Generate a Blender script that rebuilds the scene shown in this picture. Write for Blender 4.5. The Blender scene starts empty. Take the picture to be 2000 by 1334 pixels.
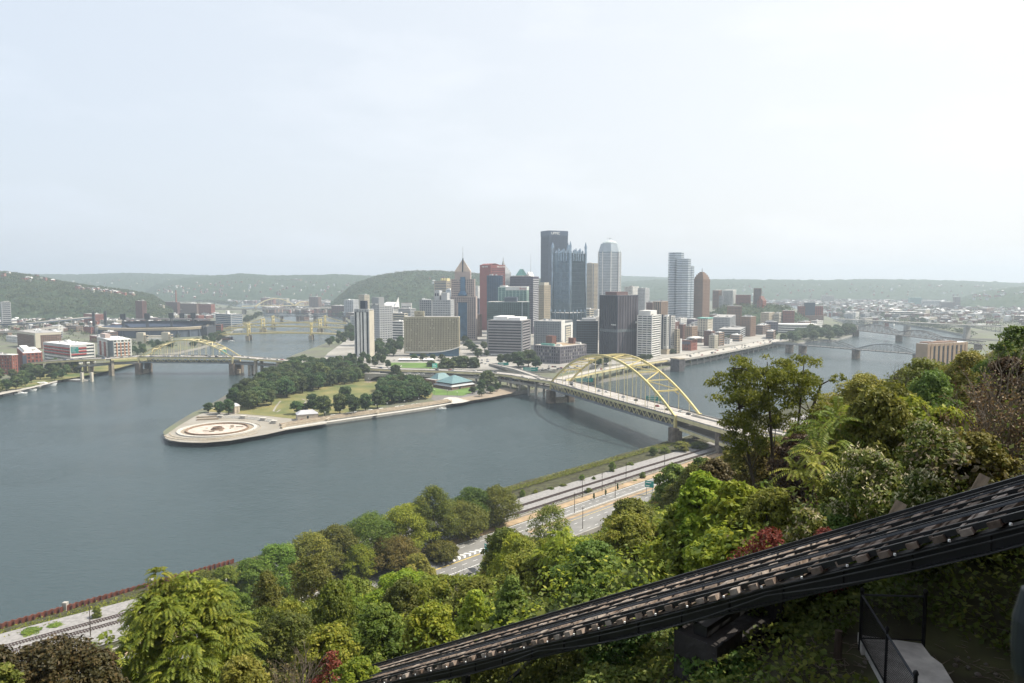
import bpy, math, random
import numpy as np
from mathutils import Vector, noise
R_ = math.radians
scene = bpy.context.scene
COL = scene.collection
# ------------------------------------------------------------------ camera (metres; X right, Y ahead, Z up, river level z = 0)
CAM_H, FPX, PITCH = 128.0, 1410.0, math.atan(117 / 1410)
cam_d = bpy.data.cameras.new("camera"); cam = bpy.data.objects.new("camera", cam_d); COL.objects.link(cam)
cam.location = (0, 0, CAM_H); cam.rotation_euler = (math.pi / 2 - PITCH, 0, 0)
cam_d.sensor_width = 36; cam_d.lens = FPX / 2000 * 36; cam_d.clip_start = 0.1; cam_d.clip_end = 40000
cam_d.dof.use_dof = True; cam_d.dof.focus_distance = 400; cam_d.dof.aperture_fstop = 5.6
scene.camera = cam
# ------------------------------------------------------------------ world, sun, exposure
SUN_EL, SUN_AZ = R_(54), R_(84)          # azimuth from +Y towards +X
world = bpy.data.worlds.new("World"); scene.world = world; world.use_nodes = True
nt = world.node_tree; nt.nodes.clear()
def wn(t, **k):
    n = nt.nodes.new(t)
    for a, b in k.items(): setattr(n, a, b)
    return n
sky = wn('ShaderNodeTexSky', sky_type='NISHITA', sun_disc=False, sun_elevation=SUN_EL, sun_rotation=SUN_AZ,
         altitude=300, air_density=1.4, dust_density=4.0, ozone_density=1.0)
tc = wn('ShaderNodeTexCoord'); mp = wn('ShaderNodeMapping'); mp.inputs['Scale'].default_value = (1.0, 1.0, 3.4)
nz = wn('ShaderNodeTexNoise'); nz.inputs['Scale'].default_value = 3.2; nz.inputs['Detail'].default_value = 7; nz.inputs['Roughness'].default_value = .58
rp = wn('ShaderNodeValToRGB'); rp.color_ramp.elements[0].position = .50; rp.color_ramp.elements[1].position = .80
bg1 = wn('ShaderNodeBackground'); bg1.inputs['Strength'].default_value = .10
bg2 = wn('ShaderNodeBackground'); bg2.inputs['Strength'].default_value = .86
sx = wn('ShaderNodeSeparateXYZ'); mr = wn('ShaderNodeMapRange'); mr.inputs['From Min'].default_value = -.75; mr.inputs['From Max'].default_value = .55
vm = wn('ShaderNodeMix', data_type='RGBA')
vm.inputs['A'].default_value = (.635, .71, .815, 1); vm.inputs['B'].default_value = (.885, .893, .898, 1)   # thin high cloud, whiter towards the sun
ma = wn('ShaderNodeMath', operation='MULTIPLY_ADD'); ma.inputs[1].default_value = .17; ma.inputs[2].default_value = .82
mixs = wn('ShaderNodeMixShader'); out = wn('ShaderNodeOutputWorld')
L = nt.links.new
L(tc.outputs['Generated'], mp.inputs['Vector']); L(mp.outputs[0], nz.inputs['Vector']); L(nz.outputs['Fac'], rp.inputs['Fac'])
L(tc.outputs['Generated'], sx.inputs[0]); L(sx.outputs['X'], mr.inputs['Value']); L(mr.outputs[0], vm.inputs['Factor'])
L(vm.outputs['Result'], bg2.inputs['Color']); L(sky.outputs[0], bg1.inputs['Color'])
L(rp.outputs['Color'], ma.inputs[0]); L(ma.outputs[0], mixs.inputs['Fac'])
L(bg1.outputs[0], mixs.inputs[1]); L(bg2.outputs[0], mixs.inputs[2]); L(mixs.outputs[0], out.inputs['Surface'])
sd_ = bpy.data.lights.new("sun", 'SUN'); sd_.energy = 4.9; sd_.angle = R_(.6); sd_.color = (1, .93, .80)
sun = bpy.data.objects.new("sun", sd_); COL.objects.link(sun)
to_sun = Vector((math.sin(SUN_AZ) * math.cos(SUN_EL), math.cos(SUN_AZ) * math.cos(SUN_EL), math.sin(SUN_EL)))
sun.rotation_euler = to_sun.to_track_quat('Z', 'Y').to_euler(); sun.location = (0, -50, 400)
scene.view_settings.view_transform = 'Standard'; scene.view_settings.look = 'None'
scene.view_settings.exposure = 0.52; scene.view_settings.gamma = 1
cy = scene.cycles
cy.max_bounces = 6; cy.diffuse_bounces = 2; cy.glossy_bounces = 3; cy.transmission_bounces = 3; cy.volume_bounces = 0; cy.transparent_max_bounces = 8
cy.caustics_reflective = False; cy.caustics_refractive = False
cy.use_denoising = True; cy.denoiser = 'OPENIMAGEDENOISE'; cy.use_adaptive_sampling = True; cy.adaptive_threshold = .02
# ------------------------------------------------------------------ picture point -> place
def ray(px, py):
    a = (px - 1000) / FPX; b = (667 - py) / FPX; c, s = math.cos(PITCH), math.sin(PITCH)
    return a, c + b * s, b * c - s
def gp(px, py, z=0.0):
    r = ray(px, py); t = (z - CAM_H) / r[2]; return Vector((r[0] * t, r[1] * t, z))
def dp(px, py, D):
    r = ray(px, py); t = D / r[1]; return Vector((r[0] * t, D, CAM_H + r[2] * t))
S2 = math.sqrt(.5)
def stp(s, t, z=0.0): return Vector(((t - s) * S2, (t + s) * S2, z))     # s towards the river, t along the near bank
def to_st(x, y): return (y - x) * S2, (x + y) * S2
def hill_z(s, t):
    z = 121.2 - .56 * max(s, -4) + (min(s, -4) + 4) * -.02
    z += 1.1 * noise.noise(Vector((s * .035, t * .035, 1))) * min(1, max(0, (s - 30) / 40))
    fl = 10.2
    if z < fl + 6:                                                 # soft foot
        z = fl + max(0, (z - fl + 6)) ** 2 / 24 if z > fl - 6 else fl
    if s > 206: z = 10.2 if s < 246 else 9.3 if s < 284 else 9.3 - min(1, (s - 284) / 14) * 3.2
    if -3 < s < 12 and 14 < t < 34: z = min(z, 116.0 + max(0, t - 26.2) * .55 + max(0, 3.6 - s) * 1.1)
    return z
def hz(x, y): return hill_z(*to_st(x, y))
# ------------------------------------------------------------------ materials
MATS = {}
def mat(key, rgb=(.5, .5, .5), rough=.8, var=.14, scale=.25, metal=0.0, spec=.3, bump=0.0, stretch=None, col2=None, detail=5):
    if key in MATS: return MATS[key]
    m = bpy.data.materials.new(key); m.use_nodes = True; n = m.node_tree; b = n.nodes['Principled BSDF']
    b.inputs['Roughness'].default_value = rough; b.inputs['Metallic'].default_value = metal; b.inputs['Specular IOR Level'].default_value = spec
    t = n.nodes.new('ShaderNodeTexCoord'); z = n.nodes.new('ShaderNodeTexNoise'); z.inputs['Scale'].default_value = scale; z.inputs['Detail'].default_value = detail
    src = t.outputs['Object']
    if stretch:
        q = n.nodes.new('ShaderNodeMapping'); q.inputs['Scale'].default_value = stretch; n.links.new(src, q.inputs['Vector']); src = q.outputs[0]
    n.links.new(src, z.inputs['Vector'])
    r = n.nodes.new('ShaderNodeValToRGB'); r.color_ramp.elements[0].position = .32; r.color_ramp.elements[1].position = .70
    lo = [max(0, c * (1 - var)) for c in rgb]; hi = [c * (1 + var) for c in (col2 or rgb)]
    r.color_ramp.elements[0].color = (*lo, 1); r.color_ramp.elements[1].color = (*hi, 1)
    n.links.new(z.outputs['Fac'], r.inputs['Fac']); n.links.new(r.outputs['Color'], b.inputs['Base Color'])
    if bump:
        u = n.nodes.new('ShaderNodeBump'); u.inputs['Strength'].default_value = bump; u.inputs['Distance'].default_value = 1
        n.links.new(z.outputs['Fac'], u.inputs['Height']); n.links.new(u.outputs[0], b.inputs['Normal'])
    MATS[key] = m; return m
def leaf_mat(key, c1, c2, c3, trans=.32, rough=.55, spec=.25, hue=.035, val=.35):
    if key in MATS: return MATS[key]
    m = bpy.data.materials.new(key); m.use_nodes = True; n = m.node_tree; b = n.nodes['Principled BSDF']; o = n.nodes['Material Output']
    a = n.nodes.new('ShaderNodeAttribute'); a.attribute_name = 'tint'
    r = n.nodes.new('ShaderNodeValToRGB'); r.color_ramp.elements[0].color = (*c1, 1); r.color_ramp.elements[1].color = (*c3, 1)
    e = r.color_ramp.elements.new(.55); e.color = (*c2, 1)
    oi = n.nodes.new('ShaderNodeObjectInfo'); hs = n.nodes.new('ShaderNodeHueSaturation')
    mh = n.nodes.new('ShaderNodeMapRange'); mh.inputs['To Min'].default_value = .5 - hue; mh.inputs['To Max'].default_value = .5 + hue
    mv = n.nodes.new('ShaderNodeMapRange'); mv.inputs['To Min'].default_value = 1 - val; mv.inputs['To Max'].default_value = 1 + val
    fr = n.nodes.new('ShaderNodeMath'); fr.operation = 'FRACT'; mu = n.nodes.new('ShaderNodeMath'); mu.operation = 'MULTIPLY'; mu.inputs[1].default_value = 7.13
    k = n.links.new
    k(a.outputs['Fac'], r.inputs['Fac']); k(oi.outputs['Random'], mh.inputs['Value']); k(oi.outputs['Random'], mu.inputs[0]); k(mu.outputs[0], fr.inputs[0]); k(fr.outputs[0], mv.inputs['Value'])
    k(r.outputs['Color'], hs.inputs['Color']); k(mh.outputs[0], hs.inputs['Hue']); k(mv.outputs[0], hs.inputs['Value'])
    b.inputs['Roughness'].default_value = rough; b.inputs['Specular IOR Level'].default_value = spec
    tr = n.nodes.new('ShaderNodeBsdfTranslucent'); mx = n.nodes.new('ShaderNodeMixShader'); mx.inputs['Fac'].default_value = trans
    k(hs.outputs['Color'], b.inputs['Base Color']); k(hs.outputs['Color'], tr.inputs['Color'])
    k(b.outputs[0], mx.inputs[1]); k(tr.outputs[0], mx.inputs[2]); k(mx.outputs[0], o.inputs['Surface'])
    MATS[key] = m; return m
# ------------------------------------------------------------------ mesh building
class MB:
    def __init__(s): s.v = []; s.f = []; s.m = []; s.mi = 0
    def poly(s, pts):
        i = len(s.v); s.v.extend([tuple(p) for p in pts]); s.f.append(tuple(range(i, i + len(pts)))); s.m.append(s.mi)
    def box(s, x0, x1, y0, y1, z0, z1):
        i = len(s.v)
        s.v += [(x0, y0, z0), (x1, y0, z0), (x1, y1, z0), (x0, y1, z0), (x0, y0, z1), (x1, y0, z1), (x1, y1, z1), (x0, y1, z1)]
        s.f += [(i, i + 3, i + 2, i + 1), (i + 4, i + 5, i + 6, i + 7), (i, i + 1, i + 5, i + 4), (i + 1, i + 2, i + 6, i + 5), (i + 2, i + 3, i + 7, i + 6), (i + 3, i, i + 4, i + 7)]
        s.m += [s.mi] * 6
    def bar(s, p, q, w, h, up=(0, 0, 1)):
        p = Vector(p); q = Vector(q); d = (q - p)
        if d.length < 1e-6: return
        d.normalize(); u = Vector(up); r = d.cross(u)
        if r.length < 1e-4: r = d.cross(Vector((1, 0, 0)))
        r.normalize(); u = r.cross(d); r *= w / 2; u *= h / 2; i = len(s.v)
        for c in (p, q): s.v += [tuple(c - r - u), tuple(c + r - u), tuple(c + r + u), tuple(c - r + u)]
        s.f += [(i, i + 1, i + 2, i + 3), (i + 7, i + 6, i + 5, i + 4), (i, i + 4, i + 5, i + 1), (i + 1, i + 5, i + 6, i + 2), (i + 2, i + 6, i + 7, i + 3), (i + 3, i + 7, i + 4, i)]
        s.m += [s.mi] * 6
    def prism(s, pts, z0, z1, cap=True):
        n = len(pts); i = len(s.v)
        s.v += [(p[0], p[1], z0) for p in pts] + [(p[0], p[1], z1) for p in pts]
        for k in range(n):
            j = (k + 1) % n; s.f.append((i + k, i + j, i + n + j, i + n + k)); s.m.append(s.mi)
        if cap:
            s.f.append(tuple(range(i + n, i + 2 * n))); s.m.append(s.mi)
            s.f.append(tuple(range(i + n - 1, i - 1, -1))); s.m.append(s.mi)
    def cyl(s, x, y, z0, z1, r0, r1=None, n=10):
        r1 = r0 if r1 is None else r1; i = len(s.v)
        for z, r in ((z0, r0), (z1, r1)): s.v += [(x + r * math.cos(6.2832 * k / n), y + r * math.sin(6.2832 * k / n), z) for k in range(n)]
        for k in range(n):
            j = (k + 1) % n; s.f.append((i + k, i + j, i + n + j, i + n + k)); s.m.append(s.mi)
        s.f.append(tuple(range(i + n, i + 2 * n))); s.m.append(s.mi); s.f.append(tuple(range(i + n - 1, i - 1, -1))); s.m.append(s.mi)
    def tube(s, pts, radii, n=6):
        i0 = len(s.v); pts = [Vector(p) for p in pts]
        for k, p in enumerate(pts):
            d = (pts[min(k + 1, len(pts) - 1)] - pts[max(k - 1, 0)]); d = d.normalized() if d.length > 1e-6 else Vector((0, 0, 1))
            a = d.cross(Vector((.13, .97, .2))); a.normalize(); b = d.cross(a); r = radii[k] if hasattr(radii, '__len__') else radii
            for j in range(n):
                g = 6.28319 * j / n; s.v.append(tuple(p + a * (r * math.cos(g)) + b * (r * math.sin(g))))
        for k in range(len(pts) - 1):
            for j in range(n):
                l = (j + 1) % n; s.f.append((i0 + k * n + j, i0 + k * n + l, i0 + (k + 1) * n + l, i0 + (k + 1) * n + j)); s.m.append(s.mi)
        s.f.append(tuple(i0 + j for j in range(n - 1, -1, -1))); s.m.append(s.mi)
        e = i0 + (len(pts) - 1) * n; s.f.append(tuple(e + j for j in range(n))); s.m.append(s.mi)
    def gable(s, x0, x1, y0, y1, z0, z1, along='x', over=.3):
        x0 -= over; x1 += over; y0 -= over; y1 += over; i = len(s.v)
        if along == 'x':
            y = (y0 + y1) / 2; s.v += [(x0, y0, z0), (x1, y0, z0), (x1, y1, z0), (x0, y1, z0), (x0, y, z1), (x1, y, z1)]
            s.f += [(i, i + 1, i + 5, i + 4), (i + 2, i + 3, i + 4, i + 5), (i + 1, i + 2, i + 5), (i + 3, i, i + 4), (i + 3, i + 2, i + 1, i)]
        else:
            x = (x0 + x1) / 2; s.v += [(x0, y0, z0), (x1, y0, z0), (x1, y1, z0), (x0, y1, z0), (x, y0, z1), (x, y1, z1)]
            s.f += [(i + 1, i + 2, i + 5, i + 4), (i + 3, i, i + 4, i + 5), (i, i + 1, i + 4), (i + 2, i + 3, i + 5), (i + 3, i + 2, i + 1, i)]
        s.m += [s.mi] * 5
    def hip(s, x0, x1, y0, y1, z0, z1, inset):
        i = len(s.v); s.v += [(x0, y0, z0), (x1, y0, z0), (x1, y1, z0), (x0, y1, z0), (x0 + inset, y0 + inset, z1), (x1 - inset, y0 + inset, z1), (x1 - inset, y1 - inset, z1), (x0 + inset, y1 - inset, z1)]
        s.f += [(i, i + 1, i + 5, i + 4), (i + 1, i + 2, i + 6, i + 5), (i + 2, i + 3, i + 7, i + 6), (i + 3, i, i + 4, i + 7), (i + 4, i + 5, i + 6, i + 7), (i + 3, i + 2, i + 1, i)]
        s.m += [s.mi] * 6
    def lathe(s, x, y, prof, n=16):
        for (r0, z0), (r1, z1) in zip(prof, prof[1:]):
            i = len(s.v)
            for r, z in ((r0, z0), (r1, z1)): s.v += [(x + r * math.cos(6.2832 * k / n), y + r * math.sin(6.2832 * k / n), z) for k in range(n)]
            for k in range(n):
                j = (k + 1) % n; s.f.append((i + k, i + j, i + n + j, i + n + k)); s.m.append(s.mi)
    def mesh(s, name, mats, smooth=False):
        me = bpy.data.meshes.new(name); me.from_pydata(s.v, [], s.f)
        for m in (mats if isinstance(mats, (list, tuple)) else [mats]): me.materials.append(m)
        if any(s.m): me.polygons.foreach_set('material_index', s.m)
        if smooth: me.polygons.foreach_set('use_smooth', [True] * len(s.f))
        me.update(); return me
    def build(s, name, mats, parent=None, smooth=False):
        o = bpy.data.objects.new(name, s.mesh(name, mats, smooth)); COL.objects.link(o)
        if parent is not None: o.parent = parent
        return o
def tag(o, label, cat, group=None, kind=None):
    o['label'] = label; o['category'] = cat
    if group: o['group'] = group
    if kind: o['kind'] = kind
    return o
def thing(name, label, cat, loc=(0, 0, 0), rz=0.0, group=None):
    o = bpy.data.objects.new(name, None); COL.objects.link(o); o.empty_display_size = .5
    o.location = loc; o.rotation_euler = (0, 0, rz); return tag(o, label, cat, group)
KIDS = {}
def copy_tree(o, loc, rz, label=None, group=None, scale=None):
    if o.name not in KIDS: KIDS[o.name] = [(c, list(c.children)) for c in o.children]
    c = o.copy(); COL.objects.link(c); c.location = loc; c.rotation_euler = (0, 0, rz)
    if scale: c.scale = scale
    if label: c['label'] = label
    if group: c['group'] = group
    for ch, gs in KIDS[o.name]:
        d = ch.copy(); COL.objects.link(d); d.parent = c
        for g in gs:
            e = g.copy(); COL.objects.link(e); e.parent = d
    return c
def drape(pts, z, thick=None):          # flat polygon at height z from xy points
    m = MB(); m.poly([(p[0], p[1], z) for p in pts]); return m
def struct(o): o['kind'] = 'structure'; return o
def strip(path, w, z=None, m=None):     # ribbon along a path of points (own z unless given), w = width or (left, right)
    m = m or MB(); P = [Vector(p) for p in path]; l_, r_ = w if isinstance(w, tuple) else (w / 2, w / 2); ring = []
    for k, p in enumerate(P):
        d = P[min(k + 1, len(P) - 1)] - P[max(k - 1, 0)]; d.z = 0; d.normalize(); nrm = Vector((-d.y, d.x, 0)); zz = p.z if z is None else z
        ring.append(((p + nrm * l_), (p - nrm * r_), zz))
    for (a, b, z0), (c, d, z1) in zip(ring, ring[1:]): m.poly([(b.x, b.y, z0), (d.x, d.y, z1), (c.x, c.y, z1), (a.x, a.y, z0)])
    return m
def text_mesh(txt, size, material, name, parent, loc, rot, depth=.25):
    cu = bpy.data.curves.new(name, 'FONT'); cu.body = txt; cu.size = size; cu.extrude = depth; cu.align_x = 'CENTER'; cu.align_y = 'CENTER'; cu.resolution_u = 2
    tmp = bpy.data.objects.new(name + '_tmp', cu); COL.objects.link(tmp); bpy.context.view_layer.update()
    me = bpy.data.meshes.new_from_object(tmp.evaluated_get(bpy.context.evaluated_depsgraph_get())); bpy.data.objects.remove(tmp)
    me.materials.clear(); me.materials.append(material); o = bpy.data.objects.new(name, me); COL.objects.link(o); o.parent = parent; o.location = loc; o.rotation_euler = rot; return o
rnd = random.Random(7)
# ------------------------------------------------------------------ shared materials
concrete = mat('concrete', (.33, .315, .29), .9, .16, .3); pale_conc = mat('pale_concrete', (.40, .375, .335), .9, .12, .25)
stone = mat('pier_stone', (.16, .13, .105), .95, .4, .35, bump=.3); stone_lt = mat('pale_stone', (.34, .29, .22), .95, .3, .4)
asphalt = mat('asphalt', (.20, .195, .187), .95, .16, .12); deck_m = mat('bridge_deck', (.36, .335, .31), .95, .14, .1)
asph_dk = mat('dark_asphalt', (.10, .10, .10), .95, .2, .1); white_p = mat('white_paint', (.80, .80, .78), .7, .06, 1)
yellow_p = mat('yellow_paint', (.62, .45, .10), .7, .1, 1); tan_dirt = mat('sandy_dirt', (.34, .25, .16), .95, .25, .2)
gold = mat('aztec_gold_steel', (.60, .50, .22), .55, .14, .3, spec=.4); gold_pale = mat('pale_gold_steel', (.62, .54, .30), .55, .12, .3, spec=.4)
olive = mat('olive_gold_steel', (.36, .34, .18), .6, .16, .3); grey_steel = mat('grey_steel', (.17, .18, .19), .6, .2, .3)
dark_steel = mat('dark_steel', (.055, .06, .07), .6, .2, .4); black_steel = mat('black_steel', (.012, .012, .013), .5, .3, .8)
grass_m = mat('lawn_grass', (.105, .15, .045), .95, .3, .03, col2=(.20, .165, .068)); grass_gr = mat('green_grass', (.10, .17, .04), .95, .25, .05)
brick_r = mat('red_brick', (.26, .10, .075), .9, .22, .3); brick_d = mat('dark_brick', (.15, .075, .06), .9, .2, .3); brick_b = mat('brown_brick', (.20, .13, .10), .9, .2, .3)
teal = mat('teal_roof', (.13, .22, .235), .55, .12, .4); copper = mat('copper_green', (.15, .36, .31), .7, .2, .3); sign_g = mat('highway_green', (.02, .25, .22), .5, .05, 1)
roof_w = mat('white_roof', (.72, .72, .71), .8, .1, .1); roof_g = mat('grey_roof', (.33, .32, .31), .9, .2, .15); roof_d = mat('dark_roof', (.11, .11, .115), .9, .25, .2)
bark = mat('bark', (.07, .055, .042), .95, .35, 1.5, stretch=(1, 1, .2)); twig = mat('grey_twig', (.17, .14, .11), .95, .3, 2)
def glassm(key, rgb, rough=.12, metal=.35, var=.22, scale=.12): return mat(key, rgb, rough, var, scale, metal=metal, spec=.6)
g_dark = glassm('dark_glazing', (.035, .045, .06)); g_blue = glassm('blue_glazing', (.06, .13, .21)); g_green = glassm('green_glazing', (.10, .20, .19))
g_grey = glassm('grey_glazing', (.09, .11, .13)); g_ppg = glassm('mirror_glazing', (.27, .34, .40), .1, .75)
lf_park = leaf_mat('park_leaf', (.030, .056, .020), (.066, .108, .034), (.16, .19, .06), .26)
lf_river = leaf_mat('river_leaf', (0.082, 0.118, 0.019), (0.165, 0.210, 0.029), (0.304, 0.312, 0.053), .42)
lf_dark = leaf_mat('dark_leaf', (0.069, 0.096, 0.019), (0.132, 0.166, 0.027), (0.251, 0.252, 0.053), .38)
lf_yel = leaf_mat('yellow_leaf', (.09, .13, .016), (.20, .23, .026), (.36, .34, .045), .42, hue=.010, val=.14)
lf_lime = leaf_mat('lime_leaf', (0.125, 0.180, 0.017), (0.244, 0.300, 0.029), (0.449, 0.444, 0.053), .46, hue=.018, val=.2)
lf_olive = leaf_mat('olive_leaf', (0.103, 0.115, 0.019), (0.205, 0.204, 0.034), (0.356, 0.312, 0.068), .40)
lf_brown = leaf_mat('brown_leaf', (.06, .040, .020), (.12, .085, .036), (.20, .15, .065), .25)
lf_red = leaf_mat('red_leaf', (.085, .018, .012), (.17, .036, .022), (.24, .08, .04), .3, hue=.006, val=.15)
lf_ivy = leaf_mat('ivy_leaf', (0.050, 0.094, 0.017), (0.106, 0.158, 0.027), (0.238, 0.258, 0.053), .40, val=.1)
lf_under = leaf_mat('undergrowth_leaf', (0.053, 0.077, 0.016), (0.116, 0.146, 0.027), (0.251, 0.252, 0.053), .34, val=.1)
lf_cream = leaf_mat('cream_flower', (.36, .35, .18), (.50, .47, .27), (.64, .60, .40), .2, val=.05)
# ------------------------------------------------------------------ water
wm = bpy.data.materials.new('river_water'); wm.use_nodes = True; n = wm.node_tree; b = n.nodes['Principled BSDF']; k = n.links.new
b.inputs['Base Color'].default_value = (.040, .062, .068, 1); b.inputs['IOR'].default_value = 1.33; b.inputs['Specular IOR Level'].default_value = .5
t = n.nodes.new('ShaderNodeTexCoord'); q = n.nodes.new('ShaderNodeMapping'); q.inputs['Rotation'].default_value = (0, 0, R_(-25)); q.inputs['Scale'].default_value = (.32, .8, 1)
z1 = n.nodes.new('ShaderNodeTexNoise'); z1.inputs['Scale'].default_value = .62; z1.inputs['Detail'].default_value = 4; z1.inputs['Roughness'].default_value = .6
z2 = n.nodes.new('ShaderNodeTexNoise'); z2.inputs['Scale'].default_value = .012; z2.inputs['Detail'].default_value = 4
r2 = n.nodes.new('ShaderNodeMapRange'); r2.inputs['From Min'].default_value = .35; r2.inputs['From Max'].default_value = .68; r2.inputs['To Min'].default_value = .09; r2.inputs['To Max'].default_value = .24
bu = n.nodes.new('ShaderNodeBump'); bu.inputs['Strength'].default_value = .95; bu.inputs['Distance'].default_value = .9
k(t.outputs['Object'], q.inputs['Vector']); k(q.outputs[0], z1.inputs['Vector']); k(t.outputs['Object'], z2.inputs['Vector']); k(z2.outputs['Fac'], r2.inputs['Value'])
k(r2.outputs[0], b.inputs['Roughness']); k(z1.outputs['Fac'], bu.inputs['Height']); k(bu.outputs[0], b.inputs['Normal'])
struct(drape([(-8600, -480), (8600, -480), (8600, 10200), (-8600, 10200)], 0).build('river_water', wm))
# ------------------------------------------------------------------ land
P = lambda L_, z=0: [gp(x, y, z) for x, y in L_]
N_BANK = [(0, 773), (60, 760), (112, 747), (166, 734), (210, 725), (257, 714), (294, 699), (346, 692), (390, 682), (426, 671), (439, 662), (450, 655), (458, 645), (482, 633), (516, 621), (512, 608), (455, 600), (430, 596), (400, 588.5), (386, 581)]
A_BANK = [(384, 579), (400, 580.3), (450, 586), (510, 592), (560, 598), (624, 604), (645, 611), (664, 620), (677, 627), (684, 634), (675, 648), (663, 655), (640, 672), (624, 679), (570, 699), (400, 804), (378, 813), (347, 832), (325, 847)]
TIP = [(319, 852), (320, 857), (330, 861.5), (350, 864.5), (375, 866), (402, 866), (450, 862), (520, 850), (560, 841)]
M_BANK = [(638, 829), (731, 816), (820, 803), (910, 787), (1022, 769), (1048, 767), (1100, 758), (1150, 751), (1227, 739), (1282, 728), (1312, 720), (1332, 716), (1387, 705), (1445, 691), (1471, 685), (1517, 676), (1545, 677), (1576, 669.5), (1625, 668), (1665, 657), (1671, 647), (1650, 634), (1612, 619), (1560, 606), (1519, 596), (1480, 592)]
S_FAR = [(1480, 586), (1519, 589), (1575, 590), (1600, 604), (1650, 616), (1722, 628), (1800, 640), (1841, 648), (1900, 660)]
north_xy = [(-8500, 700), (-1400, 640), (-800, 770)] + [(p.x, p.y) for p in P(N_BANK)] + [(-2600, 10100), (-8500, 10100)]
city_xy = [(p.x, p.y) for p in P(A_BANK + TIP + M_BANK)] + [(2300, 10100), (-2590, 10100)]
south_xy = [(p.x, p.y) for p in P(S_FAR)] + [tuple(stp(306, t)[:2]) for t in (1100, 700, 460, 300, 100, -100, -450)] + [(-500, -470), (8500, -470), (8500, 10100), (2310, 10100)]
ground_m = mat('city_ground', (.17, .16, .14), .95, .3, .012, col2=(.11, .125, .07))
def slab(name, xy, z, m, z0=-1.0, mw=None):
    b = MB(); b.prism([p[:2] for p in xy], z0, z, cap=False); b.mi = 1; b.poly([(p[0], p[1], z) for p in xy])
    return struct(b.build(name, [mw or concrete, m]))
def ccw(xy): return xy if sum(a[0] * b[1] - b[0] * a[1] for a, b in zip(xy, xy[1:] + xy[:1])) > 0 else xy[::-1]
slab('north_ground', ccw(north_xy), 4.0, ground_m); slab('city_ground', ccw(city_xy), 4.0, ground_m); slab('south_ground', ccw(south_xy), 4.0, ground_m)
terrace = [(610, 724), (700, 724), (760, 723), (900, 722), (1000, 722), (1085, 721), (1290, 703), (1400, 679), (1505, 664)]
slab('city_terrace', ccw([tuple(gp(x, y, 9)[:2]) for x, y in terrace] + [(900, 2600), (-450, 2400), tuple(gp(690, 655, 9)[:2]), tuple(gp(640, 690, 9)[:2])]), 9.0, mat('street_ground', (.30, .285, .26), .95, .22, .02))
# ------------------------------------------------------------------ wooded hills
wood_m = bpy.data.materials.new('wooded_hill'); wood_m.use_nodes = True; n = wood_m.node_tree; b = n.nodes['Principled BSDF']; k = n.links.new
t = n.nodes.new('ShaderNodeTexCoord'); v1 = n.nodes.new('ShaderNodeTexVoronoi'); v1.inputs['Scale'].default_value = .085; z2 = n.nodes.new('ShaderNodeTexNoise'); z2.inputs['Scale'].default_value = .012; z2.inputs['Detail'].default_value = 6
rr = n.nodes.new('ShaderNodeValToRGB'); rr.color_ramp.elements[0].color = (.024, .042, .024, 1); rr.color_ramp.elements[1].color = (.068, .085, .04, 1); e = rr.color_ramp.elements.new(.5); e.color = (.036, .058, .026, 1)
mxx = n.nodes.new('ShaderNodeMath'); mxx.operation = 'MULTIPLY_ADD'; mxx.inputs[1].default_value = .55
sep = n.nodes.new('ShaderNodeSeparateColor'); k(t.outputs['Object'], v1.inputs['Vector']); k(t.outputs['Object'], z2.inputs['Vector'])
k(v1.outputs['Color'], sep.inputs[0]); sc_ = n.nodes.new('ShaderNodeMath'); sc_.operation = 'MULTIPLY'; sc_.inputs[1].default_value = .48; k(z2.outputs['Fac'], sc_.inputs[0])
k(sep.outputs[0], mxx.inputs[0]); k(sc_.outputs[0], mxx.inputs[2]); k(mxx.outputs[0], rr.inputs['Fac']); k(rr.outputs['Color'], b.inputs['Base Color']); b.inputs['Roughness'].default_value = 1; b.inputs['Specular IOR Level'].default_value = .1
def interp(prof, x):
    for (x0, y0), (x1, y1) in zip(prof, prof[1:]):
        if x <= x1: return y0 + (y1 - y0) * max(0, (x - x0)) / (x1 - x0)
    return prof[-1][1]
HILLS = {}
def hill(key, prof, D0, D1, zf=8, step=3.0, rows=46, canopy=9.0, back=1.25):
    x0, x1 = prof[0][0], prof[-1][0]; nc = int((x1 - x0) / step) + 1; V = []
    def surf(px, u):                                   # u: 0 foot, 1 crest
        D = D0 + (D1 - D0) * u; yc = interp(prof, px); zc = CAM_H - (yc - 550) * D1 / FPX - canopy * .6
        ed = min(1, min(px - x0, x1 - px) / 40 + .0)
        return (px - 1000) / FPX * D, D, zf + (zc - zf) * (u ** .8 * (3 - 2 * u ** .8) * .5 + u * .5 * 1) / 1.0 * (.35 + .65 * ed) if u <= 1 else None
    HILLS[key] = surf
    for i in range(nc):
        px = x0 + i * step
        for j in range(rows):
            u = j / (rows - 5)
            if u <= 1: x, y, z = surf(px, u)
            else:
                x, y, z = surf(px, 1); f = (u - 1) * (rows - 5) / 4; D = D1 * (1 + (back - 1) * f); x = x * D / y; y = D; z = z * (1 - .6 * f)
            p = Vector((x, y, 0)); d = noise.voronoi(p / (canopy * 1.25))[0][0]; z += canopy * (.9 - d) * min(1, .3 + u * 3) + canopy * .9 * noise.noise(p / 60)
            V.append((x + 2 * noise.noise(p / 7), y, z))
    F = [(i * rows + j, (i + 1) * rows + j, (i + 1) * rows + j + 1, i * rows + j + 1) for i in range(nc - 1) for j in range(rows - 1)]
    m = MB(); m.v = V; m.f = F; m.m = [0] * len(F); struct(m.build('hills', wood_m, smooth=False))
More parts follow.
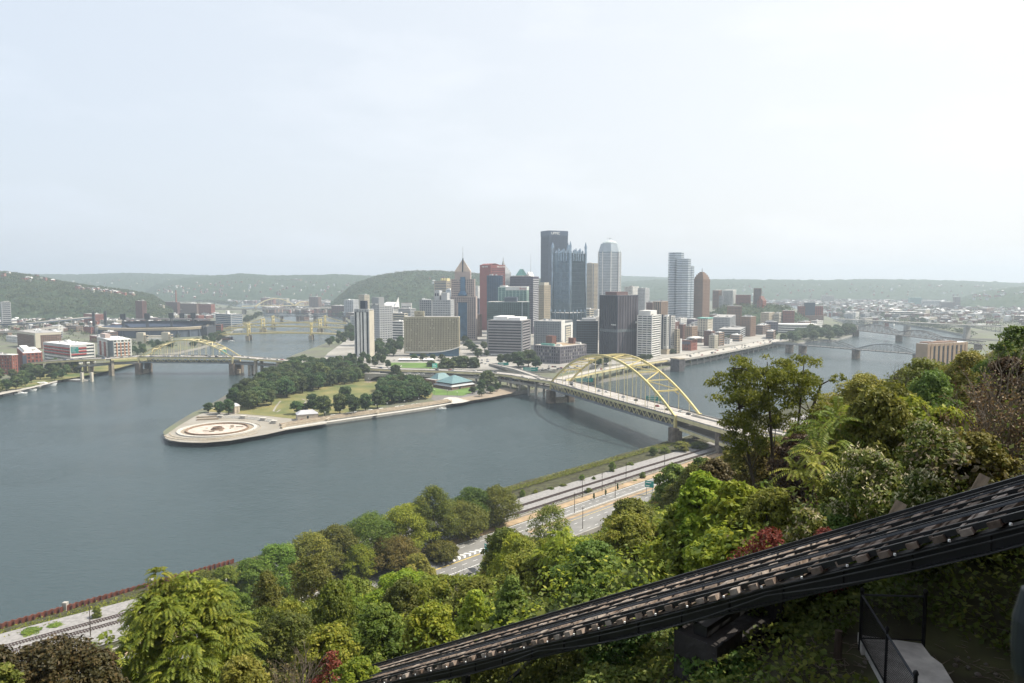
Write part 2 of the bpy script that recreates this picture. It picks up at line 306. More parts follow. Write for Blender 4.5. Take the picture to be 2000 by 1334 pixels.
hill('far_l', [(-250, 536), (-60, 536), (60, 535), (150, 536), (250, 533), (330, 535), (420, 538), (520, 541), (640, 541)], 5300, 6900, step=3.5, rows=40, canopy=11)
hill('mid_c', [(270, 566), (300, 556), (340, 547), (380, 541), (440, 537), (475, 534), (540, 538), (600, 537), (660, 536), (720, 538), (780, 541), (860, 545)], 4500, 5600, step=3, rows=44, canopy=10)
hill('near_l', [(-330, 527), (-150, 528), (0, 531), (40, 534), (80, 541), (120, 549), (160, 556), (200, 561), (240, 566), (280, 572), (310, 580), (340, 590)], 2250, 2950, step=2.2, rows=70, canopy=9)
hill('near_c', [(646, 580), (664, 569), (684, 559), (710, 548), (740, 539), (780, 532), (820, 529), (860, 530), (900, 533), (940, 536), (1000, 540), (1060, 545), (1160, 552)], 2950, 3650, step=2.2, rows=70, canopy=9)
hill('back_r', [(1100, 540), (1200, 538), (1260, 540), (1340, 543), (1420, 547), (1500, 552)], 6500, 8200, step=4, rows=30, canopy=12)
hill('far_r', [(1180, 552), (1280, 546), (1400, 545), (1500, 546), (1600, 547), (1700, 545), (1800, 546), (1900, 549), (2000, 553), (2200, 556)], 4700, 6200, step=3, rows=46, canopy=11)
hill('near_r', [(1820, 600), (1860, 588), (1900, 573), (1950, 564), (2000, 559), (2100, 552), (2250, 548)], 3300, 4300, step=2.6, rows=50, canopy=10)
hill('bluff', [(1370, 606), (1400, 598), (1440, 594), (1500, 594), (1545, 598), (1580, 610)], 1880, 2080, zf=9, step=2, rows=34, canopy=7, back=1.12)
# ------------------------------------------------------------------ near hillside
soil = mat('hillside_soil', (.045, .036, .025), 1, .35, .5, col2=(.062, .066, .028))
ss = [-46, -30, -18, -10, -6, -4] + list(range(-2, 28, 1)) + list(range(28, 210, 4)) + [214, 222, 232, 244, 256, 268, 280, 292, 299, 301.5, 303]
tt = list(range(-300, -16, 8)) + [-16 + 1.5 * i for i in range(40)] + list(range(48, 1040, 8)); V = []
for s in ss:
    for t in tt:
        z = hill_z(s, t); z = 4.5 if s == 301.5 else -1.0 if s == 303 else 6.6 if s == 299 else z
        V.append(tuple(stp(s + (4 * noise.noise(Vector((t * .04, 0, 3))) if s > 290 else 0), t, z)))
nt_ = len(tt); m = MB(); m.v = V; m.f = [(i * nt_ + j, i * nt_ + j + 1, (i + 1) * nt_ + j + 1, (i + 1) * nt_ + j) for i in range(len(ss) - 1) for j in range(nt_ - 1)]; m.m = [0] * len(m.f)
struct(m.build('hillside_ground', soil))
# ------------------------------------------------------------------ haze
hm = bpy.data.materials.new('haze'); hm.use_nodes = True; n = hm.node_tree; n.nodes.clear(); o = n.nodes.new('ShaderNodeOutputMaterial'); pv = n.nodes.new('ShaderNodeVolumePrincipled')
pv.inputs['Color'].default_value = (.77, .885, 1, 1); pv.inputs['Density'].default_value = 1.3e-4; pv.inputs['Anisotropy'].default_value = .25; n.links.new(pv.outputs[0], o.inputs['Volume'])
m = MB(); m.box(-9000, 9000, -600, 10600, -2.2, 330); tag(m.build('haze', hm), 'thin pale haze hanging over the river valley and the far hills', 'haze', kind='stuff')
# ------------------------------------------------------------------ bridges
def frame_of(A, B):
    d = (B - A); d.z = 0; Ln = d.length; return Ln, math.atan2(d.y, d.x)
def arch_bridge(name, label, A, B, W, zA, zB, rise, dep, npan, nv, cat='bridge', pier_m=stone, ribw=1.1, ribd=1.85, mats_=None):
    rib_m, truss_m, chord_m = mats_ or (gold, gold_pale, grey_steel)
    Ln, rz = frame_of(A, B); t = thing(name, label, cat, (A.x, A.y, 0), rz)
    zd = lambda x: zA + (zB - zA) * x / Ln
    m = MB(); m.poly([(0, -1, zA), (Ln, -1, zB), (Ln, W + 1, zB), (0, W + 1, zA)]); m.mi = 1
    m.bar((0, W / 2, zA - .75), (Ln, W / 2, zB - .75), W + 1.6, 1.4); m.build('upper_deck', [deck_m, truss_m], t)
    m = MB()
    for off in (W * .25, W * .5 - .15, W * .5 + .15, W * .75):
        n_ = int(Ln / 12) if abs(off - W / 2) > 1 else 1
        for i in range(n_):
            x0 = i * Ln / n_; x1 = x0 + (5 if n_ > 1 else Ln); m.poly([(x0, off - .12, zd(x0) + .02), (x1, off - .12, zd(x1) + .02), (x1, off + .12, zd(x1) + .02), (x0, off + .12, zd(x0) + .02)])
    m.build('lane_marking', white_p, t)
    m = MB(); m.bar((0, W / 2, zA - dep - .3), (Ln, W / 2, zB - dep - .3), W - 1.5, .9); m.build('lower_deck', asphalt, t)
    for y in (0, W):
        s = -1 if y == 0 else 1; yy = y + s * .3
        m = MB(); m.bar((0, yy, zA - 1.2), (Ln, yy, zB - 1.2), .8, 1.9); m.mi = 1; m.bar((0, yy, zA - dep - .2), (Ln, yy, zB - dep - .2), .9, 2.0); m.mi = 0
        for i in range(nv):
            x0, x1, x2 = Ln * i / nv, Ln * (i + .5) / nv, Ln * (i + 1) / nv
            m.bar((x0, yy, zd(x0) - 2), (x1, yy, zd(x1) - dep + .5), .5, .5); m.bar((x1, yy, zd(x1) - dep + .5), (x2, yy, zd(x2) - 2), .5, .5)
            if i % 2 == 0: m.bar((x0, yy, zd(x0) - 2), (x0, yy, zd(x0) - dep + .5), .35, .35)
        m.build('side_truss', [truss_m, chord_m], t)
        m = MB(); ns = 40
        rp_ = lambda u: Vector((Ln * u, y, zd(Ln * u) - .6 + rise * 4 * u * (1 - u)))
        for i in range(ns): m.bar(rp_(i / ns) - (rp_((i + 1) / ns) - rp_(i / ns)) * .02, rp_((i + 1) / ns) + (rp_((i + 1) / ns) - rp_(i / ns)) * .02, ribw, ribd)
        for u in (0, 1): m.bar((Ln * u, y, zd(Ln * u) + 1), (Ln * u, y, zd(Ln * u) - dep - 1), 2.0, 2.0, up=(1, 0, 0))
        m.build('arch_rib', rib_m, t)
        for i in range(1, npan):
            u = i / npan; p = rp_(u)
            if p.z - zd(Ln * u) > 4: m = MB(); m.bar((p.x, y, p.z - 1), (p.x, y, zd(p.x) - .5), .34, .34, up=(1, 0, 0)); m.build('hanger', gold_pale, t)
        m = MB(); m.bar((-1, y + s * .9, zA + .7), (Ln + 1, y + s * .9, zB + .7), .25, .3); m.bar((-1, y + s * .9, zA + .3), (Ln + 1, y + s * .9, zB + .3), .18, .5)
        for i in range(int(Ln / 3.2)): x = i * 3.2; m.bar((x, y + s * .9, zd(x)), (x, y + s * .9, zd(x) + 1.35), .3, .3, up=(1, 0, 0))
        m.build('railing', grey_steel, t)
    rz_ = lambda u: zd(Ln * u) - .6 + rise * 4 * u * (1 - u)
    for i in range(2, npan - 1):
        u = i / npan; m = MB(); x = Ln * u; z = rz_(u) + (0 if i not in (2, npan - 2) else -.4)
        m.bar((x, .5, z), (x, W - .5, z), .9, 1.2 if i in (2, npan - 2) else .8)
        if i in (2, npan - 2):
            m.bar((x, .6, z - 3.2), (x, 4.4, z - .4), .7, .8); m.bar((x, W - .6, z - 3.2), (x, W - 4.4, z - .4), .7, .8)
        m.build('portal_frame' if i in (2, npan - 2) else 'cross_strut', rib_m, t)
        if i < npan - 2:
            v = (i + 1) / npan; m = MB(); a, c = (.5, W - .5) if i % 2 else (W - .5, .5)
            m.bar((x, a, rz_(u)), (Ln * v, c, rz_(v)), .7, .7); m.build('diagonal_brace', rib_m, t)
    for u in (0, 1):
        x = Ln * u; zt = zd(x) - dep - 1.2; m = MB()
        for y in (0, W): m.prism([(x - 4.2, y - 3), (x - 3, y - 4.2), (x + 3, y - 4.2), (x + 4.2, y - 3), (x + 4.2, y + 3), (x + 3, y + 4.2), (x - 3, y + 4.2), (x - 4.2, y + 3)], -2, zt)
        m.mi = 1; m.box(x - 2.6, x + 2.6, 3.6, W - 3.6, -2, min(zt - 3, 5.5)); m.build('pier', [pier_m, stone_lt], t)
    for i in range(1, 6):
        x = Ln * i / 6; m = MB(); m.bar((x, -.9, zd(x)), (x, -.9, zd(x) + 9), .22, .22, up=(1, 0, 0)); m.bar((x, -.9, zd(x) + 9), (x, 1.6, zd(x) + 9.3), .18, .18); m.build('lamp_post', grey_steel, t)
    return t, Ln, zd
FP_A, FP_B = gp(1076, 787), gp(1318, 882)
fp, FP_L, FP_Z = arch_bridge('arch_bridge', 'large yellow double deck arch bridge crossing to the wooded near bank', FP_A, FP_B, 22, 22.3, 26.8, 37.5, 7.4, 16, 29)
FD_A, FD_B = gp(272, 731), gp(455, 732)
fd, FD_L, FD_Z = arch_bridge('arch_bridge', 'yellow double deck arch bridge low over the river behind the point', FD_A, FD_B, 24, 24.2, 23.8, 24.0, 7.2, 14, 17, ribd=1.5, ribw=.9, mats_=(gold_pale, gold_pale, grey_steel))
def viaduct(name, label, path, W, thick=1.8, piers=(), top=deck_m, side=gold_pale, pm=concrete, zg=-1.5, pw=2.2, cat='elevated road', rails=True, two=True):
    t = thing(name, label, cat, (path[0].x, path[0].y, 0)); off = Vector((path[0].x, path[0].y, 0)); Q = [Vector(p) - off for p in path]
    m = strip(Q, W)
    m.build('deck', top, t); m = MB()
    for a, c in zip(Q, Q[1:]):
        d = (c - a); d.z = 0; d.normalize(); nn = Vector((-d.y, d.x, 0)) * (W / 2)
        for sg in (1, -1): m.bar(a + nn * sg - Vector((0, 0, thick / 2 + .04)), c + nn * sg - Vector((0, 0, thick / 2 + .04)), .6, thick)
        m.bar(a - Vector((0, 0, thick * .5 + .05)), c - Vector((0, 0, thick * .5 + .05)), W - .7, thick * .6)
    m.build('girder', side, t)
    if rails:
        m = MB()
        for a, c in zip(Q, Q[1:]):
            d = (c - a); d.z = 0; d.normalize(); nn = Vector((-d.y, d.x, 0)) * (W / 2)
            for sg in (1, -1): m.bar(a + nn * sg + Vector((0, 0, .45)), c + nn * sg + Vector((0, 0, .45)), .28, .9)
        m.build('parapet', concrete, t)
    for p in piers:
        if isinstance(p, (int, float)):
            i = int(p); f = p - i; q = Q[i] + (Q[min(i + 1, len(Q) - 1)] - Q[i]) * f; d = (Q[min(i + 1, len(Q) - 1)] - Q[max(i - (0 if i + 1 < len(Q) else 1), 0)]); d.z = 0; d.normalize(); nn = Vector((-d.y, d.x, 0))
            m = MB(); m.bar(q + nn * (W * .46) + Vector((0, 0, -thick - .7)), q - nn * (W * .46) + Vector((0, 0, -thick - .7)), pw, 1.6)
            for k_ in ((.34, -.34) if two else (0,)):
                c = q + nn * (W * k_); m.bar((c.x, c.y, zg), (c.x, c.y, q.z - thick - 1), pw, pw, up=(d.x, d.y, 0))
            m.build('pier', pm, t)
    return t
fpd = (FP_B - FP_A).normalized(); fpn = Vector((-fpd.y, fpd.x, 0)); FP_C = FP_B + fpn * 11
W3 = lambda px, py, z: gp(px, py, z)
a0 = FP_C.copy(); a0.z = 26.8
viaduct('elevated_road', 'double deck bridge approach running from the arch into the near hillside trees', [a0 + fpn * -3.2, a0 + fpd * 45 - fpn * 3.6 + Vector((0, 0, .6)), a0 + fpd * 95 - fpn * 2 + Vector((0, 0, 1.2)), a0 + fpd * 150 + fpn * 4 + Vector((0, 0, 1.8))], 14.5, 2.6, (1.1,), side=gold_pale, pm=stone, pw=4.2, zg=4)
viaduct('elevated_road', 'ramp forking off the bridge approach towards the big near tree', [a0 + fpn * 5.6 + fpd * 2, a0 + fpn * 8.5 + fpd * 42 + Vector((0, 0, .5)), a0 + fpn * 18 + fpd * 85 + Vector((0, 0, 1)), a0 + fpn * 40 + fpd * 130 + Vector((0, 0, 1.5))], 8.5, 2.2, (1.5,), side=gold_pale, pm=stone, pw=3, zg=4)
viaduct('elevated_road', 'lower road deck sloping down beneath the near bridge approach', [a0 - fpn * 1 + Vector((0, 0, -7.8)), a0 + fpd * 50 - fpn * 1 + Vector((0, 0, -8.6)), a0 + fpd * 120 + Vector((0, 0, -10))], 18, 2.0, (), side=gold_pale, top=asphalt)
f0 = FP_A + fpn * 11; f0.z = 22.3
far_path = [f0 - fpd * 1, W3(1045, 739, 21), W3(1010, 732.5, 19.5), W3(960, 727.5, 17.5), W3(900, 724.5, 16), W3(830, 722, 14), W3(760, 720.5, 13), W3(700, 717, 14)]
viaduct('elevated_road', 'pale elevated road curving from the big arch bridge across the point', far_path, 17, 2.0, (.8, 1.6, 2.5, 3.4, 4.3, 5.2, 6.1), side=gold_pale, pm=concrete, pw=1.8)
viaduct('elevated_road', 'lower deck road on columns behind the museum with traffic', [f0 - fpd * 1 - Vector((0, 0, 7.7)), W3(1035, 748, 13.5), W3(985, 741, 12), W3(930, 735, 11), W3(860, 732, 10), W3(790, 730, 9.5), W3(720, 727, 9.5)], 15, 1.6, (.9, 1.6, 2.4), side=concrete, top=asphalt, pw=1.8)
viaduct('elevated_road', 'narrow flyover ramp dropping from the street to the big bridge', [W3(960, 711, 11), W3(985, 716, 13), W3(1010, 722, 16), W3(1040, 732, 19.5), W3(1062, 741, 22)], 8, 1.6, (1, 2, 3), side=concrete, pw=1.4, two=False)
viaduct('elevated_road', 'yellow girdered ramp leaving the big arch bridge along the river wharf', [W3(1092, 741, 22), W3(1115, 735, 20.5), W3(1150, 727, 17.5), W3(1200, 717.5, 15), W3(1250, 709, 13), W3(1300, 702, 12)], 13, 2.2, (1, 1.6, 2.2, 2.7, 3.2, 3.7, 4.2, 4.7), side=gold_pale, top=pale_conc, pw=1.6)
viaduct('elevated_road', 'long pale riverside parkway on columns following the far bank', [W3(1300, 703, 12), W3(1350, 695.5, 12), W3(1400, 686.5, 12), W3(1450, 677.5, 12), W3(1490, 669, 12), W3(1525, 663, 12)], 30, 1.8, [i * .25 for i in range(1, 20)], side=pale_conc, top=pale_conc, pw=1.6)
# left approaches of the smaller arch bridge
d0 = FD_A.copy(); d0.z = 24.2; dn = Vector((-(FD_B - FD_A).y, (FD_B - FD_A).x, 0)).normalized(); dd = (FD_B - FD_A).normalized()
viaduct('elevated_road', 'upper deck bridge approach on yellow capped piers at the north bank', [W3(60, 708, 17) , W3(120, 703.5, 20), W3(170, 701, 22), W3(215, 699.8, 23.5), d0 + dn * 12], 19, 2.2, (1.2, 2.05, 3.05), side=gold_pale, pm=stone_lt, pw=3.2)
viaduct('elevated_road', 'grey lower ramp curving down from the small arch bridge to the north shore', [W3(140, 716, 11), W3(175, 713, 14.5), W3(215, 709.5, 16), d0 + dn * 7 - Vector((0, 0, 7.6))], 14, 1.7, (.3, 1.0, 2.0), side=grey_steel, top=asphalt, pm=stone_lt, pw=2.4)
e0 = FD_B.copy(); e0.z = 23.8
viaduct('elevated_road', 'upper deck approach from the small arch bridge into the park trees', [e0 + dn * 12, W3(510, 700.5, 22.5), W3(560, 704, 20), W3(620, 710, 16), W3(700, 717, 13)], 19, 2.0, (.9, 1.7, 2.5), side=gold_pale, pm=stone_lt, pw=3)
viaduct('elevated_road', 'grey lower ramp from the small arch bridge dropping into the grove', [e0 + dn * 7 - Vector((0, 0, 7.5)), W3(500, 710, 15.2), W3(545, 714, 13), W3(590, 722, 9)], 14, 1.6, (.75,), side=grey_steel, top=asphalt, pm=stone_lt, pw=2.6)
# ------------------------------------------------------------------ the three suspension bridges
def suspension(label, T1, T2, zd, zt, W, l1, l2):
    Ln, rz = frame_of(T1, T2); t = thing('suspension_bridge', label, 'bridge', (T1.x, T1.y, 0), rz, 'gold suspension bridges in a row up the river')
    z = lambda x: zd + 1.8 - 3.2 * ((x - Ln / 2) / (Ln / 2 + max(l1, l2))) ** 2 * 1.6
    xs = [-l1 + (Ln + l1 + l2) * i / 24 for i in range(25)]; m = MB()
    for a, c in zip(xs, xs[1:]): m.bar((a, W / 2, z(a) - .4), (c, W / 2, z(c) - .4), W, .8)
    m.build('deck', deck_m, t)
    for y in (0, W):
        m = MB()
        for a, c in zip(xs, xs[1:]): m.bar((a, y, z(a) - .5), (c, y, z(c) - .5), .9, 2.9)
        m.build('side_girder', gold, t); m = MB()
        ch = lambda x: (zt - 1 - (zt - 1 - z(Ln / 2) - 1.2) * (1 - (2 * x / Ln - 1) ** 2)) if 0 <= x <= Ln else (zt - 1 + (z(x) + 1 - zt + 1) * ((-x / l1) if x < 0 else (x - Ln) / l2) ** .8)
        cx = [-l1 + l1 * i / 8 for i in range(8)] + [Ln * i / 20 for i in range(20)] + [Ln + l2 * i / 8 for i in range(9)]
        for a, c in zip(cx, cx[1:]): m.bar((a, y, ch(a)), (c, y, ch(c)), .5, .8)
        for a in cx[1:-1]:
            if ch(a) > z(a) + 1.2: m.bar((a, y, ch(a)), (a, y, z(a)), .25, .25, up=(1, 0, 0))
        m.build('suspension_chain', gold, t)
    for x in (0, Ln):
        m = MB()
        for y in (-.3, W + .3): m.box(x - 1.5, x + 1.5, y - 1.5, y + 1.5, zd - 5, zt - 1.4); m.cyl(x, y, zt - 1.4, zt + .8, 1.3, .6, 8)
        for zz in (zd + 9, zt - 4): m.box(x - .9, x + .9, 1, W - 1, zz, zz + 1.6)
        m.build('tower', gold, t)
        m = MB(); m.prism([(x - 4, -4), (x + 4, -4), (x + 5, W / 2), (x + 4, W + 4), (x - 4, W + 4), (x - 5, W / 2)], -2, zd - 4.2); m.build('pier', stone_lt, t)
    return t
suspension('nearest gold suspension bridge upriver of the small yellow arch', gp(484, 665), gp(607, 664), 14.5, 37, 18, 62, 75)
suspension('middle gold suspension bridge of the three in a row', gp(511, 648.5), gp(623, 649), 12.5, 34, 18, 100, 70)
suspension('farthest gold suspension bridge of the three in a row', gp(532, 641), gp(634, 640.5), 13, 34, 18, 100, 60)
# ------------------------------------------------------------------ other river bridges
def truss_bridge(label, A, B, zb, dep, W, nv, m_, piers, shape=None, deckm=asphalt, pm=stone, name='truss_bridge', group=None, w=.8):
    Ln, rz = frame_of(A, B); t = thing(name, label, 'bridge', (A.x, A.y, 0), rz, group)
    top = shape or (lambda u: dep)
    m = MB(); m.box(0, Ln, 0, W, zb - 1.2, zb); m.build('deck', deckm, t)
    for y in (-.3, W + .3):
        m = MB(); m.bar((0, y, zb - .4), (Ln, y, zb - .4), w, 1.4)
        for i in range(nv):
            u0, u1, u2 = i / nv, (i + .5) / nv, (i + 1) / nv; T = lambda u: (Ln * u, y, zb + top(u)); Bt = lambda u: (Ln * u, y, zb)
            m.bar(T(u0), T(u2), w, w * 1.3); m.bar(T(u0), Bt(u0), w * .6, w * .6, up=(1, 0, 0))
            if abs(top(u1)) > 2: m.bar(Bt(u0), T(u2) if i % 2 == 0 else Bt(u2), w * .55, w * .55) if i % 2 == 0 else m.bar(T(u0), Bt(u2), w * .55, w * .55)
        m.build('truss', m_, t)
    for u in piers: x = Ln * u; m = MB(); m.box(x - 2.6, x + 2.6, -2, W + 2, -2, zb - 1.2 + min(0, min(top(u), 0))); m.build('pier', pm, t)
    return t
truss_bridge('dark blue railroad truss bridge behind the gold suspension bridges', gp(512, 627), gp(700, 629), 17, 9, 10, 40, dark_steel, (.37, .2, .55, .85))
truss_bridge('dark railroad trestle continuing behind the striped white tower', gp(560, 606.5), gp(640, 606.5), 12, 5, 8, 16, dark_steel, (.2, .5, .8))
viaduct('elevated_road', 'long flat concrete highway bridge crossing the far river', [dp(300, 603.5, 2800), dp(400, 603.5, 2780), dp(541, 602.5, 2720), dp(600, 601.5, 2750), dp(650, 600, 2800), dp(700, 600, 2900)], 26, 3.2, (1, 1.55, 2, 3), side=pale_conc, top=pale_conc, pw=6)
A, B = dp(500, 600, 3250), dp(577, 600, 3330); A.z = B.z = 0
t = thing('arch_bridge', 'distant yellow bridge with two arches over the upper river', 'bridge', (A.x, A.y, 0), frame_of(A, B)[1]); Ln = frame_of(A, B)[0]
m = MB(); m.box(-60, Ln * 1.55, 0, 16, 17, 19.5); m.build('deck', gold_pale, t)
for x0, x1, rs in ((0, Ln, 34), (Ln, Ln * 1.5, 20)):
    for y in (0, 16):
        m = MB(); q = [(x0 + (x1 - x0) * i / 20, y, 17 + rs * 4 * (i / 20) * (1 - i / 20)) for i in range(21)]
        for a, c in zip(q, q[1:]): m.bar(a, c, 2, 3.4)
        for a in q[2:-2:2]: m.bar(a, (a[0], y, 19), .6, .6, up=(1, 0, 0))
        m.build('arch_rib', gold_pale, t)
for x in (0, Ln): m = MB(); m.box(x - 4, x + 4, -2, 18, -2, 17); m.build('pier', stone_lt, t)
# Monongahela side
len_ = lambda u: 11.5 * math.sin(math.pi * ((u - .22) / .37 % 1)) if u > .22 and u < .96 else 1.0
SA, SB = gp(1507, 686), gp(1800, 712)
truss_bridge('grey truss bridge with two shallow lens shaped spans in front of the arched truss', SA, SB, 15.5, 8, 14, 44, grey_steel, (.12, .22, .59, .96), shape=len_, w=.7)
PA, PB = gp(1668, 656), gp(1915, 688)
archt = lambda u: 5.5 + (11 * (math.sin(math.pi * min(1, u / .40)) if u < .40 else math.sin(math.pi * min(1, (u - .40) / .32)) * .75 if u < .72 else 0))
truss_bridge('brown rail truss bridge with tall curved upper chords over the right hand river', PA, PB, 14, 8, 9, 44, mat('brown_steel', (.15, .13, .12), .7, .2, .3), (0, .4, .72, .97), shape=archt, w=.9)
LA, LB = dp(1628, 628, 1850), dp(2010, 640, 1480)
def libz(u): return -(3.5 + 9 * abs(math.sin(math.pi * (u * 2.6 + .15))) ** 2)
LA.z = LB.z = 0
truss_bridge('long high road bridge on a deck truss behind the rail truss', LA, LB, 33, 8, 18, 50, mat('pale_grey_steel', (.24, .25, .26), .7, .15, .3), (.12, .42, .72), shape=lambda u: libz(u), deckm=pale_conc, pm=concrete)
viaduct('elevated_road', 'faint yellow bridge farthest up the right hand river', [dp(1600, 617, 2950), dp(1680, 616.5, 2800), dp(1760, 617.5, 2700)], 16, 3, (.6, 1.4), side=gold_pale, pw=4)
viaduct('elevated_road', 'pale distant bridge over the upper river beside the bluff', [dp(1505, 588, 4150), dp(1545, 587.5, 4050), dp(1580, 587.5, 3950)], 16, 3, (1,), side=pale_conc, pw=4)
# old masonry pier
q = gp(1323, 725); t = thing('masonry_pier', 'massive dark stone pier standing at the river edge by the parkway', 'pier', (q.x, q.y, 0), R_(38))
m = MB(); m.prism([(-6, -8), (6, -8), (6, 8), (-6, 8)], -2, 17.5); m.build('shaft', mat('dark_ashlar', (.10, .095, .10), .95, .35, .3), t); m = MB(); m.box(-6.6, 6.6, -8.6, 8.6, 17.5, 19); m.build('coping', stone_lt, t)
# ------------------------------------------------------------------ buildings
W_ = lambda key, rgb, **k: mat(key, rgb, **{**dict(rough=.85, var=.10, scale=.08), **k})
w_cream = W_('cream_stone', (.50, .46, .38)); w_white = W_('white_stone', (.66, .65, .62)); w_grey = W_('grey_panel', (.30, .31, .32)); w_lgrey = W_('light_grey_panel', (.42, .43, .44))
w_beige = W_('beige_stone', (.42, .36, .27)); w_pink = W_('pink_granite', (.42, .34, .31)); w_red = W_('red_granite', (.24, .075, .065)); w_purple = W_('purple_grey_stone', (.13, .115, .155))
w_tan = W_('tan_brick', (.30, .21, .15)); w_dkb = W_('dark_bronze', (.032, .042, .065)); w_slate = W_('slate_panel', (.075, .095, .125)); w_khaki = W_('khaki_concrete', (.40, .36, .26)); w_brown = W_('brown_stone', (.21, .135, .095))
w_silver = W_('silver_panel', (.50, .54, .58), rough=.4, metal=.35); w_steel = W_('blue_steel', (.050, .075, .125), rough=.5); w_mull = W_('mirror_mullion', (.20, .25, .29), rough=.3, metal=.6); w_orange = W_('orange_panel', (.48, .20, .10)); w_redband = W_('crimson_band', (.36, .05, .05))
curtain = W_('pale_curtain', (.30, .30, .27))
brng = random.Random(11)
def tower(label, pl, pc, pr, yt, D, a, style='grid', wall=w_cream, glass=g_dark, zg=4, fh=3.8, bay=3.4, band=.45, pier=.4, depth=24, name='office_tower', cat='building', group=None, panes=0, wb=False, roof=roof_g, plant=True, cap=1.2, pz=None):
    a = R_(a); c = dp(pc, yt, D); zt = c.z; Px, Py = c.x, c.y; u = (-math.cos(a), math.sin(a)); v = (math.sin(a), math.cos(a))
    def ln(px, d):
        k_ = (px - 1000) / FPX; den = d[0] - k_ * d[1]; return (k_ * Py - Px) / den if abs(den) > 1e-6 else depth
    Lw = ln(pl, u) if abs(pl - pc) > .6 else depth; Rw = ln(pr, v) if abs(pr - pc) > .6 else depth
    if Lw <= 0 or Lw > 200: Lw = depth
    if Rw <= 0 or Rw > 200: Rw = depth
    t = thing(name, label, cat, (Px, Py, 0), math.atan2(v[1], v[0]), group)
    core = MB(); core.box(.55, Rw - .55, .55, Lw - .55, zg - 4, zt - .5); core.build('glazing', glass, t)
    m = MB(); nf = max(1, int((zt - zg) / fh)); f = (zt - zg) / nf
    if style in ('grid', 'bands', 'curtain'):
        for i in range(nf + 1):
            z = zg + i * f; m.box(0, Rw, 0, Lw, z - band * f * .5, min(z + band * f * .5, zt - .02))
    if style != 'bands':
        e = .16 if style != 'vert' else .5
        for W0, ax in ((Rw, 0), (Lw, 1)):
            n_ = max(1, round(W0 / bay)); w = pier * W0 / n_ / 2
            for i in range(n_ + 1):
                q = min(max(i * W0 / n_, w), W0 - w)
                for lo, hi in ((-e, .7), ((Lw if ax == 0 else Rw) - .7, (Lw if ax == 0 else Rw) + e)):
                    if ax == 0: m.box(q - w, q + w, lo, hi, zg - 4, zt - .3)
                    else: m.box(lo, hi, q - w, q + w, zg - 4, zt - .3)
    else:
        for x, y in ((0, 0), (Rw, 0), (0, Lw), (Rw, Lw)): m.box(x - .6, x + .6, y - .6, y + .6, zg - 4, zt)
    m.box(-.25, Rw + .25, -.25, Lw + .25, zt - cap, zt + .05); m.box(-.1, Rw + .1, -.1, Lw + .1, zg - 4, zg + 1); m.build('wall', wall, t)
    m = MB(); m.box(.4, Rw - .4, .4, Lw - .4, zt + .05, zt + .25); m.build('roof', roof, t)
    if wb:
        for i in range(nf):
            z0 = zg + i * f + band * f * .5; z1 = zg + (i + 1) * f - band * f * .5
            if z1 > zt - 1.3 or i < 1: continue
            q = MB(); q.box(.42, Rw - .42, .42, Lw - .42, z0 - .05, z1 + .05); q.build('window_band', glass if brng.random() < .8 else g_grey, t)
    if panes:
        nl, nr = max(1, round(Lw / bay)), max(1, round(Rw / bay)); cells = [('L', i, j) for i in range(nl) for j in range(1, nf)] + ([('R', i, j) for i in range(nr) for j in range(1, nf)] if abs(pr - pc) > 2 else [])
        brng.shuffle(cells); sh = {}
        for s_, i, j in cells[:panes]:
            mi = brng.choice([glass, glass, g_grey, curtain]); W0, n_ = (Lw, nl) if s_ == 'L' else (Rw, nr); w = W0 / n_ * (1 - pier) / 2 + .05; hh = f * (1 - band) / 2 + .05; key = (s_, mi.name)
            if key not in sh:
                q = MB(); q.box(-.05, .05, -w, w, -hh, hh) if s_ == 'L' else q.box(-w, w, -.05, .05, -hh, hh); sh[key] = q.mesh('window', mi)
            o = bpy.data.objects.new('window', sh[key]); COL.objects.link(o); o.parent = t; q = (i + .5) * W0 / n_; z = zg + (j + .5) * f
            o.location = (.42, q, z) if s_ == 'L' else (q, .42, z)
    if plant and Rw > 8 and Lw > 8:
        m = MB()
        for _ in range(brng.randint(2, 5)):
            x, y = brng.uniform(.15, .7) * Rw, brng.uniform(.15, .7) * Lw; m.box(x, min(Rw - 1, x + brng.uniform(2, 7)), y, min(Lw - 1, y + brng.uniform(2, 7)), zt + .2, zt + brng.uniform(1.2, 3.6))
        m.build('roof_plant', brng.choice([roof_w, roof_g, w_lgrey]), t)
    return t, Rw, Lw, zt
def part(t, name, m_, fn): m = MB(); fn(m); return m.build(name, m_, t)
# --- gateway side
t, R, L_, z = tower('slim white apartment tower with dark vertical window stripes near the park', 692, 720, 729.5, 604, 1140, 24, 'vert', w_lgrey, g_dark, bay=9, pier=.1, plant=False, name='apartment_tower')
for f0_, f1_ in ((.02, .16), (.28, .46), (.54, .64), (.72, .95)): pass
part(t, 'white_strip', w_white, lambda m: [m.box(-.9, -.05, L_ * a_, L_ * b_, 2, z - 5) for a_, b_ in ((.16, .33), (.45, .56), (.64, .82))])
part(t, 'end_wall', w_cream, lambda m: m.box(.2, R + .3, -.7, -.1, 2, z - 2)); part(t, 'penthouse', w_dkb, lambda m: m.box(R * .25, R * .7, L_ * .3, L_ * .66, z + .2, z + 13))
part(t, 'crown_band', w_lgrey, lambda m: [m.box(-.9, -.1, L_ * k_ / 9, L_ * (k_ + .6) / 9, z - 4.5, z - .5) for k_ in range(9)])
t, R, L_, z = tower('grey slab office with two white rooftop dishes beside the striped white tower', 724, 741, 766, 598, 1330, 48, 'grid', w_lgrey, g_grey, fh=4, bay=5, band=.55, pier=.3)
part(t, 'upper_block', w_grey, lambda m: m.box(R * .02, R * .45, L_ * .1, L_ * .9, z, z + 16))
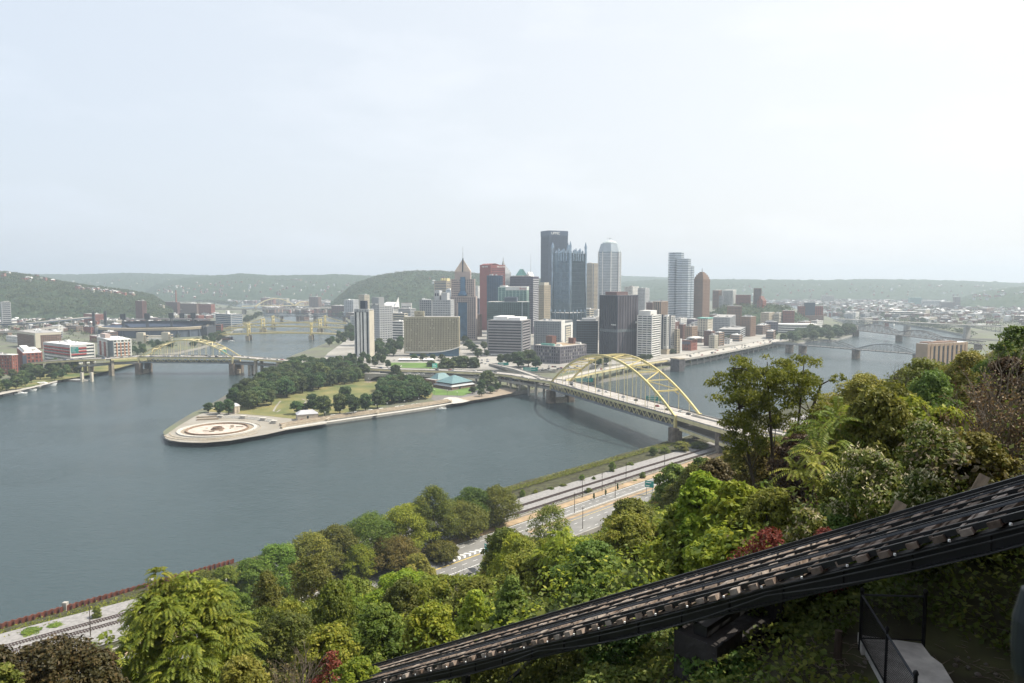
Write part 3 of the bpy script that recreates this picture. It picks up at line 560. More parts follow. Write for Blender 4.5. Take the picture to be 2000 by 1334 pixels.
for k_ in (.2, .75): part(t, 'dish', white_p, lambda m: m.lathe(-2, L_ * k_, [(0, z + 1.5), (2.4, z + 2.4), (3.6, z + 4.6)], 12))
tower('cream old office block peeking behind the striped white tower', 701, 712, 722, 576, 1700, 40, 'grid', w_cream, g_grey)
t, R, L_, z = tower('low white hall with a sweeping roof and a tall triangular mast', 745, 768, 780, 600, 2000, 30, 'bands', w_white, g_grey, name='convention_hall', plant=False)
part(t, 'curved_roof', roof_w, lambda m: [m.bar((R * i / 8, L_ / 2, z + 13 * math.sin(i / 8 * 1.5)), (R * (i + 1) / 8, L_ / 2, z + 13 * math.sin((i + 1) / 8 * 1.5)), L_, .8) for i in range(8)])
part(t, 'mast_fin', roof_w, lambda m: (m.poly([(0, -3, z), (R * .9, -3, z), (R * .75, -3, z + 27)]), m.poly([(R * .75, -2.2, z + 27), (R * .9, -2.2, z), (0, -2.2, z)])))
tower('small building with a red brown roof behind the khaki hotel', 784, 803, 804, 592, 1950, 5, 'bands', w_white, g_grey, roof=brick_r, plant=False, cap=7)
tower('pale curved front office below the red brown roof', 778, 802, 812, 603, 1760, 25, 'bands', w_lgrey, g_grey)
tower('low white ribbon window building left of the khaki hotel', 765, 787, 795, 628, 1480, 20, 'bands', w_white, g_dark, wb=True, fh=5)
tower('cream stepped block behind the low white ribbon window building', 767, 790, 796, 612, 1560, 25, 'bands', w_cream, g_grey, fh=5)
# --- the wide khaki hotel
t, R, L_, z = tower('wide khaki hotel slab with a square window grid facing the park', 788.5, 896, 896.3, 619, 1150, 1.5, 'grid', w_khaki, g_dark, zg=17, fh=3.15, bay=2.62, band=.42, pier=.40, name='hotel', cat='hotel', panes=100, plant=False, depth=18, cap=1.6)
part(t, 'lobby', g_blue, lambda m: m.box(-2.5, R, 1, L_ * .9, 4, 13)); part(t, 'lobby_base', brick_d, lambda m: m.box(-6, 0, 2, L_ * .85, 4, 8))
part(t, 'curved_canopy', w_white, lambda m: [m.bar((-3, L_ * (1 - i / 20) - 2, 15.5 + 8.5 * max(0, i / 20 - .45) ** 2 / .3), (-3, L_ * (1 - (i + 1) / 20) - 2, 15.5 + 8.5 * max(0, (i + 1) / 20 - .45) ** 2 / .3), 5, 1.1) for i in range(20)])
part(t, 'glass_wall', g_blue, lambda m: m.poly([(-.7, L_ * .55, 9), (-.7, 0, 9), (-.7, 0, 23), (-.7, L_ * .25, 17.5), (-.7, L_ * .55, 14.6)]))
p_ = part(t, 'sign_box', w_khaki, lambda m: m.box(4, 10, L_ * .64, L_ * .815, z, z + 9))
text_mesh('W', 4, black_steel, 'sign_logo', p_, (3.9, L_ * .73, z + 6), (math.pi / 2, 0, -math.pi / 2)); text_mesh('WYNDHAM', 2.2, black_steel, 'sign_lettering', p_, (3.9, L_ * .73, z + 2.4), (math.pi / 2, 0, -math.pi / 2))
# --- grey stepped trio
t, R, L_, z = tower('darker grey wing of the stepped steel office group behind the hotel', 819, 843, 846, 586, 1420, 12, 'grid', w_grey, g_grey, fh=4.2, bay=4.4, band=.5, pier=.35)
t, R, L_, z = tower('pale steel office with a twin window crown behind the hotel roof', 844.5, 880, 887, 586, 1300, 8, 'grid', w_lgrey, g_grey, fh=4, bay=3.2, band=.55, pier=.4)
part(t, 'upper_block', w_lgrey, lambda m: m.box(2, R * .8, L_ * .62, L_ * .9, z, z + 17)); part(t, 'side_block', w_lgrey, lambda m: m.box(2, R * .8, L_ * .2, L_ * .52, z, z + 13))
part(t, 'crown_window', g_dark, lambda m: [m.box(1.8, 2.1, L_ * q, L_ * (q + .07), z + 7, z + 12) for q in (.67, .79)])
t, R, L_, z = tower('curved beige tower with gilded roof rim behind the stepped steel offices', 849, 872, 881, 549, 1800, 25, 'bands', w_beige, g_grey, fh=4, wb=False)
part(t, 'roof_rim', gold_pale, lambda m: [m.box(R * .1, R * .8, L_ * q, L_ * (q + .13), z, z + 7) for q in (.0, .2, .4)])
tower('blue glass slice beside the pointed tower', 871, 880, 884, 566, 1650, 20, 'curtain', w_silver, g_blue)
# --- pointed tower
t, R, L_, z = tower('pink granite tower with blue centre glass and a pyramid top with a mast', 881.5, 926.5, 928.5, 545, 1460, 5, 'grid', w_pink, g_dark, fh=4.4, bay=4.1, band=.40, pier=.42, panes=100, plant=False, depth=44)
part(t, 'lower_shaft', w_pink, lambda m: (m.box(-3, R + 3, -3.5, L_ * .30, 4, z - 35), m.box(-3, R + 3, L_ * .70, L_ + 1, 4, z - 35), m.box(-3, R + 3, L_ * .30, L_ * .70, z - 47, z - 35)))
zc = z - 35; lowin = MB()
for j in range(int((zc - 12) / 4)):
    zz = zc - 3.4 - j * 4
    for k_ in range(13):
        y = -2.2 + (L_ + 2) * (k_ + .5) / 13
        if .30 * L_ - .8 < y < .70 * L_ + .8 and j > 2: continue
        lowin.box(-3.15, -2.9, y - 1.25, y + 1.25, zz - 1.25, zz + 1.25)
lo_ = lowin.build('window_grid', g_dark, t); lo_['kind'] = 'stuff'
part(t, 'centre_glazing', g_blue, lambda m: (m.box(-2.4, 2, L_ * .31, L_ * .69, 4, z - 47), m.box(-1.2, 2, L_ * .39, L_ * .60, z - 24, z + 4)))
part(t, 'flared_glazing', g_blue, lambda m: m.prism([(-4.5, L_ * .31), (2, L_ * .31), (2, L_ * .69), (-4.5, L_ * .69)], z - 33.5, z - 31) or m.poly([(-4.5, L_ * .69, z - 31), (-4.5, L_ * .31, z - 31), (-1.25, L_ * .39, z - 24), (-1.25, L_ * .60, z - 24)]))
part(t, 'upper_stage', w_pink, lambda m: m.box(R * .13, R * .87, L_ * .17, L_ * .85, z, z + 15))
py = part(t, 'pyramid_roof', W_('pink_roof', (.50, .40, .33)), lambda m: [m.poly([b_[i], b_[(i + 1) % 4], (R * .5, L_ * .51, z + 41)]) for b_ in ([(R * .1, L_ * .16, z + 15), (R * .9, L_ * .16, z + 15), (R * .9, L_ * .86, z + 15), (R * .1, L_ * .86, z + 15)],) for i in range(4)]); part(t, 'pyramid_rib', w_dkb, lambda m: m.bar((R * .115, L_ * .51, z + 14), (R * .49, L_ * .51, z + 41.5), 2.6, 1))
part(t, 'mast', grey_steel, lambda m: m.cyl(R * .5, L_ * .51, z + 40, z + 65, .55, .15, 6))
tower('small white block right of the pointed tower', 926, 934, 938, 559, 2050, 30, 'grid', w_white, g_grey); tower('dusky purple block low beside the red tower', 927, 936, 940, 583, 1900, 25, 'bands', w_purple, g_grey)
tower('narrow brown building at the street below the red tower', 930, 936, 941, 614, 1560, 25, 'grid', brick_b, g_grey)
# --- red tower with lettering
t, R, L_, z = tower('dark red granite tower with white lettering along its top', 938, 958, 986, 517, 1760, 50, 'bands', w_red, g_dark, fh=4, band=.56, plant=False, depth=30, cap=9)
part(t, 'side_pier', w_red, lambda m: (m.box(-.5, R * .02, -.5, L_ + .5, 4, z - 9), m.box(-.6, 2.4, -.6, 2.4, 4, z + 1.5)))
pp = part(t, 'roof_vault', w_red, lambda m: [m.bar((R * .03 + R * .6 * i / 6, L_ / 2, z + 3 * math.sin(math.pi * i / 6)), (R * .03 + R * .6 * (i + 1) / 6, L_ / 2, z + 3 * math.sin(math.pi * (i + 1) / 6)), L_ * .9, 1) for i in range(6)])
for nm_, ps_, rt_, sz in (('sign_lettering', (R * .72, -.6, z - 4.6), (math.pi / 2, 0, 0), 6.2), ('sign_lettering', (-.9, L_ * .5, z - 4.6), (math.pi / 2, 0, -math.pi / 2), 5.6)): text_mesh('K&L GATES', sz * .8, white_p, nm_, t, ps_, rt_)
t, R, L_, z = tower('pale stepped stone tower with a small pyramid peak behind the red tower', 968, 984, 998, 534, 2080, 45, 'grid', w_lgrey, g_grey, fh=4, bay=4, plant=False)
def step(m):
    for i in range(5): f_ = i * .085; m.box(R * f_, R * (1 - f_), L_ * f_, L_ * (1 - f_), z + i * 5, z + i * 5 + 5)
part(t, 'stepped_crown', w_lgrey, step); part(t, 'peak', roof_g, lambda m: (m.hip(R * .40, R * .60, L_ * .40, L_ * .60, z + 25, z + 38, R * .09), m.cyl(R * .5, L_ * .5, z + 37, z + 47, 1.2, .2, 6)))
tower('dark blue glass tower standing in front of the red tower', 951, 978, 982, 538, 1560, 12, 'curtain', w_steel, g_blue, bay=5, band=.12, pier=.1)
# --- green glass pair
t, R, L_, z = tower('green glass office with a white top band and small red lettering', 973, 1029, 1033, 561, 1440, 6, 'curtain', W_('pale_green_mullion', (.42, .55, .50)), g_green, bay=7, band=.14, pier=.08, plant=False)
part(t, 'white_band', w_white, lambda m: (m.box(-.9, R, 0, L_ * .74, z - 6, z + 1), m.box(2, R - 2, L_ * .74, L_ * .95, z, z + 3)))
text_mesh('Burns', 5.4, w_redband, 'sign_lettering', t, (-1.2, L_ * .14, z - 2.6), (math.pi / 2, 0, -math.pi / 2))
t, R, L_, z = tower('broad dark green glass block below the green office', 951, 1031, 1034, 590, 1370, 5, 'curtain', W_('green_mullion', (.12, .18, .18)), glassm('deep_green_glazing', (.055, .10, .105)), bay=4, band=.12, pier=.1, plant=False)
part(t, 'penthouse', w_slate, lambda m: m.box(8, R - 4, L_ * .28, L_ * .58, z, z + 9)); part(t, 'white_mullion', w_silver, lambda m: m.box(-.9, -.2, L_ * .13, L_ * .145, 8, z))
t, R, L_, z = tower('dark purple slab tower with a pale banded right side', 996, 1041, 1052, 540, 1640, 14, 'grid', w_purple, g_dark, fh=4, bay=3, band=.35, pier=.25)
part(t, 'pale_band', w_lgrey, lambda m: [m.box(.2, R - .1, -.6, -.2, z - 8 - i * 4.2, z - 6.4 - i * 4.2) for i in range(26)])
t, R, L_, z = tower('old stone building with a steep green copper hip roof', 1007, 1022, 1030, 538, 2050, 30, 'grid', w_cream, g_grey, plant=False)
part(t, 'copper_roof', copper, lambda m: m.hip(0, R, 0, L_, z, z + 18, min(R, L_) * .36))
t, R, L_, z = tower('ornate white building carrying a tall radio mast', 1025, 1038, 1046, 541, 1980, 35, 'grid', w_white, g_grey)
part(t, 'pediment', w_white, lambda m: m.gable(0, R, L_ * .2, L_ * .9, z, z + 14, 'x')); part(t, 'radio_mast', grey_steel, lambda m: m.cyl(R * .3, L_ * .3, z, z + 64, .5, .2, 5))
t, R, L_, z = tower('cream old bank tower tucked between the purple slab and the mirrored spires', 1052, 1063, 1075, 557, 1560, 45, 'grid', w_beige, g_grey, bay=3.4)
part(t, 'crown_block', w_cream, lambda m: m.box(R * .1, R * .85, L_ * .1, L_ * .85, z, z + 6))
# --- tall dark steel tower
t, R, L_, z = tower('tallest dark blue steel tower with white lettering at its top', 1056, 1072, 1108, 450, 2060, 62, 'vert', w_steel, glassm('steel_glazing', (.04, .055, .085), .3), fh=4, bay=4.6, pier=.3, plant=False, depth=50, cap=3)
part(t, 'floor_band', w_steel, lambda m: [m.box(-.3, R + .3, -.3, L_ + .3, z - 17 - i * 12.6, z - 15.6 - i * 12.6) for i in range(19)])
part(t, 'top_panel', w_steel, lambda m: m.box(-.7, R + .7, -.7, L_ + .7, z - 14, z - .2)); text_mesh('UPMC', 11, white_p, 'sign_lettering', t, (R * .34, -1.2, z - 7.6), (math.pi / 2, 0, 0))
# --- mirrored neo gothic tower
t, R, L_, z = tower('mirrored glass tower crowned with tall pointed glass spires', 1079, 1114, 1143, 494, 1300, 41, 'vert', w_mull, g_ppg, fh=4, bay=3.0, pier=.14, plant=False, depth=34, cap=.6)
part(t, 'floor_line', w_mull, lambda m: [m.box(.3, R - .3, .3, L_ - .3, 8 + i * 8, 8.5 + i * 8) for i in range(20)])
def spire(x, y, w, h0, h1, nm_='spire'):
    m = MB(); m.prism([(x - w, y - w * .4), (x - w * .4, y - w), (x + w * .4, y - w), (x + w, y - w * .4), (x + w, y + w * .4), (x + w * .4, y + w), (x - w * .4, y + w), (x - w, y + w * .4)], 4 if w > 2 else z - 14, z + h0)
    i = len(m.v); pts = [(x - w, y - w), (x + w, y - w), (x + w, y + w), (x - w, y + w)]; m.v += [(p[0], p[1], z + h0) for p in pts] + [(x, y, z + h1)]; m.f += [(i, i + 1, i + 4), (i + 1, i + 2, i + 4), (i + 2, i + 3, i + 4), (i + 3, i, i + 4)]; m.m += [0] * 4
    m.build(nm_, g_ppg, t)
for x, y in ((0, 0), (R, 0), (0, L_), (R, L_)): spire(x, y, 2.1, 10, 22)
for q in (.2, .36, .5, .64, .8):
    h_ = 10 if q in (.36, .64) else 6; spire(R * q, 0, 1.3, h_ * .45, h_); spire(0, L_ * q, 1.3, h_ * .45, h_); spire(R * q, L_, 1.3, h_ * .45, h_); spire(R, L_ * q, 1.3, h_ * .45, h_)
t, R, L_, z = tower('low mirrored block with small pinnacles at the foot of the spired tower', 1076, 1112, 1142, 612, 1262, 41, 'vert', w_mull, glassm('dim_mirror_glazing', (.13, .18, .23), .12, .6), bay=3, pier=.14, plant=False, depth=28, cap=.5)
for q in (0, .25, .5, .75, 1): spire(0, L_ * q, 1.0, 3, 7, 'pinnacle'); spire(R * q, 0, 1.0, 3, 7, 'pinnacle')
t, R, L_, z = tower('pale beige slab tower behind the mirrored spires', 1143, 1157, 1171, 514, 1990, 45, 'bands', w_beige, g_grey, fh=3.6, band=.6)
part(t, 'corner_slot', w_slate, lambda m: m.box(-.5, R * .18, -.5, L_ * .05, 10, z - 2))
# --- octagonal domed tower
c = dp(1191, 477, 1930); t = thing('office_tower', 'pale octagonal tower with sloping shoulders and a domed top', 'building', (c.x, c.y, 0), R_(22))
W0 = 20 / FPX * 1930; zt_ = c.z; oc = lambda r, q=.42: [(r, -r * q), (r, r * q), (r * q, r), (-r * q, r), (-r, r * q), (-r, -r * q), (-r * q, -r), (r * q, -r)]
part(t, 'glazing', glassm('pale_glazing', (.22, .28, .33)), lambda m: m.prism(oc(W0 * .97), 0, zt_ - 20)); part(t, 'wall', w_lgrey, lambda m: [m.prism(oc(W0), 8 + i * 4.1, 10.0 + i * 4.1) for i in range(int((zt_ - 30) / 4.1))])
part(t, 'corner_pier', w_white, lambda m: [m.prism([(x * 1.012 + dx, y * 1.012 + dy) for dx, dy in ((-.8, -.8), (.8, -.8), (.8, .8), (-.8, .8))], 4, zt_ - 20) for x, y in oc(W0)])
def should(m):
    a_, b_ = oc(W0 * 1.01), oc(W0 * .80)
    for i in range(8): j = (i + 1) % 8; m.poly([(*a_[i], zt_ - 21), (*a_[j], zt_ - 21), (*b_[j], zt_), (*b_[i], zt_)])
    m.prism(b_, zt_ - .1, zt_ + 1)
part(t, 'sloping_shoulder', W_('shoulder_panel', (.34, .39, .43)), should); part(t, 'dome', W_('dome_panel', (.45, .50, .50)), lambda m: m.lathe(0, 0, [(W0 * .72, zt_ + .5), (W0 * .70, zt_ + 4), (W0 * .45, zt_ + 8), (W0 * .12, zt_ + 11), (0, zt_ + 11.2)], 16)); part(t, 'aerial', grey_steel, lambda m: (m.cyl(0, 0, zt_ + 11, zt_ + 18, .5, .2, 5), m.box(-8, 6, -.2, .2, zt_ + 15, zt_ + 15.6)))
# --- riverside dark tower and neighbours
t, R, L_, z = tower('dark bronze steel tower with ribbed right face by the parkway', 1171, 1206, 1246, 577, 1130, 50, 'vert', w_dkb, glassm('bronze_glazing', (.045, .05, .065), .25, .2), fh=4, bay=4.4, pier=.22, depth=34, plant=False, cap=1.5)
part(t, 'rib_panel', W_('brown_steel_panel', (.10, .088, .10)), lambda m: [m.box(R * (i + .12) / 8, R * (i + .88) / 8, -.42, .3, 8, z - 1.6) for i in range(8)]); part(t, 'mechanical_band', W_('grey_green_band', (.13, .15, .16)), lambda m: m.box(-.46, R + .4, -.48, L_ + .4, z * .455, z * .455 + 4.5))
part(t, 'penthouse', W_('penthouse_brown', (.14, .09, .09)), lambda m: m.box(R * .1, R * .62, L_ * .15, L_ * .8, z, z + 5.5)); text_mesh('KeyBank', 2.7, white_p, 'sign_lettering', t, (-.9, L_ * .17, z * .5 + 7), (math.pi / 2, 0, -math.pi / 2))
part(t, 'sign_panel', white_p, lambda m: m.box(R * .86, R * .96, -1.2, -.6, z * .5 + 8, z * .5 + 11))
t, R, L_, z = tower('dark slate glass office left of the bronze tower', 1126, 1168, 1171, 627, 1190, 6, 'curtain', w_slate, g_dark, bay=4, band=.22, pier=.08)
part(t, 'penthouse', w_lgrey, lambda m: m.box(4, R - 3, L_ * .1, L_ * .75, z, z + 4))
t, R, L_, z = tower('grey government block with a white framed right end', 1043, 1096, 1118, 628, 1210, 22, 'grid', W_('blue_grey_panel', (.24, .26, .28)), g_grey, bay=3, band=.4, pier=.5)
part(t, 'end_frame', w_white, lambda m: (m.box(-.5, R * .30, -.6, -.05, 8, z + 2), m.box(R * .86, R + .4, -.6, -.05, 8, z - 4), m.box(R * .3, R * .86, -.6, -.05, z - 8, z - 4))); part(t, 'end_panel', w_cream, lambda m: [m.box(R * .40, R * .82, -.5, -.1, 12 + i * 4, 14.6 + i * 4) for i in range(10)])
t, R, L_, z = tower('low brown telephone building with a courtyard roof in front of the slate office', 1043.5, 1094, 1146, 677.5, 1040, 43, 'grid', W_('mauve_brick', (.15, .14, .16)), g_dark, bay=4.3, band=.3, pier=.4, fh=4.6, depth=30, name='office_block', plant=False, panes=100, roof=pale_conc)
part(t, 'roof_terrace', tan_dirt, lambda m: m.box(R * .2, R * .86, L_ * .2, L_ * .82, z + .3, z + .6)); part(t, 'green_screen', copper, lambda m: m.box(R * .05, R * .1, L_ * .3, L_ * .78, z, z + 3.2)); part(t, 'stair_tower', brick_d, lambda m: (m.box(R * .3, R * .46, L_ * .62, L_ * .86, z, z + 13), m.box(R * .8, R * .9, L_ * .3, L_ * .5, z, z + 9))); part(t, 'parapet_wall', w_white, lambda m: (m.box(R * .16, R * .2, L_ * .16, L_ * .3, z, z + 3), m.box(R * .2, R * .24, L_ * .16, L_ * .84, z, z + 1.4), m.box(R * .86, R * .9, L_ * .1, L_ * .3, z, z + 3)))
t, R, L_, z = tower('broad grey office with horizontal louvred bands on stilts beside the boulevard', 953, 1020, 1036, 626.5, 1150, 17, 'bands', W_('mauve_band', (.24, .225, .235)), g_dark, zg=12, fh=4.35, band=.52, plant=False, wb=True, depth=32)
part(t, 'roof_plant_room', roof_w, lambda m: (m.box(4, R - 4, L_ * .45, L_ * .86, z, z + 6), m.box(4, R - 4, L_ * .08, L_ * .42, z, z + 4.5))); part(t, 'corner_pier', w_lgrey, lambda m: (m.box(-.6, 1.6, -.6, 1.6, 4, z), m.box(R - 1.4, R + .5, -.6, .8, 8, z))); part(t, 'column_row', pale_conc, lambda m: [m.box(-.7, .2, L_ * i / 10 - .5, L_ * i / 10 + .5, 4, 11.5) for i in range(11)]); part(t, 'entrance_canopy', w_white, lambda m: (m.box(-5, -.4, L_ * .05, L_ * .9, 10.2, 11), m.box(R * .2, R + 6, -7, -.5, 10, 11)))
t, R, L_, z = tower('white condominium tower with ribbon windows by the parkway', 1245.5, 1273.5, 1291, 616, 1130, 33, 'bands', w_white, g_dark, fh=3.45, band=.5, wb=True, name='apartment_tower')
part(t, 'divider', w_white, lambda m: [m.box(-.5, .2, L_ * q - .4, L_ * q + .4, 5, z) for q in (.33, .66)]); part(t, 'penthouse', w_white, lambda m: m.box(R * .15, R * .85, L_ * .2, L_ * 1.0, z, z + 7))
t, R, L_, z = tower('dark balcony apartment tower with white slats right of the white condominium', 1289.5, 1303, 1319, 618, 1180, 42, 'grid', W_('slat_white', (.50, .49, .47)), g_dark, zg=22, fh=3.4, bay=6.5, band=.32, pier=.28, name='apartment_tower')
part(t, 'podium', w_beige, lambda m: m.box(-1, R + .8, -1.2, L_, 4, 17)); part(t, 'dark_shaft', w_dkb, lambda m: (m.box(-.7, .4, L_ * .55, L_ * .9, 17, z + 3), m.box(R * .28, R * .42, -.7, .3, 17, z + 2)))
tower('slim beige gabled building beside the balcony tower', 1319, 1323, 1327.5, 643, 1190, 42, 'bands', w_beige, g_grey, fh=4); tower('slim white loft building beside the slim beige one', 1327, 1329, 1333, 662, 1195, 42, 'grid', w_white, g_dark, fh=4)
t, R, L_, z = tower('low red brick brewery like building with a dark awning by the parkway', 1332, 1350, 1363, 665, 1240, 40, 'grid', brick_r, g_grey, fh=5, bay=5, pier=.6, name='brick_building'); part(t, 'white_canopy', roof_w, lambda m: m.box(R * .2, R + 8, -4, L_ * .5, z + 3, z + 5)); part(t, 'awning', w_purple, lambda m: m.box(-1.5, -.3, L_ * .1, L_ * .9, z - 7, z - 2))
tower('beige loft block with many windows above the red brick building', 1338, 1352, 1363, 638, 1330, 40, 'grid', w_tan, g_grey, fh=4); tower('dark red narrow block above the red brick building', 1326, 1334, 1340, 634, 1370, 35, 'grid', brick_d, g_grey)
t, R, L_, z = tower('beige building with a turquoise copper roof edge', 1363, 1382.5, 1392.5, 623, 1420, 32, 'grid', w_cream, g_grey, fh=5, bay=5, pier=.5); part(t, 'copper_edge', copper, lambda m: m.box(-1, R + .6, -1, L_ + .6, z, z + 2))
tower('dark red block below the turquoise roofed building', 1376, 1390, 1397, 647, 1330, 38, 'grid', brick_d, g_dark); tower('small beige riverside house block by the parkway signs', 1386, 1396, 1404, 655, 1290, 38, 'grid', w_cream, g_grey); tower('tan slim office at the bend of the parkway', 1396, 1405, 1415, 650, 1330, 40, 'bands', w_tan, g_grey)
tower('large grey courthouse annex with small windows', 1391, 1426, 1437, 620, 1560, 22, 'grid', w_grey, g_dark, bay=3, pier=.5, panes=0); tower('tall brown hotel block on the slope', 1421, 1449, 1454, 598, 1750, 14, 'grid', w_brown, g_grey); tower('brown office with a pale banded right face', 1446, 1466.5, 1477, 619, 1560, 36, 'grid', w_brown, g_grey, pier=.5)
tower('low grey block with a blank right wall by the parkway', 1404, 1445.5, 1460, 644, 1470, 24, 'bands', w_grey, g_dark, fh=4, wb=True); tower('maroon and cream block right of the brown office', 1475, 1490, 1505, 636, 1620, 38, 'bands', brick_b, g_grey); tower('purple grey square block beside the round fronted offices', 1497, 1520, 1524, 629, 1700, 12, 'grid', w_purple, g_dark, fh=5, bay=5)
tower('small tan house row under the bluff', 1486, 1502, 1513, 611, 1830, 35, 'grid', w_beige, g_grey); tower('cream block under the bluff', 1512, 1522, 1529, 612, 1850, 30, 'bands', w_cream, g_grey); tower('red brick block with white frames under the bluff', 1530, 1552, 1557, 607, 1870, 15, 'grid', brick_r, g_grey)
# round fronted offices
c = dp(1557, 633, 1760); t = thing('office_block', 'round fronted pale office with long ribbon windows by the bridge', 'building', (c.x, c.y, 0)); rr_ = 38 / FPX * 1760
arc = lambda r, q=1.0: [(r * math.cos(x), r * .5 * math.sin(x)) for x in [math.pi + math.pi * i / 18 for i in range(19)]] + [(r, 30), (-r, 30)]
part(t, 'glazing', g_dark, lambda m: m.prism(arc(rr_ * .97), 2, c.z - .5)); part(t, 'wall', w_white, lambda m: [m.prism(arc(rr_), 6 + i * 5.4, 9 + i * 5.4) for i in range(int((c.z - 4) / 5.4) + 1)])
t, R, L_, z = tower('large brown jail block with a dark glazed middle at the river bend', 1561, 1608, 1615, 598, 2050, 10, 'grid', brick_r, g_dark, fh=4.5, bay=5, band=.45, pier=.5, name='jail'); part(t, 'glazed_core', w_slate, lambda m: m.box(-2, R * .6, L_ * .35, L_ * .75, 4, z + 10)); part(t, 'lower_wing', brick_b, lambda m: m.box(-14, -2.1, L_ * .02, L_ * .8, 4, z * .55))
# --- right hand towers
def oct_tower(label, specs, D, base=4):
    c0 = dp(specs[0][0], 560, D); t = thing('office_tower', label, 'building', (c0.x, c0.y, 0))
    for pcx, w, yt, dd_ in specs:
        p = dp(pcx, yt, D + dd_); x, y, zt_ = p.x - c0.x, p.y - c0.y, p.z; r = w / 2 / FPX * D; o_ = lambda k_: [(x + a_ * k_, y + b_ * k_) for a_, b_ in oc(r, .45)]
        part(t, 'glazing', glassm('silver_glazing', (.13, .17, .21), .15, .4), lambda m: m.prism(o_(.965), base, zt_ - .5)); part(t, 'wall', w_silver, lambda m: [m.prism(o_(1), zt_ - 2.6 - i * 4.3, zt_ - .4 - i * 4.3) for i in range(int((zt_ - 8) / 4.3))])
    return t
oct_tower('cluster of silver banded octagonal towers stepping down to the brown tower', [(1321, 29, 493, 40), (1335.5, 26, 505, 0), (1343, 24, 519, 10)], 1800)
t, R, L_, z = tower('stepped brown art deco tower with a small spire beside the silver cluster', 1353.5, 1373.5, 1385.5, 545, 1830, 36, 'grid', w_brown, g_grey, fh=3.8, bay=3, band=.4, pier=.5, plant=False)
def gstep(m):
    for i, (q, h_) in enumerate(((.06, 6), (.14, 5), (.24, 4), (.34, 3))): m.box(R * q, R * (1 - q), L_ * q, L_ * (1 - q), z + sum((6, 5, 4, 3)[:i]), z + sum((6, 5, 4, 3)[:i + 1]))
part(t, 'stepped_crown', w_brown, gstep); part(t, 'spire', dark_steel, lambda m: m.cyl(R * .5, L_ * .5, z + 18, z + 29, 1, .2, 6))
tower('white gothic office with small gables behind the bronze tower', 1219, 1236, 1247, 560, 2000, 35, 'grid', w_white, g_grey, bay=4); tower('grey tower with arched top behind the white condominium', 1245, 1260, 1268, 563, 1950, 30, 'grid', w_lgrey, g_grey, bay=3.4); tower('dark brick block behind the white condominium', 1262, 1274, 1281, 591, 1700, 30, 'grid', brick_d, g_grey)
tower('orange brown ribbed block left of the silver cluster', 1275, 1292, 1304, 589, 1680, 34, 'vert', w_tan, g_dark, bay=5); tower('cream bank building in the gap right of the spired tower', 1140, 1152, 1164, 604, 1640, 40, 'bands', w_cream, g_grey, fh=5); tower('small ornate white building in the gap left of the bronze tower', 1160, 1168, 1176, 606, 1600, 40, 'grid', w_white, g_grey)
tower('low roofs in front of the cream bank building', 1140, 1160, 1172, 620, 1450, 30, 'grid', roof_g, g_dark); tower('white low block behind the turquoise roofed building', 1318, 1330, 1342, 622, 1560, 35, 'grid', w_white, g_dark, bay=6); tower('grey terrace block behind the balcony tower', 1342, 1356, 1366, 624, 1580, 35, 'grid', w_purple, g_grey)
# --- on the bluff
for lb, pl, pc, pr, yt, wl, st_ in (('brown slab hall on the left of the bluff', 1391, 1404, 1409, 567, brick_b, 'grid'), ('white ribbed hall on the bluff', 1410, 1432, 1437, 567, w_white, 'vert'), ('long low brick hall on the bluff', 1436, 1466, 1472, 576, brick_r, 'grid'), ('square brown tower block on the bluff top', 1471, 1487, 1493, 563, brick_b, 'vert'), ('pale stacked block below the brown slab hall', 1398, 1412, 1420, 578, w_lgrey, 'grid')):
    tower(lb, pl, pc, pr, yt, 2060, 20, st_, wl, g_grey, zg=55, name='campus_hall', plant=False)
t, R, L_, z = tower('red brick chapel with twin gables on the bluff edge', 1478, 1490, 1496, 588, 2000, 30, 'grid', brick_r, g_grey, zg=48, name='chapel', plant=False); part(t, 'gable_roof', brick_d, lambda m: m.gable(0, R, 0, L_, z, z + 13, 'x')); part(t, 'tower_cap', brick_r, lambda m: m.box(-2, 4, L_ * .3, L_ * .6, 48, z + 14))
# --- north shore
def brick_office(label, pl, pc, pr, yt, D, a, wall, roofm, **k): return tower(label, pl, pc, pr, yt, D, a, 'grid', wall, g_grey, fh=4.3, bay=4.6, band=.42, pier=.42, roof=roofm, name='office_block', panes=60, **k)
t, R, L_, z = brick_office('red brick office with white roof cut by the photo edge', -30, 23, 29, 694, 960, 12, brick_r, roof_w); part(t, 'white_cornice', w_white, lambda m: m.box(-.8, R + .6, -.8, L_ + .6, z, z + 1))
t, R, L_, z = brick_office('red brick corner office with rounded attic beside the first brick office', 29, 44.5, 78, 690, 975, 52, brick_r, roof_w); part(t, 'attic', w_white, lambda m: m.box(R * .1, R * .5, L_ * .1, L_ * .9, z, z + 4)); part(t, 'dark_corner', w_slate, lambda m: m.box(-.5, 4, -.5, 5, 6, z - 3))
t, R, L_, z = tower('long office striped crimson and white with a domed roof plant', 82, 137, 181, 674, 1080, 36, 'bands', w_white, g_grey, fh=4.6, band=.46, roof=roof_w, name='office_block', wb=True)
part(t, 'crimson_band', w_redband, lambda m: [m.box(-.4, R * .66, -.4, L_ + .2, z - 6.5 - i * 4.6, z - 4.6 - i * 4.6) for i in range(3)]); part(t, 'grey_top', w_lgrey, lambda m: m.box(-.5, R * .67, -.5, L_ + .3, z - 4.3, z - .2)); part(t, 'roof_dome', roof_w, lambda m: m.lathe(R * .4, L_ * .4, [(3.5, z), (3.5, z + 3), (2, z + 5), (0, z + 5.6)], 12))
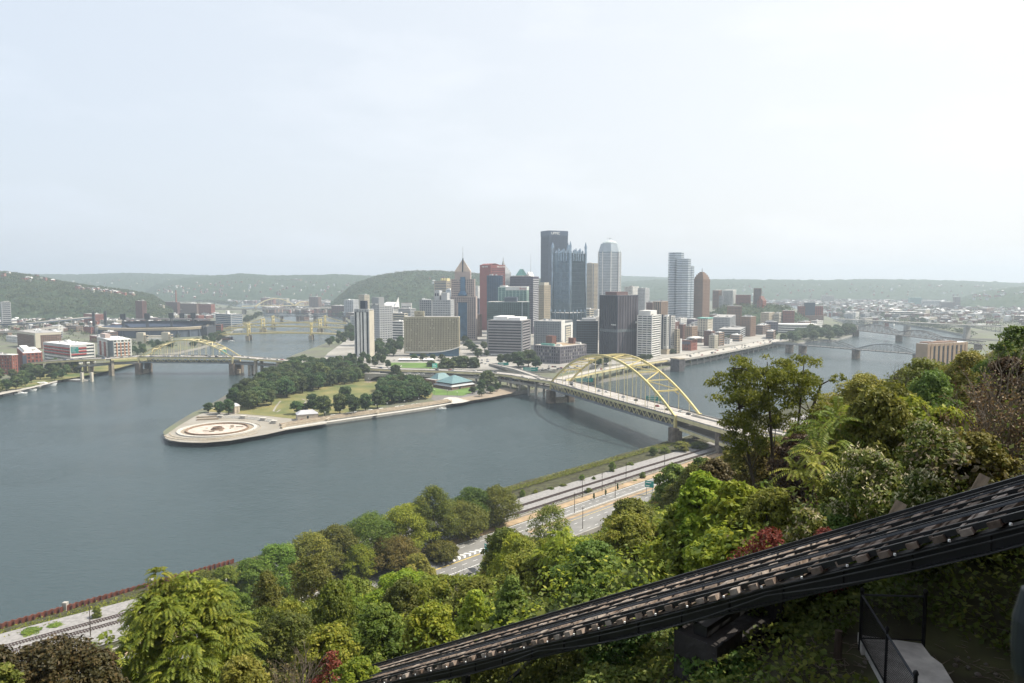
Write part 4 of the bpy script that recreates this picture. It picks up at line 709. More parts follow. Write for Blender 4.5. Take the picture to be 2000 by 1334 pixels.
t, R, L_, z = tower('white office with orange piers and a round glazed corner', 187, 214, 254, 664, 1160, 48, 'grid', w_white, g_grey, fh=4.4, bay=5, band=.4, pier=.3, roof=roof_w, name='office_block', panes=60)
part(t, 'round_corner', g_grey, lambda m: m.cyl(1.5, 1.5, 5, z - 1, 4.5, 4.5, 14)); part(t, 'orange_pier', w_orange, lambda m: [m.box(R * q, R * q + 1.3, -.5, .2, 5, z - 5) for q in (.12, .3, .48, .66, .84)]); part(t, 'roof_box', w_pink, lambda m: m.box(R * .1, R * .35, L_ * .5, L_ * .9, z, z + 7)); part(t, 'brick_panel', brick_r, lambda m: [m.box(-.45, .2, L_ * q, L_ * (q + .16), 5, z - 5) for q in (.3, .65)])
t, R, L_, z = tower('brown brick hotel slab with cream top behind the striped office', 31, 69, 117, 651, 1320, 40, 'grid', brick_b, g_grey, fh=3.6, bay=3.6, band=.45, pier=.5, name='hotel', cat='hotel', panes=80); part(t, 'cream_top', w_cream, lambda m: m.box(-.4, R + .4, -.4, L_ + .4, z - 4, z - .2)); part(t, 'corner_bay', w_cream, lambda m: m.box(-.6, R * .18, -.6, L_ * .06, 6, z))
tower('dark tower of stacked white bands at the photo edge', -40, 3, 21, 590, 1950, 48, 'bands', w_lgrey, g_dark, fh=5.2, band=.4, wb=True); tower('apartment tower half dark red and half cream behind the ballpark', 265, 277.5, 286.5, 588, 2150, 42, 'grid', brick_d, g_grey, fh=3.4, name='apartment_tower')
t, R, L_, z = tower('blue grey glass office on the north bank by the suspension bridges', 421, 451, 473, 614, 1880, 36, 'bands', w_lgrey, g_blue, fh=4.6, band=.4, wb=True); part(t, 'sail', roof_w, lambda m: m.box(R * .1, R * .3, L_ * .3, L_ * .4, z, z + 9))
tower('long low red building on the bank in front of the blue grey office', 398, 432, 434, 634, 1800, 8, 'bands', brick_r, g_grey, fh=5, name='brick_building'); tower('red brick warehouse right of the ballpark scoreboard', 372, 392, 401, 628, 1850, 30, 'grid', brick_r, g_grey, fh=5, name='brick_building'); tower('stepped brick building above the ballpark scoreboard', 366, 388, 398, 616, 1950, 25, 'grid', brick_r, g_grey, name='brick_building'); tower('purple brick block behind the ballpark roof', 290, 332, 340, 630, 1840, 10, 'grid', brick_b, g_grey, name='brick_building')
tower('white topped green glass block behind the scoreboard', 338, 366, 370, 624, 1930, 8, 'bands', w_lgrey, g_green); tower('square cream stair block above the scoreboard', 336, 342, 349, 616, 2000, 35, 'bands', w_cream, g_grey); tower('red brick block left behind the ballpark', 163, 182, 203, 614, 2050, 40, 'grid', brick_r, g_grey, name='brick_building'); tower('cream curved commons building behind the ballpark', 195, 228, 240, 626, 1950, 20, 'bands', w_cream, g_grey)
t, R, L_, z = tower('old brick factory block with a tall chimney by the far bend', 324, 346, 352, 590, 2700, 20, 'grid', brick_d, g_grey, fh=5, name='factory'); part(t, 'chimney', brick_r, lambda m: m.cyl(R * .5, L_ * .2, 8, z + 44, 3.2, 2.2, 10)); tower('long low brick factory wing right of the tall chimney', 350, 384, 392, 593, 2750, 20, 'grid', brick_b, g_grey, fh=5, name='factory'); tower('last low brick factory wing at the river bend', 388, 412, 420, 594, 2600, 20, 'grid', brick_r, g_grey, fh=5, name='factory'); tower('low cream shed left of the old brick factory', 288, 318, 322, 596, 2500, 15, 'bands', w_cream, g_grey, name='factory')
for lb, pl, pc, pr, yt, D, wl in (('far brick warehouse behind the two arch bridge', 510, 534, 542, 582, 3900, brick_r), ('far cream warehouse with a white roof on the strip', 540, 560, 566, 583, 3700, w_cream), ('long low far shed with a bright white roof', 422, 458, 461, 572, 5100, w_white), ('dark brick block at the right end of the long concrete bridge', 647, 678, 686, 597, 2650, brick_d), ('pale glass apartments behind the dark brick block', 672, 690, 702, 586, 2500, w_lgrey), ('far hospital block on the mid hill', 538, 560, 566, 546, 5000, brick_b), ('far pale tower block on the mid hill', 568, 586, 592, 545, 5000, w_tan), ('far brown block at the foot of the near wooded hill', 604, 622, 628, 580, 3300, brick_b)):
    tower(lb, pl, pc, pr, yt, D, 20, 'grid', wl, g_grey, fh=5, bay=8, name='warehouse', roof=roof_w)
for lb, pl, pc, pr, yt, D, wl in (('long far shed with a white roof on the south flats', 1802, 1838, 1841, 587, 3500, w_white), ('long pale market hall on the south bank', 1740, 1792, 1796, 609, 2500, w_cream), ('tall brown far block at the foot of the right hill', 1864, 1876, 1879, 580, 3400, brick_b), ('white riverside sheds behind the high road bridge', 1905, 1956, 1960, 634, 2000, w_white), ('far cream blocks across the upper river', 1604, 1630, 1636, 577, 4100, w_cream), ('dark church like block on the south flats', 1838, 1864, 1868, 590, 3300, brick_d), ('far teal roofed market on the south flats', 1776, 1800, 1806, 581, 3900, copper)):
    tower(lb, pl, pc, pr, yt, D, 12, 'bands', wl, g_grey, fh=6, name='warehouse', roof=roof_w, plant=False)
# tan hotel among the right hand trees
t, R, L_, z = tower('tan hotel with tall dark window bays rising out of the right hand trees', 1793, 1812, 1893, 672, 960, 66, 'vert', W_('tan_panel', (.34, .24, .16)), g_dark, fh=4, bay=9, pier=.52, name='hotel', cat='hotel', roof=roof_w, cap=3.4, depth=26); part(t, 'blank_end', W_('tan_panel', (.34, .24, .16)), lambda m: m.box(-.6, .3, -.4, L_, 4, z - .6)); part(t, 'roof_rail', w_brown, lambda m: m.box(R * .05, R * .75, 1, L_ - 1, z, z + 2))
# ------------------------------------------------------------------ ballpark
c = gp(262, 661, 4); cy0 = c.y + 95; t = thing('ballpark', 'open ballpark bowl with dark blue seats and a pale ring of facade', 'stadium', (c.x, cy0, 0))
A0, B0 = 118, 92; ell = lambda k_, q: (A0 * k_ * math.cos(q), B0 * k_ * math.sin(q)); qs = [R_(100 + 285 * i / 40) for i in range(41)]
def ring(m, k0, z0, k1, z1):
    for a_, b_ in zip(qs, qs[1:]): p, q = ell(k0, a_), ell(k0, b_); r, s = ell(k1, b_), ell(k1, a_); m.poly([(*p, z0), (*q, z0), (*r, z1), (*s, z1)])
part(t, 'lower_wall', w_slate, lambda m: (ring(m, 1, 4, 1, 19), [m.box(*(lambda p: (p[0] - 1.6, p[0] + 1.6, p[1] - 1.6, p[1] + 1.6))(ell(1.01, q)), 4, 19) for q in qs[::2]])); part(t, 'facade_ring', w_beige, lambda m: (ring(m, 1.02, 20.5, 1.03, 26), ring(m, 1.03, 26, .97, 26.5)))
part(t, 'inner_shade', w_dkb, lambda m: ring(m, .985, 18, .985, 21)); part(t, 'seating_bowl', W_('navy_seats', (.035, .05, .085)), lambda m: (ring(m, .97, 26, .62, 8), ring(m, .62, 8, .60, 5))); part(t, 'field', grass_gr, lambda m: m.poly([(*ell(.61, R_(9 * i)), 5) for i in range(40)]))
qs0 = qs; qs = [R_(20 + 130 * i / 20) for i in range(21)]
part(t, 'upper_deck', W_('navy_seats', (.035, .05, .085)), lambda m: (ring(m, 1.0, 33, .75, 20), ring(m, 1.0, 4, 1.0, 33))); part(t, 'roof_canopy', W_('canopy_dark', (.07, .065, .07)), lambda m: (ring(m, 1.06, 39, .86, 36.5), ring(m, .86, 36, 1.06, 38.5))); qs = qs0
part(t, 'scoreboard', dark_steel, lambda m: (m.box(70, 112, 62, 70, 10, 34), m.box(64, 68, 60, 72, 4, 36))); part(t, 'side_stand', dark_steel, lambda m: (m.box(92, 128, -20, 30, 4, 24), m.box(118, 121, -24, 34, 20, 27)))
for px, y0, y1, D, kind in ((182, 609, 640, 1720, 0), (205, 608, 636, 1760, 0), (240, 613, 650, 1640, 1), (287, 612, 655, 1600, 1), (334, 611, 640, 1720, 1), (355, 612, 642, 1780, 1), (377, 611, 650, 1730, 1)):
    p = dp(px, y0, D); h = thing('floodlight_tower', 'dark ballpark floodlight tower ' + {182: 'leftmost of the seven', 205: 'second from the end by the red block', 240: 'third, with a square lamp head', 287: 'tallest in the middle, seen against the facade', 334: 'behind the cream stair block', 355: 'beside the scoreboard', 377: 'at the scoreboard end'}[px], 'floodlight', (p.x, p.y, 0), 0, 'floodlight towers round the ballpark')
    part(h, 'mast', dark_steel, lambda m: [m.bar((sx, sy, 4), (sx * .7, sy * .7, p.z), .8, .8, up=(1, 0, 0)) for sx in (-2, 2) for sy in (-2, 2)] + [m.bar((-2, -2, zz), (2, -2, zz + 5), .4, .4) for zz in range(6, int(p.z) - 6, 6)]); part(h, 'lamp_head', dark_steel, lambda m: m.box(-6 if kind else -3, 6 if kind else 3, -1, 1, p.z - (13 if kind else 34), p.z))
for px0, px1, yt, yb, lb in ((267, 281, 650, 673, 'left of two pale concrete ramp towers before the ballpark'), (316, 329, 649, 677, 'taller banded concrete ramp tower before the ballpark')):
    p = gp((px0 + px1) / 2, yb, 4); zt_ = dp(px0, yt, p.y).z; wd = (px1 - px0) / FPX * p.y; h = thing('stair_tower', lb, 'tower', (p.x, p.y, 0), 0, 'concrete ramp towers at the ballpark'); part(h, 'shaft', w_cream, lambda m: m.box(-wd / 2, wd / 2, 0, 9, 4, zt_)); part(h, 'side_landing', w_beige, lambda m: [m.box(wd / 2, wd / 2 + 6, 1, 8, 6 + i * 5, 7.5 + i * 5) for i in range(int(zt_ / 6))])
p = gp(300, 667, 4); h = thing('pavilion', 'low white pavilion between the two concrete ramp towers', 'building', (p.x, p.y, 0)); part(h, 'wall', w_white, lambda m: m.box(-20, 17, 0, 12, 4, 10)); part(h, 'upper_wall', w_cream, lambda m: m.box(-12, 17, 3, 11, 10, 16)); part(h, 'roof', roof_w, lambda m: m.box(-21, 18, -1, 13, 10, 10.6))
# elevated highway left
viaduct('elevated_road', 'upper deck of the stacked highway at the far left', [dp(-30, 634, 1750), dp(50, 631, 1720), dp(110, 625.5, 1800), dp(180, 619, 1950)], 16, 3, (.5, 1, 1.5, 2, 2.5), side=w_slate, top=concrete); viaduct('elevated_road', 'lower deck of the stacked highway at the far left', [dp(-30, 650, 1640), dp(50, 645, 1640), dp(110, 638, 1700)], 14, 3, (.5, 1, 1.5), side=pale_conc, top=concrete)
# ------------------------------------------------------------------ plain mid rise blocks between the landmarks
fr2 = random.Random(31); FC = (('red brick', brick_r), ('brown brick', brick_b), ('tan', w_tan), ('pale grey', w_lgrey), ('cream', w_cream), ('dark brick', brick_d), ('white', w_white), ('grey', w_grey))
def infill(where, x0, x1, Da, Db, hmin, hmax, n_, wmin=16, wmax=38, a0=20, a1=50):
    for _ in range(n_):
        D = fr2.uniform(Da, Db); pc = fr2.uniform(x0, x1); h_ = fr2.uniform(hmin, hmax); yt = 550 + (CAM_H - 4 - h_) * FPX / D; w = fr2.uniform(wmin, wmax) * FPX / D; f_ = fr2.uniform(.4, .75); nm, wl = fr2.choice(FC)
        tower(f'plain {nm} block {where}', pc - w * f_, pc, pc + w * (1 - f_), yt, D, fr2.uniform(a0, a1), fr2.choice(('grid', 'grid', 'bands')), wl, g_grey, fh=4.2, bay=4.5, pier=.45, name='city_block', group=f'plain {nm} blocks {where}', roof=fr2.choice((roof_g, roof_d, roof_w, roof_g)))
infill('among the downtown roofs', 1120, 1440, 1480, 1900, 18, 42, 26); infill('among the downtown roofs', 700, 960, 1600, 2100, 14, 40, 16); infill('beside the parkway downtown', 1330, 1520, 1380, 1720, 12, 26, 18, 14, 28)
infill('on the north shore', -30, 250, 1420, 1900, 9, 17, 16, 25, 60); infill('on the north shore', 280, 425, 1850, 2600, 8, 14, 34, 14, 40); infill('on the north shore flats', -30, 300, 1650, 2400, 6, 12, 60, 12, 30); infill('in the strip along the upper river', 590, 720, 2350, 3000, 8, 18, 24, 20, 60); infill('at the foot of the north hill', -30, 330, 1950, 2350, 8, 16, 22, 20, 45)
infill('on the south flats', 1640, 2000, 2150, 3000, 8, 20, 34, 25, 70); infill('under the bluff', 1480, 1600, 1800, 2000, 10, 20, 10, 20, 40); infill('in the strip along the upper river', 520, 700, 2900, 4200, 9, 22, 22, 40, 110)
# ------------------------------------------------------------------ houses
hr = random.Random(5); HM = []
for k_, (wl, rf) in enumerate(((brick_r, roof_d), (brick_d, roof_g), (w_white, roof_g), (w_cream, roof_d), (brick_b, roof_w), (w_tan, roof_g), (w_lgrey, roof_w), (brick_r, roof_g))):
    m = MB(); w, d, h_ = hr.uniform(7, 12), hr.uniform(10, 18), hr.uniform(7, 11); m.box(-w / 2, w / 2, -d / 2, d / 2, -4, h_); m.mi = 1
    if k_ % 3 == 2: m.box(-w / 2 - .2, w / 2 + .2, -d / 2 - .2, d / 2 + .2, h_, h_ + .8)
    else: m.gable(-w / 2, w / 2, -d / 2, d / 2, h_, h_ + 3.4, 'y')
    m.mi = 2
    for yy in (-d / 2 - .05,):
        for wx in (-.25, .25):
            for wz in (2, 5.4): m.box(w * wx - .7, w * wx + .7, yy - .05, yy + .05, wz, wz + 1.8)
    HM.append((m.mesh('row_house', [wl, rf, g_dark]), m, w, d, h_))
COLN = ('red brick', 'dark brick', 'white walled', 'cream walled', 'brown white-roofed', 'tan', 'pale grey flat-roofed', 'red brick grey-roofed'); far = MB(); far_mats = [brick_r, brick_d, w_white, w_cream, brick_b, w_tan, w_lgrey, roof_d, roof_g, roof_w]
def far_house(p, big=1.0):
    w, d, h_ = hr.uniform(8, 17) * big, hr.uniform(9, 18) * big, hr.uniform(6, 12); far.mi = hr.choice((0, 0, 1, 1, 2, 3, 4, 4, 5, 6)); far.box(p.x - w / 2, p.x + w / 2, p.y - d / 2, p.y + d / 2, p.z - 6, p.z + h_); far.mi = hr.choice((7, 7, 8, 8, 7, 9)); (far.gable(p.x - w / 2, p.x + w / 2, p.y - d / 2, p.y + d / 2, p.z + h_, p.z + h_ + 3, hr.choice('xy')) if hr.random() < .5 else far.box(p.x - w / 2, p.x + w / 2, p.y - d / 2, p.y + d / 2, p.z + h_ + .05, p.z + h_ + .9))
n_ind = 0
for area, grp, x0, x1, Da, Db, cnt, ind in (('north flats below the wooded hill', 'houses on the north flats', -40, 330, 2020, 2350, 210, 190), ('far north flats', None, -40, 340, 2300, 2600, 200, 0), ('strip', None, 520, 700, 2900, 5300, 520, 0), ('strip2', None, 440, 650, 4200, 6200, 420, 0), ('south flats behind the high road bridge', 'houses on the south flats', 1700, 2010, 2050, 2700, 120, 100), ('south2', None, 1560, 2010, 2600, 4600, 900, 0), ('upper', None, 1480, 1700, 3900, 5200, 220, 0), ('hillfoot', None, 700, 800, 2300, 2700, 60, 0)):
    for i in range(cnt):
        px = hr.uniform(x0, x1); D = hr.uniform(Da, Db); p = Vector(((px - 1000) / FPX * D, D, 4.0))
        if i < ind:
            k_ = hr.randrange(8); o = bpy.data.objects.new('row_house', HM[k_][0]); COL.objects.link(o); o.location = p; o.rotation_euler = (0, 0, hr.choice((0, .5, -.4)) + hr.uniform(-.1, .1)); tag(o, f'small {COLN[k_]} house on the {area}', 'house', f'{COLN[k_]} {grp}')
        else: far_house(p, 1.0 if D < 3500 else 1.5)
for key, x0, x1, u0, u1, cnt in (('near_l', 150, 262, .55, .64, 42), ('near_l', 0, 110, .55, .9, 16), ('near_c', 835, 880, .3, .5, 14), ('mid_c', 300, 760, .03, .4, 130), ('far_l', 60, 520, .1, .4, 36), ('far_r', 1420, 2000, .03, .4, 100), ('near_r', 1900, 2010, .2, .6, 24)):
    for i in range(cnt):
        px, u = hr.uniform(x0, x1), hr.uniform(u0, u1); x, y, z = HILLS[key](px, u); far_house(Vector((x, y, z + 3)), .8)
tag(far.build('far_houses', far_mats), 'dense small roofs of distant neighbourhoods on the flats and hills', 'houses', kind='stuff')
# ------------------------------------------------------------------ the park on the point
def flat(name, px, z, m_, kind=True):
    o = drape([tuple(gp(x, y, z)[:2]) for x, y in px], z).build(name, m_); return struct(o) if kind else o
plaza_m = mat('plaza_paving', (.29, .26, .212), .95, .14, .06, col2=(.275, .26, .235)); tan_pave = mat('tan_paving', (.28, .23, .175), .95, .16, .15); seat_w = mat('pale_seat_stone', (.46, .44, .40), .9, .1, .3)
flat('plaza', [(321, 851.5), (323, 856), (332, 860), (352, 863), (376, 864.4), (402, 864.6), (450, 860.5), (520, 848.5), (560, 839.5), (638, 827.5), (640, 812), (570, 817.5), (526, 813), (482, 809.5), (452, 807), (404, 804), (381, 813), (350, 831)], 4.03, plaza_m)
flat('park_lawn', [(404, 803.5), (452, 806.5), (482, 809), (526, 812.5), (575, 818), (640, 811), (700, 802), (780, 787), (842, 777), (846, 766), (828, 750), (800, 741), (715, 735), (640, 722), (585, 716)], 4.04, grass_m)
flat('park_lawn', [(829, 751), (845, 757), (880, 764.5), (925, 753), (935, 760), (912, 770), (904, 772.5), (848, 771.5), (840, 762)], 4.07, grass_gr)
flat('park_path', [(845, 772), (905, 773), (935, 762), (990, 757), (1012, 764), (960, 772), (905, 779), (880, 775), (866, 780), (862, 786), (842, 780)], 4.06, mat('path_asphalt', (.17, .16, .155), .95, .15, .2))
flat('park_path', [(935, 771), (985, 757), (1010, 761), (1000, 768), (960, 776), (915, 783), (893, 778)], 4.09, tan_pave)
flat('plaza', [(864, 781), (868, 777.5), (877, 775.5), (893, 776), (905, 780), (918, 783), (905, 786), (885, 788.5), (880, 783)], 4.12, seat_w)
flat('street_lawn', [(755, 708), (850, 708.5), (885, 714), (860, 720.5), (800, 721), (768, 719)], 9.05, grass_gr)
flat('park_path', [(778, 719.5), (780, 719.5), (785.5, 713.5), (784, 713.5)], 9.12, seat_w); flat('park_path', [(775, 718), (776.5, 718), (780, 713), (779, 713)], 9.12, seat_w)
path_w = 1.8
for pth in ([(548, 800), (540, 805), (534, 803), (539, 794), (548, 783)], [(590, 779), (597, 782)], [(594, 788), (604, 779), (612, 772)]):
    struct(strip([gp(x, y, 4.09) for x, y in pth], path_w).build('park_path', plaza_m))
struct(strip([gp(x, y, 4.06) for x, y in ((715, 747), (740, 742), (770, 741))], 9).build('park_path', tan_pave))
# waterside promenade with stepped seats
prom = [gp(x, y, 4.1) for x, y in ((545, 838.5), (640, 823.5), (733, 810.5), (820, 798), (888, 786.5))]
struct(strip(prom, 5).build('promenade', seat_w))
b = thing('stepped_terrace', 'long tan stepped seating terrace along the river promenade', 'terrace', (0, 0, 0))
for i in range(4):
    m = MB(); q = [gp(x, y, 4.1) for x, y in ((552, 833), (640, 818.5), (733, 806), (820, 793.5), (880, 784))]
    for a, c in zip(q, q[1:]):
        d = (c - a).normalized(); nn = Vector((-d.y, d.x, 0)); m.bar(a + nn * (i * 2.1 - 2) + Vector((0, 0, .2 + i * .28)), c + nn * (i * 2.1 - 2) + Vector((0, 0, .2 + i * .28)), 2.1, .5 + i * .5)
    m.build('step', tan_pave if i % 2 else stone_lt, b)
for i in range(4):
    a = gp((552, 640, 737, 880)[i], (836, 821, 808, 786)[i], 4); m = MB(); m.box(a.x - 1, a.x + 1, a.y - 4, a.y + 6, 4, 5.9); m.build('end_wall', stone_lt, b)
# fountain basin
fc = gp(425, 839, 4); t = thing('fountain', 'large drained round fountain basin with a pale outer ring at the tip of the point', 'fountain', (fc.x, fc.y, 4.03))
part(t, 'outer_ring', seat_w, lambda m: m.lathe(0, 0, [(31.5, 0), (31.5, .9), (28.8, .9), (28.5, .1)], 64)); part(t, 'dry_channel', tan_pave, lambda m: m.lathe(0, 0, [(28.6, .12), (24.6, .1)], 64))
part(t, 'inner_wall', mat('brown_granite', (.24, .17, .12), .8, .2, .5), lambda m: m.lathe(0, 0, [(24.8, .1), (24.8, 1.3), (23.8, 1.3), (23.6, .15)], 64)); part(t, 'basin_floor', mat('basin_floor', (.42, .35, .30), .95, .12, .15, col2=(.50, .44, .39)), lambda m: m.lathe(0, 0, [(23.3, .18), (.01, .2)], 64))
part(t, 'centre_ring', mat('fountain_bronze', (.16, .11, .08), .7, .25, .6), lambda m: m.lathe(0, 0, [(5.4, .2), (5.2, 1.0), (4.0, 1.1), (3.8, 2.3), (2.7, 2.3), (2.6, 1.0)], 24))
fr_ = random.Random(3)
dbr = [(-9, -8, 5, 1.2), (-3, -10, 4, 1.5), (4, -7, 3, 2), (9, 3, 1, 7), (12, 9, 6, .8), (-12, 4, 2, 1), (-6, 9, 1.5, 1.5), (6, 12, 3, 1)]
part(t, 'rubble', tan_pave, lambda m: [m.box(x, x + w, y, y + d, .2, .2 + fr_.uniform(.3, .9)) for x, y, w, d in dbr])
for r0, r1, q0, q1, nm_ in ((36, 37, 200, 330, 'step_ring'), (40, 41.5, 215, 340, 'step_ring'), (34, 34.5, -60, 80, 'step_ring')):
    m = MB(); n_ = 30
    for i in range(n_):
        a_, b_ = R_(q0 + (q1 - q0) * i / n_), R_(q0 + (q1 - q0) * (i + 1) / n_); m.prism([(r0 * math.cos(a_), r0 * math.sin(a_)), (r1 * math.cos(a_), r1 * math.sin(a_)), (r1 * math.cos(b_), r1 * math.sin(b_)), (r0 * math.cos(b_), r0 * math.sin(b_))], 0, .35)
    m.build(nm_, stone_lt, t)
blocks = [gp(x, y, 4.03) for x, y in ((430, 816.5), (475, 817.5), (514, 821.5), (535, 827))]
for i, p in enumerate(blocks):
    o = MB(); o.box(-2.2, 2.2, -1.8, 1.8, 0, 2.4); o.mi = 1; o.box(-2.5, 2.5, -2.1, 2.1, 2.4, 2.7); o = o.build('stone_block', [concrete, seat_w]); o.location = p
    tag(o, 'square stone block ' + ('at the left end of the curved white benches', 'second along the curved white benches', 'third along the curved white benches', 'at the right end of the curved white benches')[i], 'stone block', 'stone blocks between the curved benches')
    if i < 3:
        q = blocks[i + 1]; d = (q - p).normalized(); nn = Vector((-d.y, d.x, 0)); m = MB(); a, c = p + d * 3, q - d * 3; mid = (a + c) / 2 + nn * 1.2
        for k_ in range(3):
            for u, v in ((a, mid), (mid, c)): m.bar(u + nn * k_ * 1.4 + Vector((0, 0, .25 + .3 * k_)), v + nn * k_ * 1.4 + Vector((0, 0, .25 + .3 * k_)), 1.4, .5 + .6 * k_)
        tag(m.build('curved_bench', seat_w), 'long white curved stepped bench ' + ('left of the three by the plaza', 'middle one by the plaza', 'right one by the plaza steps')[i], 'bench', 'white curved benches at the plaza')
for k_, (y0, y1) in enumerate(((814.2, 816.2), (818.8, 821))):
    a, c = gp(384, y1, 4.03), gp(427, y0, 4.03); m = MB(); m.bar(a + Vector((0, 0, .6)), c + Vector((0, 0, .6)), 2.2, 1.2); tag(m.build('planter_wall', tan_pave), ('upper' if k_ == 0 else 'lower') + ' of two low tan planter walls left of the plaza benches', 'wall')
def pavilion(label, pl, pc, pr, yt, yb, a, roofh, name='stone_pavilion'):
    D = gp(pc, yb, 4).y; t, R, L_, z = tower(label, pl, pc, pr, yt, D, a, 'grid', mat('pavilion_stone', (.46, .40, .32), .9, .15, .3), g_grey, fh=8, bay=6, band=.3, pier=.7, name=name, plant=False, depth=14); part(t, 'hip_roof', W_('lead_roof', (.42, .42, .44)), lambda m: m.hip(-.6, R + .6, -.6, L_ + .6, z + .1, z + roofh, min(R, L_) * .42)); part(t, 'cornice', seat_w, lambda m: m.box(-.4, R + .4, -.4, L_ + .4, z - .6, z)); return t
pavilion('pale stone pavilion with a hipped grey roof by the red truck', 573, 581, 616.5, 810.5, 822, 66, 3.0); pavilion('pale stone pavilion half hidden in trees at the left bank', 444, 458, 462, 794, 808, 30, 2.6)
t, R, L_, z = tower('brick museum with a big teal hipped roof by the interchange', 846, 882.5, 926, 756, 822, 44, 'bands', brick_b, brick_b, fh=3, band=.9, name='museum', plant=False)
part(t, 'skirt_roof', w_lgrey, lambda m: m.hip(-.8, R + .8, -.8, L_ + .8, z, z + 2.2, 3.4)); part(t, 'clerestory', g_dark, lambda m: m.box(3, R - 3, 3, L_ - 3, z + 1, z + 3.6)); part(t, 'teal_roof', teal, lambda m: m.hip(1.2, R - 1.2, 1.2, L_ - 1.2, z + 3.6, z + 10.6, min(R, L_) / 2 - 1.4)); part(t, 'eave', dark_steel, lambda m: m.box(1.0, R - 1.0, 1.0, L_ - 1.0, z + 3.2, z + 3.6)); part(t, 'entrance', g_dark, lambda m: m.box(R * .3, R * .38, -.3, .2, 4, 7.5))
t, R, L_, z = tower('lower brick museum wing with a second teal roof behind', 828, 850, 884, 743, 862, 44, 'bands', brick_b, brick_b, fh=3, band=.9, name='museum_wing', plant=False); part(t, 'teal_roof', teal, lambda m: m.hip(R * .2, R * 1.0, L_ * .1, L_ * .9, z, z + 6.5, min(R, L_) * .3))
# underpass portal
a, c = gp(712, 744, 4), gp(815, 748, 4); Ln, rz = frame_of(a, c); t = thing('underpass', 'wide low concrete underpass arch beneath the park highway', 'underpass', (a.x, a.y, 4), rz)
def arch_wall(m):
    n_ = 24; x0, x1 = Ln * .10, Ln * .56
    m.box(0, x0, 0, 3, 0, 9.2); m.box(x1, Ln, 0, 3, 0, 9.2)
    for i in range(n_):
        u0, u1 = i / n_, (i + 1) / n_; h0, h1 = 6.6 * math.sin(math.pi * u0) ** .6 if u0 > 0 else 0, 6.6 * math.sin(math.pi * u1) ** .6 if u1 < 1 else 0; xa, xb = x0 + (x1 - x0) * u0, x0 + (x1 - x0) * u1
        m.poly([(xa, 0, h0), (xb, 0, h1), (xb, 0, 9.2), (xa, 0, 9.2)]); m.poly([(xa, 30, h0), (xb, 30, h1), (xb, 0, h1), (xa, 0, h0)])
part(t, 'portal_wall', concrete, arch_wall); part(t, 'dark_end_sheet', asph_dk, lambda m: m.box(Ln * .1, Ln * .56, 30, 31, 0, 9)); part(t, 'coping', pale_conc, lambda m: m.box(-.5, Ln + .5, -.3, 3.2, 9.2, 9.9))  # dark sheet closes the far end; its colour stands in for shade inside
p = gp(764.5, 742, 4); t = thing('flagpole', 'flagpole with a striped flag hanging in front of the underpass', 'flagpole', (p.x, p.y, 4)); zt_ = dp(764.5, 718, p.y).z - 4; part(t, 'pole', white_p, lambda m: m.cyl(0, 0, 0, zt_, .22, .1, 6))
part(t, 'flag', mat('flag_red', (.50, .06, .07)), lambda m: [m.box(.2 + .1 * i, 1.9, .02 * i - .05, .02 * i + .05, zt_ - 10.5 + i * .8, zt_ - 10.1 + i * .8) for i in range(13)]); part(t, 'flag_stripe', white_p, lambda m: [m.box(.2 + .1 * i, 1.9, .02 * i - .05, .02 * i + .05, zt_ - 10.1 + i * .8, zt_ - 9.7 + i * .8) for i in range(12)]); part(t, 'flag_canton', mat('flag_blue', (.04, .05, .2)), lambda m: m.box(.3, 1.3, -.12, .34, zt_ - 3.6, zt_ - .3))
# small lights, benches, tents
def simple_lamp(h=6, arm=0):
    m = MB(); m.cyl(0, 0, 0, h, .14, .1, 6)
    if arm: m.bar((0, 0, h), (arm, 0, h + .4), .14, .14)
    m.mi = 1; m.box(-.35 + arm, .35 + arm, -.35, .35, h - .1, h + .6) if not arm else m.box(arm - .6, arm + .3, -.2, .2, h + .3, h + .5); return m.mesh('lamp_post', [grey_steel, white_p])
lm1, lm2 = simple_lamp(5.5), simple_lamp(11, 2.4)
for x, y in ((635, 817), (668, 812), (699, 807.5), (734, 802.5), (756, 799), (790, 794), (818, 789), (849, 771), (874, 772), (893, 776), (720, 748), (688, 746), (622, 815)):
    o = bpy.data.objects.new('lamp_post', lm1); COL.objects.link(o); o.location = gp(x, y, 4.05); tag(o, 'small globe lamp post standing in the park by the promenade', 'lamp post', 'globe lamps along the park paths')
bm_ = MB(); bm_.box(-2.2, 2.2, -.7, .7, 0, .9); bm_.box(-2.3, 2.3, -.8, .8, .9, 1.0); bmm = bm_.mesh('white_bench', white_p)
for i in range(24):
    u = i / 23; x = 640 + 240 * u; y = 813.5 - 32.2 * u + (1 if i % 3 == 0 else 0)
    if i % 4 == 3: continue
    o = bpy.data.objects.new('white_bench', bmm); COL.objects.link(o); o.location = gp(x, y, 4.06); o.rotation_euler = (0, 0, R_(40)); tag(o, 'white block bench on the tree side of the river promenade', 'bench', 'white benches along the promenade')
for i, x in enumerate((781, 789, 797, 806, 812, 829, 838, 843, 868, 879)):
    p = gp(x, 705.6 + .03 * (i % 3), 9.05); w = (3, 5, 4, 3, 6)[i % 5]; t = thing('market_tent', 'white peaked tent in the row on the lawn edge below the khaki hotel', 'tent', p, 0, 'white tents before the khaki hotel'); part(t, 'canopy', roof_w, lambda m: m.hip(-w, w, -2.4, 2.4, 2.4, 4.6, 2.3)); part(t, 'side_wall', roof_w, lambda m: m.box(-w * .9, w * .9, 2.0, 2.2, 0, 2.4))
